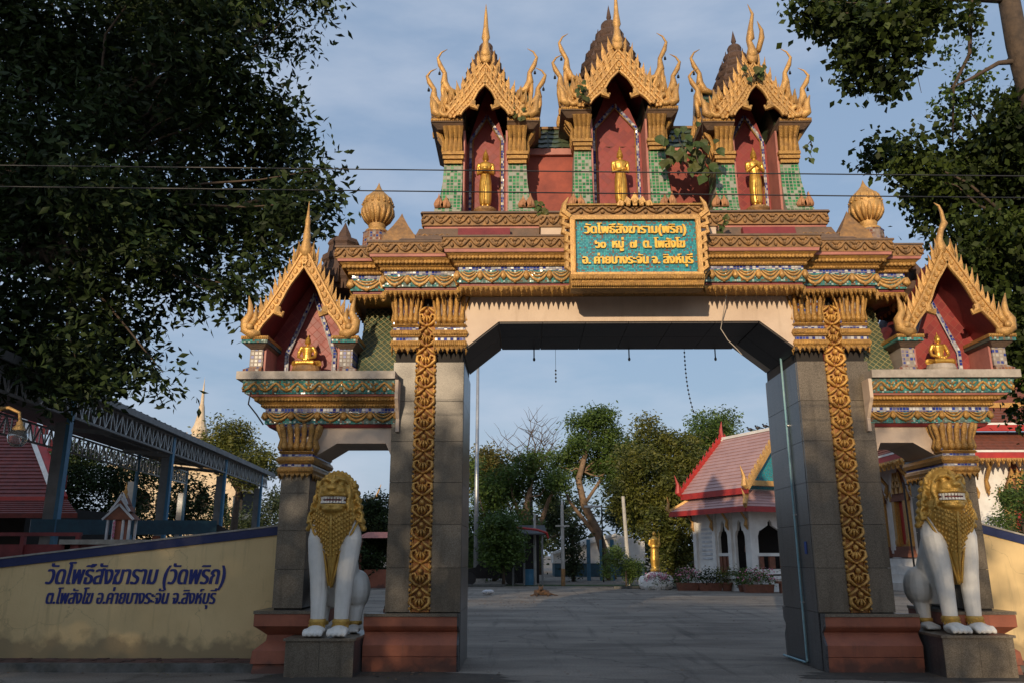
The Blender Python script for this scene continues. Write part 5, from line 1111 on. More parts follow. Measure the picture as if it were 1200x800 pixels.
q = MB(); q.tube([(-4.1, 12.0, 4.0), (-4.12, 12.0, 3.8), (-4.0, 12.05, 3.65), (-3.9, 12.1, 3.5)], .012, 5); tag(q.build('loose_cable', WIRE), 'short dark cable sagging from the outer end of the left wing', 'cable')

# ================================================================== plants growing on the gate
def weed(x, y, z, label, size, leaves, lsz, seed, hang=False):
    rg = random.Random(seed); r = empty('self_sown_fig', (x, y, z), label, 'plant', 'wild fig plants rooted on the gate'); m = MB()
    tips = []
    for i in range(5 if leaves > 30 else 3):
        e = (x + rg.uniform(-.5, .5) * size, y + rg.uniform(-.35, .05) * size, z + (rg.uniform(.3, 1.0) if not hang else rg.uniform(-.9, .2)) * size)
        P = wig((x, y, z), e, 4, .05 * size, rg); m.tube(P, [.012, .010, .008, .006, .003], 5); tips += P[1:]
    m.build('stems', BARK, r)
    for i in range(leaves):
        p = rg.choice(tips); c = Vector(p) + Vector((rg.uniform(-1, 1), rg.uniform(-1, .6), rg.uniform(-1, .8))) * .17 * size
        n_ = Vector((rg.uniform(-.6, .6), -1, rg.uniform(-.2, .9))).normalized(); d = Vector((rg.uniform(-.6, .6), rg.uniform(-.3, .1), -1)).normalized(); sdv = d.cross(n_).normalized(); s_ = lsz * rg.uniform(.6, 1.25)
        V = [c, c + d * s_ * .12 + sdv * s_ * .36, c + d * s_ * .5 + sdv * s_ * .45 + n_ * s_ * .08, c + d * s_ * .8 + sdv * s_ * .2, c + d * s_ * 1.12, c + d * s_ * .8 - sdv * s_ * .2, c + d * s_ * .5 - sdv * s_ * .45 + n_ * s_ * .08, c + d * s_ * .12 - sdv * s_ * .36]
        q = MB(); q.add([tuple(v) for v in V] + [tuple(c + d * s_ * .5 - n_ * s_ * .02)], [(8, i_, (i_ + 1) % 8) for i_ in range(8)]); q.build('leaf', LEAFG if i % 3 else LEAFY, r)
weed(2.95, 12.45, 7.75, 'large leafy wild fig climbing left of the right tower niche', 1.05, 60, .17, 5)
weed(3.95, 12.2, 9.35, 'few green leaves sprouting on the right tower gable', .45, 10, .13, 6)
weed(4.98, 12.6, 8.5, 'leafy sprig under the outer eave of the right tower', .5, 14, .10, 7, True)
weed(.42, 12.35, 6.98, 'small green seedling on the attic band, left of the central tower', .45, 26, .10, 8)
weed(2.80, 12.1, 6.55, 'low tuft of green weeds just right of the name board', .42, 34, .09, 9)
weed(3.1, 12.05, 6.5, 'ragged weeds on the roof ledge, a little right of the name board', .3, 18, .08, 10)
weed(-.05, 12.35, 8.75, 'green sprig on the inner eave of the left tower', .35, 14, .09, 13)
weed(1.15, 12.3, 9.0, 'leafy sprig on the left gable of the central tower', .35, 12, .11, 14)
weed(-2.15, 13.7, 3.2, 'small yellow green sprig at the back corner of the left pier', .25, 8, .10, 15)
# ================================================================== long open shed behind the left wall
shed = empty('open_shed', (-9.9, 25, 0), 'long open metal shed with blue posts, lattice trusses and dark roof, behind the left wall', 'shed')
def shx(y): return -9.68 - (y - 14.0) * .084
SY = [16.8, 23.2, 28.8, 34.4]
def roofz(off): return 4.95 + off * .10
q = MB(); y0, y1 = 10.0, 36.0
pl = [(shx(y0) + .55, y0), (shx(y1) + .55, y1), (shx(y1) - 4.4, y1), (shx(y0) - 4.4, y0)]
q.add([(pl[0][0], pl[0][1], 5.0), (pl[1][0], pl[1][1], 5.0), (pl[2][0], pl[2][1], 5.55), (pl[3][0], pl[3][1], 5.55)] + [(p[0], p[1], z) for p, z in zip(pl, (5.07, 5.07, 5.62, 5.62))], [(0, 3, 2, 1), (4, 5, 6, 7), (0, 1, 5, 4), (1, 2, 6, 5), (2, 3, 7, 6), (3, 0, 4, 7)]); q.build('roof_sheet', DGREY, shed)
q = MB()
for i in range(60):
    y = y0 + (y1 - y0) * i / 59; q.beam((shx(y) + .60, y, 5.085), (shx(y) - 4.4, y, 5.63), .05, .03)
o = q.build('roof_rib', DGREY, shed); o['kind'] = 'stuff'
q = MB(); q.beam((shx(y0) + .6, y0, 4.99), (shx(y1) + .6, y1, 4.99), .06, .16); q.build('gutter', GREY, shed)
for side, off in ((0, .42), (1, -3.1)):
    ys = SY + ([12.0] if side == 0 else [14.0])
    for y in ys:
        yy = y + (1.0 if side else 0); x = shx(yy) + off
        q = MB(); q.box(x - .04, x + .04, yy - .07, yy + .07, 0, 4.9 if side == 0 else 5.2); p = q.build('post', BLUE, shed)
        q = MB(); q.box(x - .27, x - .043, yy - .06, yy + .06, 0, 4.3 if side == 0 else 4.2); q.build('post_casing', GREY if side == 0 else SILV, shed)
    za, zb_ = (4.90, 4.42) if side == 0 else (5.1, 4.6)
    ya, yb = 10.0, 35.5
    for z in (za, zb_): q = MB(); q.beam((shx(ya) + off, ya, z), (shx(yb) + off, yb, z), .06, .05); q.build('truss_chord', GREY if side == 0 else SILV, shed)
    n = 84
    for i in range(n):
        y = ya + (yb - ya) * i / n; y2 = ya + (yb - ya) * (i + 1) / n; q = MB(); q.beam((shx(y) + off, y, za), (shx(y) + off, y, zb_), .035, .035); 
        if i % 2: q.beam((shx(y) + off, y, za), (shx(y2) + off, y2, zb_), .03, .03)
        else: q.beam((shx(y) + off, y, zb_), (shx(y2) + off, y2, za), .03, .03)
        q.build('truss_web', SILV, shed)
for y in SY: q = MB(); q.beam((shx(y), y, 4.85), (shx(y) - 3.3, y, 5.2), .08, .12); q.beam((shx(y), y, 4.45), (shx(y) - 1.6, y, 4.95), .04, .05); q.build('cross_truss', GREY, shed)
# dusty machine under the shed, seen above the wall
mc = empty('farm_implement', (-8.4, 17.5, 0), 'long dusty blue and red steel implement parked under the shed behind the wall', 'machine')
q = MB(); q.beam((-9.9, 16.6, 2.15), (-6.9, 18.6, 2.2), .25, .30); q.build('main_beam', DUST, mc)
q = MB(); q.beam((-6.9, 18.6, 2.2), (-6.2, 19.4, 1.8), .14, .14); q.build('draw_bar', IRON, mc); q = MB(); q.beam((-7.9, 17.9, 2.0), (-7.9, 17.9, .2), .12, .14); q.build('leg', TERR, mc); q = MB(); q.beam((-7.3, 18.2, 2.0), (-6.5, 18.6, .4), .1, .12); q.build('strut', DUST, mc)
for i in range(4): q = MB(); q.lathe([(.0, 0), (.28, .03), (.3, .05), (0, .08)], 16); me = q.mesh('disc', IRON); link('disc', me, mc, (-9.2 + i * .55, 17.1 + i * .37, 1.0), rot=(0, R(80), R(35)))
cab = empty('red_trailer', (-8.6, 14.6, 0), 'old dark red trailer frame standing behind the wall at the far left', 'trailer')
q = MB(); q.box(-10.2, -7.6, 14.3, 15.4, 1.1, 1.78); q.build('tub', DRED, cab)
for x in (-10.2, -9.4, -8.6, -7.65): q = MB(); q.beam((x, 14.28, 1.0), (x, 14.28, 1.95), .07, .07); q.build('stanchion', DRED, cab)
q = MB(); q.beam((-10.2, 14.28, 1.95), (-7.6, 14.28, 1.95), .06, .06); q.build('top_rail', DRED, cab)
for x in (-9.7, -8.2): q = MB(); q.lathe([(.15, -.1), (.4, -.1), (.42, 0), (.4, .1), (.15, .1)], 18); link('wheel', q.mesh('wheel', IRON), cab, (x, 14.25, .42), rot=(R(90), 0, 0))
# spirit house
sh = empty('spirit_house', (-7.0, 14.5, 0), 'small red and white spirit house with a gold spire, just behind the left wall', 'shrine')
cx, cy = -7.03, 14.5
q = MB(); q.box(cx - .9, cx + .5, cy - .3, cy + .3, 1.78, 1.86); q.build('table_top', COPE, sh)
for dx in (-.8, .4): q = MB(); q.box(cx + dx - .05, cx + dx + .05, cy - .2, cy + .2, 0, 1.78); q.build('leg', COPE, sh)
for dx in (-.19, -.08, .08, .19):
    for dy in (-.12, .12): q = MB(); q.box(cx + dx - .018, cx + dx + .018, cy + dy - .018, cy + dy + .018, 1.86, 2.22); q.build('column', PLAST, sh)
q = MB(); q.box(cx - .1, cx + .1, cy - .08, cy + .1, 1.862, 2.2); q.build('cella', TERR, sh)
for k, (w, z, h) in enumerate(((.26, 2.2, .24), (.17, 2.34, .22), (.10, 2.46, .18))):
    q = MB(); q.prism([(cx - w, z), (cx + w, z), (cx, z + h)], cy - .16 + k * .03, cy + .16 - k * .03); q.build('roof', CLAY, sh)
    for s in (-1, 1): q = MB(); q.beam((cx + s * w * 1.05, cy - .17 + k * .03, z), (cx, cy - .17 + k * .03, z + h + .02), .02, .035); q.build('barge_board', PLAST, sh)
q = MB(); q.lathe([(.05, 2.58), (.035, 2.66), (.04, 2.69), (.015, 2.75), (0, 2.86)], 8, (cx, cy)); q.build('spire', GOLD, sh)
q = MB()
for i in range(14): q.ball((cx - .06 + .012 * math.sin(i * 2), cy - .15, 1.9 + .02 * i), .018, 6, 4)
q.build('garland', PETAL, sh)
# street lamp at the left edge
lp = empty('street_lamp', (-8.75, 12.6, 0), 'gold scroll-armed lamp with a clear glass globe at the far left edge', 'street lamp')
q = MB(); q.tube([(-8.75, 12.6, 0), (-8.75, 12.6, 3.6)], .06, 10); q.build('pole', GOLD, lp)
for s in (1, -1):
    q = MB(); q.tube([(-8.72, 12.6, 3.30), (-8.6 if s > 0 else -8.9, 12.6, 3.58), (-8.75 + s * .35, 12.6, 3.82), (-8.75 + s * .62, 12.6, 3.86), (-8.75 + s * .80, 12.6, 3.78), (-8.75 + s * .83, 12.6, 3.62)], [.03, .06, .05, .028, .024, .022], 7); a = q.build('arm', GOLDP, lp, smooth=True)
    gx = -8.75 + s * .83
    q = MB(); q.lathe([(.02, 3.66), (.05, 3.62), (.05, 3.58), (.085, 3.54), (.09, 3.50)], 14, (gx, 12.6)); q.build('collar', GOLDP, a)
    q = MB(); q.lathe([(.085, 3.50), (.135, 3.46), (.15, 3.40), (.13, 3.31), (.08, 3.25), (.0, 3.23)], 16, (gx, 12.6)); q.build('glass_globe', GLASS, a, smooth=True)
# ================================================================== temple with maroon roof, far left behind the shed
tl = empty('red_roof_temple', (-22, 32, 0), 'temple hall with maroon tiled roof edged red and white, behind the shed at far left', 'building')
def slope(par, A, B, C_, D, mt, nm, th=.12, tiles=0, tmt=None):
    """roof plane A-B eave, D-C ridge; with real tile courses"""
    A, B, C_, D = map(Vector, (A, B, C_, D)); n = (B - A).cross(D - A).normalized()
    if n.z < 0: n = -n
    m = MB(); m.add([tuple(v) for v in (A, B, C_, D)] + [tuple(v - n * th) for v in (A, B, C_, D)], [(0, 1, 2, 3), (7, 6, 5, 4), (0, 4, 5, 1), (1, 5, 6, 2), (2, 6, 7, 3), (3, 7, 4, 0)]); r = m.build(nm, mt, par)
    if tiles:
        m = MB()
        for i in range(tiles):
            t0, t1 = i / tiles, (i + 1) / tiles; a, b, c, d = A.lerp(D, t0), B.lerp(C_, t0), B.lerp(C_, t1), A.lerp(D, t1)
            m.add([tuple(v) for v in (a + n * .045, b + n * .045, c + n * .01, d + n * .01, a, b)], [(0, 1, 2, 3), (4, 5, 1, 0)])
        o = m.build('tile_course', mt, par); o['kind'] = 'stuff'
    return r
x0, x1 = -31, -16.9
q = MB(); q.box(x0 + 1, x1 - 1.2, 30, 38, 0, 3.4); q.build('wall', DARK, tl)
slope(tl, (x0, 28.6, 3.55), (x1 + .6, 28.6, 3.55), (x1 - 3.6, 32.6, 7.3), (x0, 32.6, 7.3), MTILE, 'main_roof', tiles=26)
slope(tl, (x0, 27.0, 2.9), (x1 + 2.3, 27.0, 2.9), (x1 + .8, 28.9, 3.55), (x0, 28.9, 3.55), MTILE, 'lower_roof', tiles=8)
slope(tl, (x1 + .6, 28.6, 3.6), (x1 + .95, 28.7, 3.6), (x1 - 3.25, 32.6, 7.45), (x1 - 3.6, 32.6, 7.45), REDP, 'verge_board', .2); slope(tl, (x1 + .4, 28.58, 3.66), (x1 + .6, 28.58, 3.66), (x1 - 3.6, 32.6, 7.5), (x1 - 3.8, 32.6, 7.5), WHITE, 'verge_line', .2)
q = MB(); q.box(x0, x1 + .7, 28.52, 28.62, 3.42, 3.58); q.build('fascia', REDP, tl)
for i in range(5): q = MB(); q.box(x1 + .55 - i * .78, x1 + .75 - i * .78, 28.8 + i * .8, 28.9 + i * .8, 3.9 + i * .75, 4.35 + i * .75); q.build('verge_tooth', REDP, tl)
# ================================================================== far pale gallery with tall spire
ps = empty('spired_prasat', (-28, 70, 0), 'distant ivory gallery with arches and a tall tiered spire, seen beyond the shed', 'building')
q = MB(); q.lathe([(2.4, 8.5), (2.3, 9.4), (1.5, 9.9), (1.5, 10.4), (.95, 10.9), (.8, 11.2), (1.0, 11.4), (.6, 11.8), (.72, 12.1), (.5, 12.6), (.32, 13.4), (.24, 14.2), (.16, 14.5), (.12, 15.3), (.04, 16.3), (0, 16.9)], 12, (-28.1, 70)); q.build('spire', IVORY, ps, smooth=False)
for k in range(8): a = R(45 * k); q = MB(); q.tube([(-28.1 + 2.0 * math.cos(a), 70 + 2.0 * math.sin(a), 9.4), (-28.1 + 2.4 * math.cos(a), 70 + 2.4 * math.sin(a), 10.4), (-28.1 + 2.6 * math.cos(a), 70 + 2.6 * math.sin(a), 11.6)], [.3, .2, .02], 5); q.build('finial', IVORY, ps)
q = MB(); q.box(-34, -23.8, 68, 74, 6.9, 8.6); q.build('upper_wall', IVORY, ps); q = MB(); q.box(-34.5, -23.3, 67.4, 74.6, 8.6, 8.9); q.build('cornice', IVORY, ps)
q = MB(); q.box(-34.3, -23.5, 67.6, 74, 4.5, 5.0); q.build('balcony', IVORY, ps); q = MB(); q.box(-34, -24, 70.5, 74, 0, 6.9); q.build('inner_wall', DARK, ps)
q = MB(); q.box(-34, -24, 67.9, 74, 0, 4.5); q.build('ground_storey', IVORY, ps)
for i in range(7): x = -33.7 + i * 1.6; q = MB(); q.box(x - .22, x + .22, 67.8, 68.2, 5.0, 6.3); q.fr(x - .22, x + .22, 67.8, 68.2, 6.3, x - .8, x + .8, 67.8, 68.2, 6.9); q.build('arch_column', IVORY, ps)
# ================================================================== white hall on the right (behind wall and lion)
hl = empty('ordination_hall', (24, 43, 0), 'white temple hall with red-brown tiered roof, gold eaves and gilt window frames, right', 'building')
HX0, HX1, HY0, HY1 = 19.1, 38, 40, 58
q = MB(); q.box(HX0, HX1, HY0, HY1, 1.45, 6.3); q.build('wall', WHITE, hl)
for i in range(4): q = MB(); q.box(HX0 - .35 * (4 - i) - .1, HX1, HY0 - .35 * (4 - i) - .1, HY1 + 1, .36 * i, .36 * (i + 1) - .002); q.build('terrace_step', WHITE, hl)
ev = 1.5
# lower roof ring: west and south slopes
def hroof(z0, z1, e, i_, nm):
    slope(hl, (HX0 - e, HY1 + e, z0), (HX0 - e, HY0 - e, z0), (HX0 + i_, HY0 + i_, z1), (HX0 + i_, HY1, z1), RTILE, nm, tiles=7); slope(hl, (HX0 - e, HY0 - e, z0), (HX1, HY0 - e, z0), (HX1, HY0 + i_, z1), (HX0 + i_, HY0 + i_, z1), RTILE, nm, tiles=7)
    q = MB(); q.box(HX0 - e - .08, HX1, HY0 - e - .08, HY0 - e + .04, z0 - .30, z0 + .04); q.box(HX0 - e - .08, HX0 - e + .04, HY0 - e + .042, HY1 + e, z0 - .30, z0 + .04); q.build('red_fascia', REDP, hl)
    q = MB(); q.box(HX0 - e - .10, HX1, HY0 - e - .11, HY0 - e - .085, z0 + .0, z0 + .10); q.box(HX0 - e - .11, HX0 - e - .085, HY0 - e - .08, HY1 + e, z0, z0 + .10); q.build('white_edge', WHITE, hl)
hroof(6.35, 7.5, .95, .3, 'lower_roof'); hroof(7.75, 9.0, .35, 1.3, 'upper_roof')
q = MB(); q.box(HX0 + .3, HX1, HY0 + .3, HY1, 7.3, 7.5); q.build('clerestory', DRED, hl)
slope(hl, (HX0 + 1.0, HY0 + 1.1, 9.0), (HX1, HY0 + 1.1, 9.0), (HX1, HY0 + 5, 14.5), (HX0 + 1.8, HY0 + 5, 14.5), RTILE, 'main_roof', tiles=12); q = MB(); q.box(HX0 + .9, HX1, HY0 + 1.0, HY0 + 1.12, 8.85, 9.1); q.build('gold_edge', GOLD, hl)
gt_ = u_tooth().mesh('eave_tooth', GOLD)
for i in range(34): place(gt_, 'eave_tooth', hl, (HX0 - .9 + i * .5, HY0 - 1.06, 6.06), 0, (.5, 1.0, .42))
for i in range(20): place(gt_, 'eave_tooth', hl, (HX0 - 1.06, HY0 - .8 + i * .5, 6.06), R(-90), (.5, 1.0, .42))
def hwin(x, y, rz):
    w = link('window', None, hl, (x, y, 1.5), rz)
    def add(mb, nm, mt, sm=False): o = link(nm, mb.mesh(nm, mt, sm), None, (0, 0, 0)); o.parent = w; o.location = (0, 0, 0)
    q = MB(); q.box(-.42, .42, -.06, 0, .55, 2.7); add(q, 'red_shutter', REDP)
    q = MB(); q.box(-.85, .85, -.45, 0, 0, .18); q.box(-.78, .78, -.38, 0, .18, .34); q.box(-.72, .72, -.3, 0, .34, .52); add(q, 'frame_base', CLAY); q = MB(); q.box(-.82, .82, -.25, 0, 2.72, 2.9); q.box(-.75, .75, -.2, 0, 2.9, 3.05); add(q, 'lintel', CLAY)
    q = MB()
    for s in (-1, 1): q.box(s * .6 - .14, s * .6 + .14, -.26, 0, .52, 2.72); q.box(s * .38 - .05, s * .38 + .05, -.16, 0, .52, 2.72); q.ball((s * .6, -.26, .7), (.17, .08, .2), 7, 5); q.tube([(s * .85, -.2, 2.75), (s * .95, -.2, 3.0), (s * .9, -.2, 3.3)], [.1, .08, .01], 5)
    q.box(-.42, .42, -.14, 0, .5, .62); add(q, 'gilt_jamb', GOLD)
    q = MB(); lv = [(.70, 3.05), (.55, 3.30), (.58, 3.32), (.42, 3.6), (.44, 3.62), (.30, 3.9), (.31, 3.92), (.18, 4.25), (.07, 4.5), (0, 4.9)]; q.sq(lv, (0, -.02), sy=.3); add(q, 'spire_pediment', CLAY)
    q = MB()
    for z, hw in ((3.1, .6), (3.4, .45), (3.7, .33)):
        for k in (-1, 0, 1): q.prism([(k * hw * .8 - .16, z), (k * hw * .8 + .16, z), (k * hw * .8, z + .45)], -.28, -.18)
    add(q, 'pediment_leaf', GOLD)
for y in (41.6, 44.3, 47.0, 49.7): hwin(HX0, y, R(-90))
for x in (21.0, 23.9, 26.8, 29.7): hwin(x, HY0, 0)
for i, (x, y, rz) in enumerate([(HX0 - .05, 43, -90), (HX0 - .05, 45.7, -90), (HX0 - .05, 40.3, -90), (22.45, HY0 - .05, 0), (25.35, HY0 - .05, 0), (19.6, HY0 - .05, 0)]):
    w = link('eave_bracket', None, hl, (x, y, 4.5), R(rz)); q = MB(); q.tube([(0, 0, 0), (0, -.12, .25), (0, -.05, .6), (0, -.35, 1.0), (0, -.75, 1.45)], [.05, .12, .09, .10, .06], 6); q.tube([(0, -.1, -.15), (0, -.15, .1)], [.02, .08], 5)
    me = q.mesh('eave_bracket', GOLD, True); w2 = w; bpy.data.objects.remove(w); link('eave_bracket', me, hl, (x, y, 4.5), R(rz))
for s, x in ((0, 20.3), (1, 22.9)): q = MB(); q.fr(x - .28, x + .28, 37.6, 38.2, 0, x - .2, x + .2, 37.7, 38.1, .9); q.sq([(.34, .9), (.34, 1.0), (.2, 1.2), (.3, 1.5), (.26, 1.9), (.12, 2.3), (0, 2.9)], (x, 37.9)); tag(q.build('boundary_marker', [GOLDW, CLAY][s]), ['small gilt boundary marker before the right hall, nearer the pillar', 'small brown boundary marker before the right hall, nearer the bush'][s], 'marker', 'boundary markers before the right hall')
fl = empty('floodlight_pole', (18.0, 38.5, 0), 'thin dark floodlight pole with a cable, in front of the white hall', 'lamp post')
q = MB(); q.tube([(17.85, 38.5, 0), (17.8, 38.5, 4.9)], .045, 7); q.build('pole', IRON, fl); q = MB(); q.box(17.9, 18.4, 38.2, 38.4, 4.75, 5.0); q.build('lamp_head', IRON, fl); q = MB(); q.box(17.95, 18.35, 38.17, 38.2, 4.78, 4.97); q.build('lens', PLAST, fl)
q = MB(); q.tube([(17.8, 38.5, 4.8), (19.2, 38.5, 4.75), (20.5, 38.7, 5.1), (21.5, 39, 5.4)], .02, 5); q.build('cable', WIRE, fl)
# ================================================================== white pavilion with pink roof
pv_ = empty('white_pavilion', (9.95, 38.2, 0), 'small white pavilion with two-tier pink roof, red edges and gold finials', 'pavilion')
LX, LY = 4.4, 4.15                        # built square to the axes with its near left corner at (9.95, 38.2), then turned
bx0, by0 = 10.55, 38.2
def pb(x0, x1, y0, y1, z0, z1, nm, mt): q = MB(); q.box(bx0 + x0, bx0 + x1, by0 + y0, by0 + y1, z0, z1); return q.build(nm, mt, pv_)
pb(-.35, LX + .35, -.35, LY + .35, 0, .55, 'base', WHITE); pb(-.45, LX + .45, -.45, LY + .45, .552, .68, 'floor_slab', WHITE)
FZ = .68
pb(0, LX, 2.6, LY, FZ, 3.75, 'inner_room', WHITE); pb(.15, LX - .15, 2.5, 2.597, FZ + .002, 3.7, 'shade_panel', DARK); pb(.05, LX - .05, .1, 2.5, 3.66, 3.74, 'ceiling', DARK)  # near-black panel and ceiling paint in the shade behind the arches
q = MB(); q.box(bx0 + .05, bx0 + .08, by0 + 3.2, by0 + 4.1, 1.3, 2.9); q = MB()
for i in range(8): q.box(bx0 - .03, bx0 + 0, by0 + 2.9, by0 + 3.7, 1.4 + i * .2, 1.5 + i * .2)
q.build('louvre', PLAST, pv_)
def arch_panel(ax, a0, a1, fixed, nm='arch_wall'):
    """wall bay with a pointed arch opening, along x (ax=0) or y (ax=1)"""
    c = (a0 + a1) / 2; w = (a1 - a0) / 2 - .22; pts = [(a0, 3.75), (a0, FZ), (c - w, FZ), (c - w, 2.45), (c - w + .10, 2.7), (c - w + .18, 2.72), (c - .12, 2.95), (c - .12, 3.08), (c, 3.22), (c + .12, 3.08), (c + .12, 2.95), (c + w - .18, 2.72), (c + w - .10, 2.7), (c + w, 2.45), (c + w, FZ), (a1, FZ), (a1, 3.75)]
    q = MB(); 
    if ax == 0: q.prism([(bx0 + x, z) for x, z in pts], by0 + fixed - .07, by0 + fixed + .07)
    else: q.prism([(by0 + x, z) for x, z in pts], bx0 + fixed - .07, bx0 + fixed + .07, ax='x')
    q.build(nm, WHITE, pv_)
arch_panel(0, .2, 2.1, .07); arch_panel(0, 2.3, 4.2, .07); arch_panel(1, .2, 1.35, .07); arch_panel(1, 1.45, 2.6, .07); arch_panel(1, .2, 2.5, LX - .07); pb(.15, LX - .15, .15, 2.5, FZ + .001, FZ + .02, 'shaded_floor', BTILE)  # dark sheet on the floor paints in the interior shade
for x, y in ((0, 0), (2.2, 0), (LX, 0), (0, 1.4), (0, 2.6), (LX, 2.6), (0, LY)):
    q = MB(); q.box(bx0 + x - .13, bx0 + x + .13, by0 + y - .13, by0 + y + .13, FZ, 3.76); q.box(bx0 + x - .18, bx0 + x + .18, by0 + y - .18, by0 + y + .18, FZ + .001, FZ + .25); q.build('column', WHITE, pv_)
for a in (.35, 1.0, 1.65, 2.5, 3.1, 3.7): q = MB(); q.box(bx0 + a, bx0 + a + .32, by0 - .0, by0 + .1, 1.0, 1.55); q.build('baluster', CLAY, pv_)
for x0, x1 in ((.15, 2.1), (2.3, 4.2)): pb(x0, x1, -.03, .16, 1.56, 1.70, 'rail', WHITE); pb(x0, x1, -.03, .16, .76, .98, 'kerb_rail', WHITE)
pb(-.03, .16, 1.5, 2.5, 1.56, 1.7, 'rail', WHITE)
for a in (1.6, 1.9, 2.2): q = MB(); q.box(bx0 - .0, bx0 + .1, by0 + a, by0 + a + .2, .8, 1.55); q.build('baluster', CLAY, pv_)
# roofs: lower skirt hipped, upper gable with ridge along y
e = .9; z0, z1 = 3.72, 4.55
cs = [(-e, -e), (LX + e, -e), (LX + e, LY + e), (-e, LY + e)]; ci = [(.15, .1), (LX - .15, .1), (LX - .15, LY - .1), (.15, LY - .1)]
for i in range(4):
    a, b = cs[i], cs[(i + 1) % 4]; c, d = ci[(i + 1) % 4], ci[i]
    slope(pv_, (bx0 + a[0], by0 + a[1], z0), (bx0 + b[0], by0 + b[1], z0), (bx0 + c[0], by0 + c[1], z1), (bx0 + d[0], by0 + d[1], z1), PTILE, 'lower_roof', .06, 6)
    q = MB(); q.beam((bx0 + a[0] * 1.01, by0 + a[1] * 1.01, z0 - .1), (bx0 + b[0] * 1.01, by0 + b[1] * 1.01, z0 - .1), .08, .24); q.build('red_fascia', REDP, pv_)
    q = MB(); q.beam((bx0 + a[0], by0 + a[1], z0 + .08), (bx0 + d[0], by0 + d[1], z1 + .06), .14, .12); q.build('hip_rib', GOLDP if i != 1 else WHITE, pv_)
    q = MB(); q.tube([(bx0 + a[0], by0 + a[1], z0), (bx0 + a[0] * 1.12, by0 + a[1] * 1.12 if a[1] < 0 else by0 + a[1] + .1, z0 + .15), (bx0 + a[0] * 1.05, by0 + a[1] + (-.05 if a[1] < 0 else .05), z0 + .45), (bx0 + a[0] * 1.18 if a[0] < 0 else bx0 + a[0] + .15, by0 + a[1], z0 + .8)], [.08, .11, .07, .01], 6); q.build('corner_finial', GOLDP, pv_)
pb(.15, LX - .15, .1, LY - .1, 4.3, 4.72, 'clerestory', WHITE)
zz0, zr = 4.60, 7.55; mx_ = LX / 2; ye0, ye1 = -.55, LY + .55; xe = .42
for s in (-1, 1):
    X0 = mx_ + s * (mx_ + xe); A = (bx0 + X0, by0 + ye0, zz0); B = (bx0 + X0, by0 + ye1, zz0); C_ = (bx0 + mx_, by0 + ye1 - .3, zr); D = (bx0 + mx_, by0 + ye0 + .3, zr)
    slope(pv_, A, B, C_, D, PTILE, 'upper_roof', .08, 16)
    q = MB(); q.beam((A[0], A[1], zz0 - .12), (B[0], B[1], zz0 - .12), .08, .28); q.build('red_fascia', REDP, pv_)
    for yy, mt in ((ye0, GOLDP), (ye1, REDP)):
        a = Vector((bx0 + X0 + s * .05, by0 + yy, zz0)); b = Vector((bx0 + mx_, by0 + yy + (.3 if yy < 0 else -.3), zr + .12)); q = MB(); q.beam(a, b, .10, .30)
        for k in range(13):
            p = a.lerp(b, (k + .5) / 13); q.tube([p, p + Vector((s * .10, 0, .16)), p + Vector((s * .05, 0, .34))], [.09, .06, .01], 5)
        bbm = q.build('barge_board', mt, pv_)
        if yy > 0:
            q = MB(); q.beam(a + Vector((-s * .22, -.06, .0)), b + Vector((-s * .1, -.06, -.1)), .06, .16); q.build('white_verge', WHITE, pv_)
        q = MB(); q.tube([a, a + Vector((s * .15, 0, .1)), a + Vector((s * .12, 0, .5)), a + Vector((s * .3, 0, 1.0))], [.12, .14, .09, .01], 6); q.build('eave_finial', mt, pv_)
    for yy in (ye0, ye1): 
        if s < 0: q = MB(); q.tube([(bx0 + mx_, by0 + yy + (.3 if yy < 0 else -.3), zr), (bx0 + mx_, by0 + yy + (.2 if yy < 0 else -.2), zr + .5), (bx0 + mx_, by0 + yy + (.3 if yy < 0 else -.3), zr + 1.0)], [.12, .1, .01], 6); q.build('ridge_finial', GOLDP if yy < 0 else REDP, pv_)
q = MB(); q.beam((bx0 + mx_, by0 + ye0 + .3, zr + .05), (bx0 + mx_, by0 + ye1 - .3, zr + .05), .2, .14); q.build('ridge_cap', WHITE, pv_)
q = MB(); q.prism([(bx0 + .2, zz0), (bx0 + LX - .2, zz0), (bx0 + mx_, zr - .35)], by0 + .05, by0 + .2); q.build('pediment', TEALS, pv_)
q = MB(); q.box(bx0 - .2, bx0 + LX + .2, by0 - .5, by0 - .2, 4.72, 4.95); q.build('pediment_beam', GOLDP, pv_)
for x, y in ((0, 0), (2.2, 0), (LX, 0), (0, 1.4), (0, 2.6), (0, LY)):
    dx, dy = (0, -1) if y == 0 and x > 0 else (-1, 0)
    q = MB(); q.tube([(bx0 + x + dx * .13, by0 + y + dy * .13, 2.75), (bx0 + x + dx * .25, by0 + y + dy * .25, 2.95), (bx0 + x + dx * .2, by0 + y + dy * .2, 3.2), (bx0 + x + dx * .5, by0 + y + dy * .5, 3.6)], [.03, .09, .06, .05], 6); q.build('bracket', GOLDP, pv_)
pv_.rotation_euler = (0, 0, R(24)); 
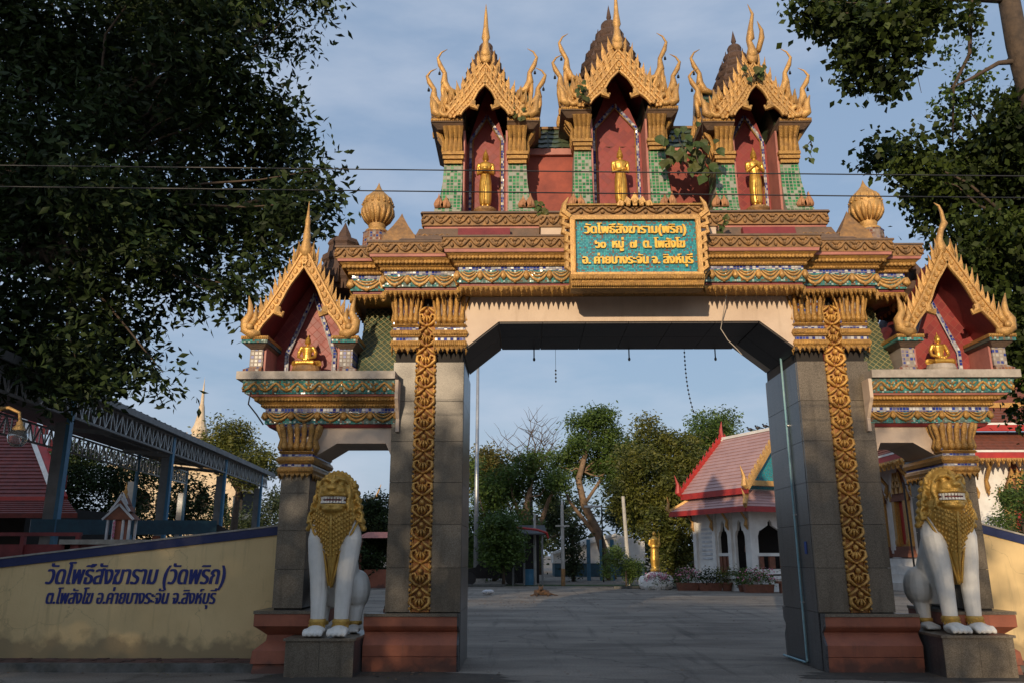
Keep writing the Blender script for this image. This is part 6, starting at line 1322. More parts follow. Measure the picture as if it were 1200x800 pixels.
# birds on the ridge of the pavilion
for i, t in enumerate((.15, .3, .42, .55)):
    a = R(24); lx, ly = mx_, ye0 + .3 + (LY + .5) * t; wx, wy = bx0 + lx * math.cos(a) - ly * math.sin(a), by0 + lx * math.sin(a) + ly * math.cos(a)
    q = MB(); q.ball((wx, wy, zr + .24), (.14, .08, .08), 8, 5); q.ball((wx - .12, wy, zr + .33), (.05, .05, .05), 6, 4); q.tube([(wx + .1, wy, zr + .24), (wx + .28, wy, zr + .2)], [.04, .02], 5); q.tube([(wx, wy, zr + .18), (wx, wy, zr + .11)], .012, 4)
    tag(q.build('pigeon', IRON), 'dark pigeon on the pavilion ridge, %s' % ['nearest the gate pier', 'second from the gate pier', 'third from the gate pier', 'furthest from the gate pier'][i], 'bird', 'pigeons on the pavilion ridge')
# person in the doorway
def lerp(a, b, t): return a + (b - a) * t
m = MB(); X, Y, Z = 10.75, 39.6, .68
pr = empty('person', (X, Y, Z), 'person with dark hair in a blue wrap and brown top, standing in the pavilion doorway', 'person')
for t in (-1, 1):
    m.tube([(X + t * .10, Y, Z + .04), (X + t * .10, Y, Z + .45), (X + t * .10, Y, Z + .88)], [.05, .065, .09], 10); m.ball((X + t * .1, Y - .06, Z + .03), (.05, .12, .035), 8, 5)
    m.tube([(X + t * .19, Y, Z + 1.36), (X + t * .24, Y - .02, Z + 1.1), (X + t * .17, Y - .2, Z + 1.0), (X + t * .06, Y - .26, Z + 1.05)], [.055, .045, .038, .028], 8)
    for f_ in range(4): m.tube([(X + t * .06, Y - .26, Z + 1.02 + f_ * .018), (X, Y - .29, Z + 1.02 + f_ * .018)], .01, 5)
m.lathe([(.16, Z + .82), (.15, Z + 1.0), (.16, Z + 1.2), (.19, Z + 1.36), (.10, Z + 1.45), (.055, Z + 1.48), (.055, Z + 1.55)], 14, (X, Y), sy=.65)
m.ball((X, Y - .01, Z + 1.65), (.085, .10, .12), 12, 9); m.ball((X, Y - .11, Z + 1.64), (.015, .02, .025), 6, 4)
for t in (-1, 1): m.ball((X + t * .087, Y, Z + 1.65), (.015, .02, .03), 6, 4)
me = fuse(m, .014, 2); me.transform(Matrix.Translation((-X, -Y, -Z))); me.materials.append(SKIN); link('body', me, pr, (X, Y, Z))
q = MB(); q.lathe([(.19, Z + .12), (.20, Z + .5), (.19, Z + .85), (.17, Z + 1.0)], 16, (X, Y), sy=.75); q.build('blue_wrap', CLOTH, pr, smooth=True)
q = MB(); q.lathe([(.18, Z + 1.0), (.185, Z + 1.2), (.21, Z + 1.37), (.09, Z + 1.47)], 16, (X, Y), sy=.72); q.build('brown_top', BTILE, pr, smooth=True)
q = MB(); q.ball((X, Y + .02, Z + 1.68), (.098, .10, .12), 12, 8); q.build('hair', HAIR, pr, smooth=True)
# bench
bn = empty('bench', (11.6, 37.1, 0), 'terracotta coloured stone bench before the white pavilion', 'bench')
q = MB(); q.box(11.15, 12.35, 37.0, 37.4, .40, .50); q.build('seat', CLAY, bn)
for x in (11.35, 12.15): q = MB(); q.box(x - .07, x + .07, 37.05, 37.35, 0, .40); q.build('leg', CLAY, bn)
q = MB(); q.beam((11.45, 37.2, .2), (12.05, 37.2, .2), .1, .08); q.build('stretcher', CLAY, bn)
# potted plants
def potted(x, y, r, h, plant, label, seed, flower=False, trough=None):
    t = empty('potted_plant', (x, y, 0), label, 'potted plant', 'pots and troughs of plants before the pavilion')
    q = MB()
    if trough: q.fr(x - trough, x + trough, y - .2, y + .2, 0, x - trough - .05, x + trough + .05, y - .25, y + .25, h)
    else: q.lathe([(r * .7, 0), (r, h * .8), (r * 1.12, h * .82), (r * 1.1, h), (r * .9, h), (r * .85, h * .9)], 14, (x, y))
    q.build('pot', CLAY, t)
    w = trough or r * 1.3; bl = [(x + (i - 1) * w * .7, y, h + .28, w * .6 if trough else r * 1.2, .3, .32) for i in range(3)]
    o = link('foliage', leaf_mesh(bl, 500, .13, 'foliage', plant, .0, seed, 6, org=(x, y, 0)), t, (x, y, 0)); o['kind'] = 'stuff'
    if flower: o = link('blossom', leaf_mesh([(a, b, c + .12, d, e_, f_ * .8) for a, b, c, d, e_, f_ in bl], 160, .09, 'blossom', PETAL, .0, seed + 1, 4, aspect=.9, org=(x, y, 0)), t, (x, y, 0)); o['kind'] = 'stuff'
for i, a in enumerate(((7.75, 39.8, .3, .35, LEAFG, 'pot with purple-leaved flowering plant, leftmost beside the statue rocks', 1, True, .45), (8.75, 39.6, .28, .35, LEAFD, 'dark leafy shrub in a trough, second from the statue', 2, False, .5), (9.5, 39.4, .26, .38, LEAFY, 'yellow green shrub in a round clay pot, left of the pavilion corner', 3, False, None), (9.95, 38.4, .2, .3, LEAFG, 'small green plant in a low pot at the pavilion corner', 4, False, None), (10.45, 37.6, .3, .35, LEAFG, 'pink-flowered plants in the long trough under the pavilion arches', 5, True, .6))): potted(a[0], a[1], a[2], a[3], a[4], a[5], a[6] * 11, a[7], a[8])
# golden standing figure on white rock base
st = empty('golden_statue', (6.47, 41, 0), 'golden standing monk statue on a white rock base with pink flowers, in the yard', 'statue')
q = MB()
rgq = random.Random(2)
for i in range(16): a = 2 * math.pi * i / 16; q.ball((6.47 + .62 * math.cos(a), 41 + .5 * math.sin(a), .2 + rgq.uniform(0, .15)), (.25, .22, .26 + rgq.uniform(0, .1)), 7, 5)
for i in range(9): a = 2 * math.pi * i / 9; q.ball((6.47 + .34 * math.cos(a), 41 + .3 * math.sin(a), .52), (.22, .2, .24), 7, 5)
q.ball((6.47, 41, .68), (.4, .35, .18), 12, 7); q.build('rock_base', WHITE, st)
o = link('flowers', leaf_mesh([(6.47, 40.55, .55, .5, .2, .2)], 260, .09, 'flowers', PETAL, 0, 8, 5, aspect=.9, org=(6.47, 41, 0)), st, (6.47, 41, 0)); o['kind'] = 'stuff'
o = link('foliage', leaf_mesh([(6.47, 40.5, .4, .7, .2, .2)], 400, .11, 'foliage', LEAFG, 0, 9, 5, org=(6.47, 41, 0)), st, (6.47, 41, 0)); o['kind'] = 'stuff'
m = MB(); X, Y, Z = 6.47, 41, .86; m.lathe([(.22, Z - .02), (.24, Z + .05), (.17, Z + .1), (.17, Z + .16)], 16, (X, Y)); Z += .14
m.lathe([(.17, Z), (.2, Z + .3), (.17, Z + .7), (.16, Z + .9), (.20, Z + 1.12), (.1, Z + 1.22), (.06, Z + 1.25)], 14, (X, Y), sy=.7); m.ball((X, Y, Z + 1.34), (.085, .09, .11), 10, 8)
for t in (-1, 1): m.tube([(X + t * .19, Y, Z + 1.1), (X + t * .23, Y, Z + .9), (X + t * .12, Y - .15, Z + .8), (X, Y - .18, Z + .82)], [.055, .05, .045, .03], 8)
m.tube([(X + .18, Y - .05, Z + .9), (X + .22, Y - .05, Z + 1.2), (X + .2, Y - .04, Z + 1.45)], [.06, .03, .015], 6)
me = fuse(m, .016, 2); me.transform(Matrix.Translation((-X, -Y, -.84))); me.materials.append(GOLDS); link('figure', me, st, (X, Y, .84), 0, (1.12, 1.12, 1.18))
# ================================================================== yard: poles, shelter, buildings, dog
fp = empty('flagpole', (-2.82, 51, 0), 'tall grey steel pole on a concrete block, in the yard left of the opening', 'pole')
q = MB(); q.box(-3.4, -2.25, 50.5, 51.6, 0, .42); q.build('block', COPE, fp); q = MB(); q.tube([(-2.82, 51, .4), (-2.82, 51, 5), (-2.82, 51, 18)], [.15, .14, .07], 10); q.build('shaft', SILV, fp, smooth=True)
q = MB(); q.lathe([(.3, .4), (.28, .6), (.18, .72)], 10, (-2.82, 51)); q.build('collar', COPE, fp)
def pole(x, y, h, r, label, arm=None, base=True, mt=PALEG, lean=0):
    p = empty('utility_pole', (x, y, 0), label, 'pole', 'poles standing in the yard'); q = MB(); q.tube([(x, y, 0), (x + lean, y, h)], [r, r * .75], 8); q.build('shaft', mt, p)
    if base: q = MB(); q.tube([(x, y, 0), (x, y, .9)], r * 1.06, 8); q.build('painted_foot', GOLDW, p)
    if arm: q = MB(); q.beam((x - arm, y - .1, h - 1.15), (x + arm, y - .1, h - 1.15), .08, .08); q.build('cross_arm', mt, p); q = MB(); q.ball((x, y, h + .1), (.06, .06, .12), 6, 5); q.build('insulator', PLAST, p)
pole(2.2, 45.5, 4.3, .11, 'pale concrete pole with a short cross arm, foremost in the yard', .38)
pole(.72, 47.6, 3.9, .085, 'thin bare grey pole at the red-roofed shelter', None, False)
pole(5.78, 45.6, 4.75, .12, 'bare leaning concrete pole left of the golden statue', None, False, lean=-.2)
sl = empty('street_lamp', (5.0, 52, 0), 'street lamp with a long flat white arm, among the yard trees', 'street lamp')
q = MB(); q.tube([(5.0, 52, 0), (5.0, 52, 4.6)], .05, 6); q.build('pole', IRON, sl); q = MB(); q.box(3.9, 5.05, 51.9, 52.05, 4.50, 4.62); q.build('arm', PLAST, sl)
sr = empty('red_roof_shelter', (-.6, 47, 0), 'open shelter with rusty red curved roof edge and thin posts, left in the yard', 'shelter')
slope(sr, (-.6, 45.6, 2.75), (1.35, 45.6, 2.75), (1.35, 50, 3.35), (-.6, 50, 3.35), DGREY, 'roof', .08); q = MB(); q.tube([(-.5, 45.58, 3.05), (.1, 45.58, 3.03), (.8, 45.58, 2.95), (1.35, 45.58, 2.78), (1.42, 45.6, 2.5)], .07, 6); q.build('red_edge', REDP, sr)
for x in (-.5, .1, 1.1): q = MB(); q.tube([(x, 45.8, 0), (x, 45.8, 2.75)], .06, 7); q.build('post', GREY, sr)
q = MB(); q.box(-.6, 1.0, 49.6, 49.9, 0, 3.2); q.build('back_wall', DARK, sr)
dr = MB(); dr.lathe([(.28, 0), (.3, .3), (.28, .6), (.3, .85)], 12, (.35, 46.6)); tag(dr.build('plastic_drum', BLUE), 'blue plastic drum under the red-roofed shelter', 'drum')
# parked car in the shade
cr = empty('parked_car', (-1.9, 47.6, 0), 'dark parked pickup in deep shade under the bushes, left of the shelter', 'car')
q = MB(); P = [(-1.0, .35), (-1.05, .8), (-.3, .95), (.1, 1.45), (1.0, 1.5), (1.3, 1.0), (2.2, .95), (2.2, .35)]; q.prism([(-2.3 + x, z) for x, z in P], 46.7, 48.3); q.build('body', IRON, cr)
q = MB(); q.prism([(-2.3 + x, z) for x, z in [(-.15, 1.0), (.15, 1.38), (.95, 1.42), (1.15, 1.02)]], 46.685, 46.70); q.build('side_window', DARK, cr)
for x in (-2.9, -.6): q = MB(); q.lathe([(.0, -.1), (.33, -.1), (.35, 0), (.33, .1), (0, .1)], 16); link('wheel', q.mesh('wheel', WIRE), cr, (x, 46.75, .34), rot=(R(90), 0, 0))
q = MB(); q.ball((-3.3, 46.75, .75), (.1, .08, .08), 8, 5); q.ball((-1.0, 46.66, 1.02), (.12, .06, .1), 8, 5); q.build('headlight', PLAST, cr)
wb = empty('white_shed_building', (5, 66, 0), 'low white building with grey-blue lower wall and sloping roof, far back in the yard', 'building')
q = MB(); q.prism([(2.4, 1.0), (2.4, 1.8), (5.2, 2.9), (7.2, 3.2), (9.5, 2.6), (9.5, 1.0)][::-1], 64.9, 70); q.build('gable', WHITE, wb); q = MB(); q.box(2.5, 9.4, 64.95, 70, 0, .998); q.build('lower_wall', DUST, wb)
q = MB(); q.beam((2.2, 64.8, 1.7), (7.3, 64.8, 3.15), .4, .18); q.build('roof_edge', WHITE, wb)
q = MB(); q.box(3.2, 4.2, 64.9, 64.98, .1, 1.4); q.build('door', IRON, wb)
for x in (4.35, 5.2, 5.9): q = MB(); q.box(x - .12, x + .12, 55.0, 55.2, 0, 2.6); tag(q.build('blue_post', BLUE), 'tall blue post before the white building, %s of three' % {4.35: 'leftmost', 5.2: 'middle', 5.9: 'rightmost'}[x], 'post', 'blue posts before the white building')
# sleeping dog and litter
m = MB(); X, Y = .80, 34.3
m.tube([(X - .32, Y, .13), (X - .1, Y + .02, .15), (X + .12, Y, .14), (X + .28, Y, .12)], [.11, .13, .12, .10], 10); m.ball((X - .05, Y - .12, .30), (.10, .09, .09), 10, 7); m.tube([(X - .12, Y - .02, .17), (X - .08, Y - .08, .27)], [.09, .07], 8); m.tube([(X - .08, Y - .2, .27), (X - .11, Y - .30, .25)], [.05, .035], 8)
for t in (-1, 1): m.tube([(X - .05 + t * .07, Y - .12, .36), (X - .05 + t * .09, Y - .12, .46)], [.035, .006], 6)
m.tube([(X - .25, Y - .1, .1), (X - .38, Y - .22, .05), (X - .48, Y - .25, .035)], [.05, .035, .03], 7); m.tube([(X - .2, Y - .1, .08), (X - .2, Y - .3, .04), (X - .26, Y - .4, .03)], [.05, .035, .03], 7)
m.tube([(X + .2, Y - .08, .12), (X + .32, Y - .22, .08), (X + .18, Y - .3, .035)], [.08, .06, .03], 7); m.tube([(X + .32, Y, .1), (X + .5, Y - .05, .05), (X + .66, Y - .03, .03)], [.04, .03, .015], 7)
me = fuse(m, .016, 2); me.transform(Matrix.Translation((-X, -Y, 0))); me.materials.append(FUR); d_ = empty('dog', (X, Y, 0), 'brown and black dog lying on the asphalt in the yard, head raised', 'dog'); link('body', me, d_, (X, Y, 0))
m = MB()
for i in range(8): m.ball((-1.5 + rgq.uniform(-.2, .2), 35 + rgq.uniform(-.1, .1), .08 + rgq.uniform(0, .08)), (rgq.uniform(.08, .2), .1, .09), 7, 5)
me = fuse(m, .02, 1); me.transform(Matrix.Translation((1.5, -35, 0))); me.materials.append(PLAST); tag(link('litter_bag', me, None, (-1.5, 35, 0)), 'crumpled white bag lying on the asphalt left of the dog', 'bag')
kb = MB(); kb.box(-30, -.9, 44.0, 44.3, 0, .12); kb.box(4.5, 8.2, 41.6, 41.8, 0, .12); kb.build('kerb', KERB, None, kind='structure')
# pink parasol-roofed stall seen through the left side passage
ks = empty('pink_roof_stall', (-6.9, 43, 0), 'small stall with a pinkish roof seen through the left side passage', 'stall')
q = MB(); q.fr(-8.5, -5.8, 42.2, 44, 2.45, -7.9, -6.2, 42.6, 43.6, 2.75); q.build('roof', PINK, ks)
for x in (-8.2, -6.1): q = MB(); q.box(x - .05, x + .05, 42.4, 42.5, 0, 2.45); q.build('post', CLAY, ks)
q = MB(); q.box(-8.0, -6.3, 42.5, 43.5, 0, .9); q.build('counter', TERR, ks)
yb_ = empty('yellow_house', (-12.5, 60, 0), 'pale yellow house with a blue-edged roof, glimpsed beside the left lion', 'building')
q = MB(); q.box(-15, -11.3, 58, 62, 0, 5.0); q.build('wall', IVORY, yb_); q = MB(); q.fr(-15.5, -10.9, 57.5, 62.5, 5.0, -14.5, -11.6, 58.5, 61.5, 5.5); q.build('roof', DUST, yb_); q = MB(); q.tube([(-10.9, 57.5, 5.2), (-10.2, 57.5, 5.5), (-9.9, 57.5, 6.4)], [.15, .1, .02], 6); q.build('gold_finial', GOLDP, yb_)
# ================================================================== trees and shrubs
BL = [(-10.1,14.6,11.7,1.69,2.2,1.69),(-8.8,15.5,12.5,1.61,2.09,1.61),(-6.2,13.4,11.3,1.23,1.6,1.23),(-5.8,15.3,13.0,1.03,1.34,1.03),(-4.5,14.9,13.2,0.7,0.91,0.7),(-8.7,13.5,9.0,1.52,1.97,1.52),(-8.3,15.7,10.6,1.67,2.18,1.67),(-6.2,14.1,10.2,1.18,1.53,1.18),(-5.2,14.1,10.3,0.81,1.05,0.81),(-5.4,15.8,9.7,1.14,1.48,1.14),(-4.0,13.6,7.8,0.59,0.77,0.59),(-4.7,14.8,8.2,0.85,1.1,0.85),(-9.6,15.3,8.0,1.58,2.06,1.58),(-6.9,13.4,7.4,1.3,1.7,1.3),(-6.5,15.4,8.6,1.24,1.61,1.24),(-5.1,14.7,7.4,0.7,0.91,0.7),(-5.0,13.7,6.2,0.46,0.6,0.46),(-9.6,15.8,6.3,1.41,1.83,1.41),(-7.5,14.0,6.2,0.97,1.26,0.97),(-6.6,14.3,6.6,0.8,1.04,0.8),(-6.4,15.7,7.3,0.62,0.8,0.62),(-7.7,13.5,4.9,0.77,1.0,0.77),(-9.6,15.0,5.1,0.99,1.28,0.99),(-7.7,15.2,5.5,0.7,0.91,0.7),(-6.1,13.4,4.6,0.35,0.46,0.35),(-6.9,15.6,4.7,0.25,0.33,0.25),(-5.0,14.5,5.9,0.26,0.33,0.26),(-5.3,13.8,6.0,0.31,0.4,0.31),(-12.3,15.8,9.6,2.22,2.89,2.22),(-10.2,13.8,5.6,1.54,2.0,1.54),(-12.2,14.5,12.0,2.14,2.78,2.14),(-11.0,15.6,15.1,2.37,3.08,2.37),(-6.9,13.4,13.4,1.87,2.43,1.87),(-8.1,15.2,4.9,0.49,0.64,0.49),(-4.9,15.0,10.1,0.71,0.92,0.71),(-3.7,13.5,8.4,0.34,0.45,0.34)]
BR = [(9.8,15.5,9.2,0.96,1.25,0.96),(9.4,16.1,9.7,0.59,0.76,0.59),(7.7,14.7,9.2,0.44,0.57,0.44),(7.7,16.0,10.0,0.33,0.43,0.33),(8.7,15.7,8.7,0.63,0.83,0.63),(8.9,14.8,7.4,0.9,1.17,0.9),(10.5,16.3,7.1,1.06,1.38,1.06),(9.2,15.2,5.8,0.62,0.81,0.62),(9.4,15.2,4.9,0.42,0.54,0.42),(10.1,16.3,4.3,0.27,0.35,0.27),(8.0,14.8,8.8,0.44,0.57,0.44),(9.1,15.6,10.4,0.29,0.37,0.29),(9.7,16.0,11.2,0.3,0.39,0.3),(9.9,14.7,9.8,0.76,0.99,0.76),(11.4,16.1,8.6,1.43,1.86,1.43),(10.6,15.5,6.0,1.17,1.52,1.17),(8.5,14.9,6.7,0.59,0.76,0.59),(12.0,16.3,11.1,1.32,1.71,1.32)]
BR2 = [(5.7,13.5,11.6,0.36,0.36,0.36),(6.5,13.8,11.8,0.6,0.6,0.6),(6.8,13.1,11.0,0.6,0.6,0.6),(6.5,13.7,10.8,0.49,0.49,0.49),(6.9,13.6,10.2,0.29,0.29,0.29),(7.6,13.1,11.5,0.41,0.41,0.41),(6.4,13.9,10.3,0.16,0.16,0.16),(7.2,13.3,10.7,0.35,0.35,0.35),(5.3,13.3,11.7,0.19,0.19,0.19),(8.7,13.9,11.8,0.3,0.3,0.3)]
BR3 = [(8.6,14.5,11.5,0.17,0.17,0.17),(9.0,14.7,11.1,0.24,0.24,0.24),(8.4,14.2,10.4,0.2,0.2,0.2),(9.3,14.7,11.6,0.21,0.21,0.21),(8.3,14.6,10.3,0.17,0.17,0.17),(8.5,14.2,10.0,0.2,0.2,0.2),(9.4,14.8,11.0,0.24,0.24,0.24)]
T1 = [(-2.1,54.0,6.2,1.35,1.35,1.35),(-2.5,54.7,4.3,1.69,1.69,1.69),(-0.6,53.0,2.4,1.73,1.73,1.73),(-2.9,54.6,1.9,1.45,1.45,1.45),(0.2,54.2,1.9,1.1,1.1,1.1),(-3.3,53.1,7.2,0.67,0.67,0.67),(-1.2,54.9,4.3,1.42,1.42,1.42),(-2.0,53.6,1.3,1.09,1.09,1.09)]
T2 = [(0.6,55.0,7.2,1.26,1.26,1.26),(1.6,55.7,5.8,0.92,0.92,0.92),(2.4,54.0,6.5,0.79,0.79,0.79),(0.0,55.6,5.8,0.81,0.81,0.81)]
T4 = [(5.0,57.0,10.5,1.57,1.57,1.57),(6.3,57.7,9.2,1.33,1.33,1.33),(4.0,56.0,9.0,1.06,1.06,1.06),(3.2,57.6,7.7,1.2,1.2,1.2),(5.3,57.2,7.5,1.67,1.67,1.67),(6.6,56.1,6.7,1.28,1.28,1.28),(7.5,57.9,9.0,0.85,0.85,0.85),(2.3,56.6,7.6,0.59,0.59,0.59)]
T5 = [(7.7,50.0,9.0,0.84,0.84,0.84),(8.2,50.7,8.0,1.49,1.49,1.49),(6.8,49.0,6.5,1.33,1.33,1.33),(9.4,50.6,7.5,1.58,1.58,1.58),(8.5,50.2,5.9,1.98,1.98,1.98),(6.5,49.1,4.8,1.32,1.32,1.32),(10.5,50.9,5.9,1.79,1.79,1.79),(7.5,49.6,3.6,1.52,1.52,1.52),(9.6,49.6,3.8,1.83,1.83,1.83),(11.4,51.0,4.1,1.57,1.57,1.57),(8.9,49.2,2.1,1.3,1.3,1.3)]
T6 = [(15.6,66.0,11.7,1.53,1.53,1.53),(16.7,66.7,10.8,1.4,1.4,1.4),(14.0,65.0,11.2,0.96,0.96,0.96),(17.2,66.6,12.5,0.98,0.98,0.98),(14.8,66.2,9.6,1.8,1.8,1.8),(16.9,65.1,8.8,1.9,1.9,1.9),(19.5,66.9,9.0,2.09,2.09,2.09)]
T7 = [(-17.7,48.0,8.7,0.92,0.92,0.92),(-16.8,48.7,8.1,1.03,1.03,1.03),(-15.3,47.0,7.1,0.89,0.89,0.89),(-15.0,48.6,6.5,0.51,0.51,0.51),(-18.2,48.2,7.8,0.82,0.82,0.82),(-15.9,47.1,6.1,0.89,0.89,0.89),(-19.0,48.9,8.5,0.52,0.52,0.52),(-17.1,47.6,6.7,0.7,0.7,0.7)]
T8 = [(-8.0,44.0,3.8,0.82,0.82,0.82),(-7.9,44.7,2.5,1.2,1.2,1.2),(-8.2,43.0,1.6,0.79,0.79,0.79),(-7.5,44.6,4.3,0.65,0.65,0.65),(-8.7,44.2,2.9,0.55,0.55,0.55),(-7.5,43.1,1.0,0.7,0.7,0.7),(-7.2,44.9,2.0,0.92,0.92,0.92)]
T9 = [(-21.5,40.0,5.2,1.69,1.69,1.69),(-19.2,40.7,4.9,1.71,1.71,1.71),(-15.9,39.0,3.9,1.22,1.22,1.22),(-23.5,40.6,5.3,1.5,1.5,1.5),(-20.1,40.2,3.2,1.26,1.26,1.26),(-17.0,39.1,2.8,1.22,1.22,1.22)]
T10 = [(-19.9,60.0,4.0,1.37,1.37,1.37),(-18.3,60.7,4.3,1.39,1.39,1.39),(-16.3,59.0,4.5,1.22,1.22,1.22),(-22.6,60.6,3.9,1.26,1.26,1.26),(-14.4,60.2,4.0,1.49,1.49,1.49),(-12.9,59.1,3.4,1.22,1.22,1.22)]
T11 = [(19.6,33.0,3.6,0.57,0.57,0.57),(20.6,33.7,4.1,0.76,0.76,0.76),(18.4,32.0,2.8,0.39,0.39,0.39),(20.2,33.6,2.9,0.61,0.61,0.61)]
T12 = [(-2.8,72.0,8.1,1.35,1.35,1.35),(2.9,72.7,5.1,1.2,1.2,1.2),(9.0,71.0,5.1,1.46,1.46,1.46)]
S1 = [(4.9,44.0,1.4,0.54,0.54,0.54),(5.6,44.7,0.9,0.54,0.54,0.54),(4.3,43.0,0.8,0.35,0.35,0.35),(6.0,44.6,0.8,0.45,0.45,0.45)]

def grow(bl, k=1.1): return [(x, y, z, a * k, b * k, c * k) for x, y, z, a, b, c in bl]
def sh(bl, s): return shatter(bl, s)
def auto_limbs(bl, hub, seed, r0=.09, cnt=None):
    rg = random.Random(seed); out = []
    for b in (bl if cnt is None else bl[:cnt]): out.append((wig(hub, (b[0], b[1], b[2]), 5, .18 * b[3] + .05, rg), [r0, r0 * .8, r0 * .6, r0 * .45, r0 * .3, r0 * .12]))
    return out
tree('overhanging_tree', (-12.3, 15.6, 0), 'huge dark leafy tree filling the upper left, its branches hanging over the left wing', ([(-12.3, 15.6, 0), (-12.1, 15.6, 3), (-11.9, 15.4, 6), (-11.6, 15.2, 8.2), (-11.3, 15, 11)], [.62, .5, .45, .38, .22]),
     [([(-11.7, 15.2, 7.6), (-10.2, 14.6, 8.6), (-9.3, 14.5, 9.5), (-8.1, 14.6, 10.6), (-6.8, 14.5, 12.4), (-6.2, 14.3, 13.6)], [.30, .24, .2, .15, .10, .05]),
      ([(-11.8, 15.3, 6.4), (-10, 14.5, 7.1), (-8.4, 14.6, 7.2), (-6.9, 14.8, 7.9), (-5.2, 14.8, 8.4)], [.24, .19, .14, .09, .04]),
      ([(-11.7, 15.3, 8.2), (-9.4, 14.8, 9.8), (-7.2, 14.7, 11.2), (-5.4, 14.9, 12.6)], [.2, .14, .09, .04])] + auto_limbs(BL, (-9.6, 14.7, 8.2), 5, .055), shatter(grow(BL, 1.0), 5, 6, .42, .8), 98000, .19, LEAFD, seed=21, droop=.55, clump=12, shell=.3, spread=1.1)
tree('bodhi_tree', (11.2, 16.4, 0), 'large heart-leaved tree crowding the right edge behind the right wing, sunlit leaves', ([(11.2, 16.4, 0), (11.0, 16.2, 4), (10.6, 15.4, 7.5), (10.0, 14.2, 9.8), (9.78, 14.0, 10.5), (9.72, 14.0, 11.3), (9.72, 14.0, 12.4), (9.80, 14.0, 14)], [.55, .45, .36, .26, .21, .20, .19, .15]),
     [([(9.8, 14, 10.9), (9.3, 14.0, 10.85), (8.7, 14, 10.5), (8.3, 14.0, 10.3)], [.07, .045, .03, .012]), ([(9.7, 14, 12.3), (8.9, 13.9, 12.25), (8.1, 13.6, 12.0), (7.4, 13.5, 11.3), (7.0, 13.5, 10.9)], [.10, .07, .05, .035, .015]), ([(8.1, 13.6, 12.0), (7.2, 13.6, 11.9), (6.4, 13.6, 11.7), (5.6, 13.5, 11.6)], [.05, .035, .02, .01]),
      ([(8.9, 13.9, 12.2), (8.9, 14.2, 11.2), (8.6, 14.4, 10.6), (8.65, 14.8, 9.6)], [.05, .035, .03, .012]), ([(7.6, 13.5, 11.5), (7.5, 13.5, 10.9), (7.42, 13.5, 10.3), (7.45, 13.5, 9.9)], [.02, .012, .008, .004])] + auto_limbs(BR, (10.6, 15.4, 7.8), 6, .06) + auto_limbs(BR2, (7.9, 13.6, 11.9), 7, .022),
     shatter(grow(BR, .98), 6, 5, .45, .85), 44000, .15, LEAFB, seed=31, droop=.8, clump=9, shell=.4, spread=1.0, aspect=.72)
_bt = [o for o in COL.objects if o.name.startswith('bodhi_tree')][0]
for nm_, bb, n_, sd_ in (('upper_foliage', grow(BR2, 1.0), 5200, 33), ('thin_foliage', BR3, 420, 34)):
    o = link(nm_, leaf_mesh(bb, n_, .15 if n_ > 1000 else .10, nm_, LEAFB if n_ > 1000 else LEAFG, .7, sd_, 6, .9, .75, .2, (11.2, 16.4, 0)), _bt, (11.2, 16.4, 0)); o['kind'] = 'stuff'
# yard trees
T14 = [(-1.0, 44.9, 3.2, .95, .9, .7), (-1.5, 44.9, 2.4, .8, .9, .7), (-.5, 44.8, 2.1, .85, .9, .75), (-1.0, 44.9, 1.5, .9, .8, .6)]
tree('garden_tree', (-1.0, 44.9, 0), 'low bright green tree between the flagpole foot and the red-roofed shelter', ([(-1.0, 44.9, 0), (-1.0, 44.9, 2.3)], [.1, .06]), auto_limbs(T14, (-1.0, 44.9, 1.7), 24, .04), sh(T14, 10), 10000, .20, LEAFG, seed=56, group='trees in the yard', clump=9)
T13 = [(-1.9, 57, 8.0, 1.3, 1.3, 1.2), (-.9, 57, 7.0, 1.2, 1.2, 1.2), (-3.0, 57, 7.2, 1.2, 1.2, 1.2), (-1.7, 57, 6.0, 1.5, 1.3, 1.1)]
tree('yellowing_tree', (-1.8, 57, 0), 'thin yellowing tree between the flagpole and the bare branches', ([(-1.8, 57, 0), (-1.7, 57, 3), (-1.6, 57, 6)], [.22, .18, .1]), auto_limbs(T13, (-1.7, 57, 4.5), 23, .07), sh(T13, 9), 5200, .30, M('yellowing_leaves', (.20, .16, .035), (.09, .09, .02), rough=.6, scale=.9, bump=0, trans=.3, island=.4), bark=BARKT, seed=55, group='trees in the yard', clump=9, shell=.2)
tree('shade_tree', (-1.85, 54.3, 0), 'broad dark green tree beside the flagpole, low leafy crown', ([(-1.8, 54.3, 0), (-1.7, 54.3, 2), (-1.5, 54.3, 4)], [.16, .13, .08]), auto_limbs(T1, (-1.7, 54.3, 2), 8, .06), sh(grow(T1, 1.1), 133), 17980, 0.24, LEAFG, seed=41, group='trees in the yard', clump=9)
tree('shade_tree', (-.1, 55, 0), 'tree with a pale split trunk and small green top, behind the red-roofed shelter', ([(-.1, 55, 0), (.1, 55, 2.5), (.2, 55, 4.3), (.6, 55, 6.0)], [.4, .34, .28, .15]), [([(.1, 55, 2.5), (1.2, 55, 3.6), (1.8, 55, 5.2), (2.4, 55, 6.2)], [.22, .2, .15, .06]), ([(.15, 55, 3.5), (-.5, 55, 5), (-.9, 55, 6.6)], [.18, .12, .05])] + auto_limbs(T2, (.3, 55, 5), 9, .07), sh(grow(T2, 1.12), 134), 6293, 0.24, LEAFG, bark=BARKT, seed=42, group='trees in the yard', clump=9)
rgb = random.Random(77); tw = []
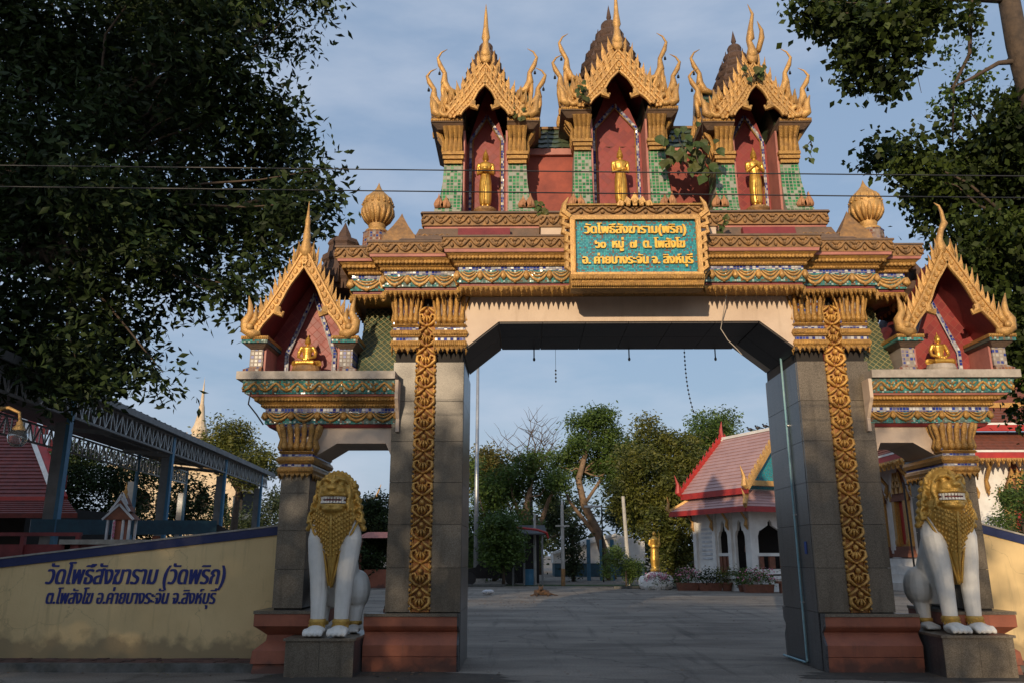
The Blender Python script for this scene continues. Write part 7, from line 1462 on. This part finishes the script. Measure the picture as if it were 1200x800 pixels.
for i in range(16):
    a = rgb.uniform(-1.1, 1.1); b = rgb.uniform(4, 7); P = wig((.6, 62, 7.4), (.6 + b * math.sin(a) * .55, 62 + rgb.uniform(-1, 1), 7.4 + b * math.cos(a) * .85), 5, .25, rgb); tw.append((P, [.12, .09, .065, .045, .03, .012]))
    for j in (2, 3, 4):
        for s in (-1, 1): tw.append((wig(P[j], (P[j][0] + s * rgb.uniform(.5, 1.3), P[j][1], P[j][2] + rgb.uniform(.5, 1.5)), 3, .1, rgb), [.04, .03, .02, .008]))
tree('bare_tree', (.6, 62, 0), 'leafless tree with fine bare branches against the sky, behind the yard trees', ([(.6, 62, 0), (.6, 62, 3), (.6, 62, 7.6)], [.3, .26, .16]), [(a_, [r_ * .7 for r_ in b_]) for a_, b_ in tw], None, 0, 0, LEAFG, bark=BARK, seed=43, group='trees in the yard')
tree('leaning_tree', (5.9, 56, 0), 'tall tree with a tan trunk leaning left and rounded green crown, mid yard', ([(5.95, 56, 0), (5.5, 56, 1.6), (5.05, 56, 3.2), (4.2, 56, 4.9), (3.85, 56, 6.6), (4.4, 56, 8.4), (4.8, 56.5, 10)], [.36, .32, .29, .25, .22, .16, .08]), [([(5.3, 56, 2.5), (4.4, 56, 3.6), (3.3, 56, 5.0), (2.7, 56, 6.3)], [.2, .16, .12, .05]), ([(4.2, 56, 4.9), (5.4, 56.4, 6.6), (6.2, 57, 8.6)], [.14, .11, .05])] + auto_limbs(T4, (4.2, 56.3, 7.2), 10, .07), sh(grow(T4, 1.1), 136), 21576, 0.24, LEAFG, bark=BARKT, seed=44, group='trees in the yard', clump=10, shell=.3)
tree('dense_tree', (8.8, 51, 0), 'dense olive and yellow green tree behind the golden statue, the broadest in the yard', ([(9.2, 51, 0), (9.0, 51, 2.5), (8.6, 50.5, 5)], [.38, .3, .2]), auto_limbs(T5, (8.8, 50.6, 3.5), 11, .09), sh(grow(T5, 1.1), 137), 46748, 0.24, LEAFY, seed=45, group='trees in the yard', clump=10)
tree('tall_tree', (16, 66, 0), 'taller green tree whose top shows above the pavilion roof', ([(16, 66, 0), (15.8, 66, 5), (15.8, 66, 9)], [.4, .32, .15]), auto_limbs(T6, (15.9, 66, 7), 12, .1), sh(grow(T6, 1.1), 138), 17980, 0.272, LEAFG, seed=46, group='trees in the yard', clump=10)
tree('round_tree', (-16.8, 48, 0), 'light green tree with airy crown above the far end of the shed roof', ([(-16.8, 48, 0), (-16.7, 48, 3.5), (-16.6, 48, 6.5)], [.25, .2, .1]), auto_limbs(T7, (-16.7, 48, 5.2), 13, .07), sh(grow(T7, 1.05), 139), 9889, 0.224, LEAFY, seed=47, group='trees behind the shed', clump=10, shell=.2)
tree('garden_tree', (-7.8, 44.3, 0), 'dark green garden tree seen through the left side passage behind the lion', ([(-7.8, 44.3, 0), (-7.8, 44.3, 3)], [.14, .08]), auto_limbs(T8, (-7.8, 44.3, 2), 14, .04), sh(grow(T8, 1.1), 140), 11687, 0.2, LEAFD, seed=48, group='trees behind the shed', clump=10)
tree('dark_tree', (-19, 40, 0), 'dark tree mass in shade beyond the shed posts', ([(-19, 40, 0), (-19, 40, 3.5)], [.3, .2]), auto_limbs(T9, (-19, 40, 2.5), 15, .08), sh(grow(T9, 1.2), 141), 17980, 0.224, LEAFD, seed=49, group='trees behind the shed', clump=10)
tree('dark_tree', (-17, 60, 0), 'low dark tree at the far end of the shed, by the left pillar', ([(-17, 60, 0), (-17, 60, 3)], [.3, .2]), auto_limbs(T10, (-17, 60, 2.5), 16, .08), sh(grow(T10, 1.2), 181), 14384, 0.24, LEAFO, seed=50, group='trees behind the shed', clump=10)
tree('courtyard_shrub', (19.8, 33.2, 0), 'bright green shrub rising over the right wall at the right edge', ([(19.8, 33.2, 0), (19.9, 33.2, 3)], [.1, .05]), auto_limbs(T11, (19.9, 33.2, 2.4), 17, .03), sh(grow(T11, 1.15), 182), 5394, 0.136, LEAFG, seed=51, clump=8)
tree('shrub', (5.4, 44, 0), 'low leafy shrubs in the bed left of the golden statue', ([(5.4, 44, 0), (5.4, 44, .8)], [.05, .03]), None, sh(grow(S1, 1.1), 132), 4495, 0.128, LEAFG, seed=52, clump=8)
tree('palm_like_shrub', (3.2, 53, 0), 'slim dark columnar shrub in front of the white building', ([(3.2, 53, 0), (3.2, 53, 2.8)], [.12, .06]), None, [(3.2, 53, .9, .5, .5, .6), (3.2, 53, 1.7, .45, .45, .6), (3.15, 53, 2.5, .35, .35, .5), (3.1, 53, 3.1, .5, .5, .35)], 2200, .22, LEAFO, seed=53, clump=8)
wb_ = [(x, 82 + 5 * math.sin(x * .7), 2.2 + 1.3 * math.sin(x * .33) + 1.2 * math.sin(x * 1.1 + 1), 3.2, 3.0, 3.4) for x in range(-95, 75, 4)]
o = link('far_wood', leaf_mesh(shatter(wb_, 3, 4), 42000, .6, 'far_wood', LEAFO, .1, 60, 10, org=(0, 82, 0)), None, (0, 82, 0)); o['kind'] = 'stuff'; tag(o, 'mass of dark olive trees closing the yard and horizon far behind', 'trees')
tree('backdrop_tree', (1.5, 72, 0), 'mid green backdrop tree between the flagpole and the leaning tree', ([(1.5, 72, 0), (1.2, 72, 5)], [.35, .2]), auto_limbs(T12, (1.2, 72, 3), 18, .1), sh(grow(T12, 1.25), 183), 16182, 0.304, LEAFO, seed=54, group='trees in the yard', clump=10)
# ================================================================== across the street behind the viewer: unseen shophouses and trees, added to shade the gate
shop = empty('shade_shophouse_row', (-6, -24, 0), 'row of plain shophouses across the street', 'building')
for i in range(14):
    x = -58 + i * 6 + (16 if i > 8 else 0); h = (9.6 if x < -30 or x > 12 else 4.2) + (i * 37 % 5) * .22; q = MB(); q.box(x, x + 5.98, -34, -24, 0, h); q.build('wall', [CREAM, IVORY, WHITE][i % 3], shop)
    q = MB(); q.box(x - .05, x + 6.03, -24.0, -23.3, 3.2, 3.35); q.build('canopy', GREY, shop); q = MB(); q.box(x + .5, x + 5.5, -23.99, -23.9, 0, 2.9); q.build('shutter', GREY, shop)
    for k, zw in ((0, 4.4), (1, 4.4), (0, 7.4), (1, 7.4)) if h > 6 else (): q = MB(); q.box(x + .8 + k * 2.6, x + 2.6 + k * 2.6, -23.99, -23.9, zw, zw + 1.5); w = q.build('window', DARK, shop); q = MB(); q.box(x + .7 + k * 2.6, x + 2.7 + k * 2.6, -23.99, -23.85, zw - .15, zw - .02); q.build('sill', WHITE, w)
    q = MB(); q.box(x, x + 5.98, -24.15, -23.95, h, h + .5); q.build('parapet', [WHITE, CREAM][i % 2], shop)
rgt = random.Random(9)
for i, (x, y, h, w) in enumerate(((-33, -20, 20.5, 5), (-26, -20, 22, 5), (-19.5, -20, 20.5, 4.6), (-15.5, -20, 10.9, 4.2), (-11.5, -20, 11.4, 4.2), (-7.6, -20, 11.1, 4.2), (-5.5, -20, 10.8, 3.4), (0.6, -21, 9.4, 2.8), (18, -20, 9.5, 4))):
    bl = [(x + rgt.uniform(-w, w) * .6, y + rgt.uniform(-1.2, 1.2), h - rgt.uniform(1.0, 8 if h < 15 else 14), w * .42, 1.8, 1.4) for _ in range(20 if h < 15 else 34)] + [(x, y, h - 1.2, w * .5, 1.8, 1.2)]
    tree('shade_street_tree', (x, y, 0), 'street tree by the shophouses across the road, %s of nine from the left' % ('first', 'second', 'third', 'fourth', 'fifth', 'sixth', 'seventh', 'eighth', 'ninth')[i], ([(x, y, 0), (x, y, 3), (x + .3, y, 7)], [.3, .25, .12]), auto_limbs(bl, (x, y, 4), i, .07), bl, (13500 if x < 0 else 1700) if h < 15 else 26000, .34, LEAFG, seed=70 + i, group='street trees across the road', clump=10)
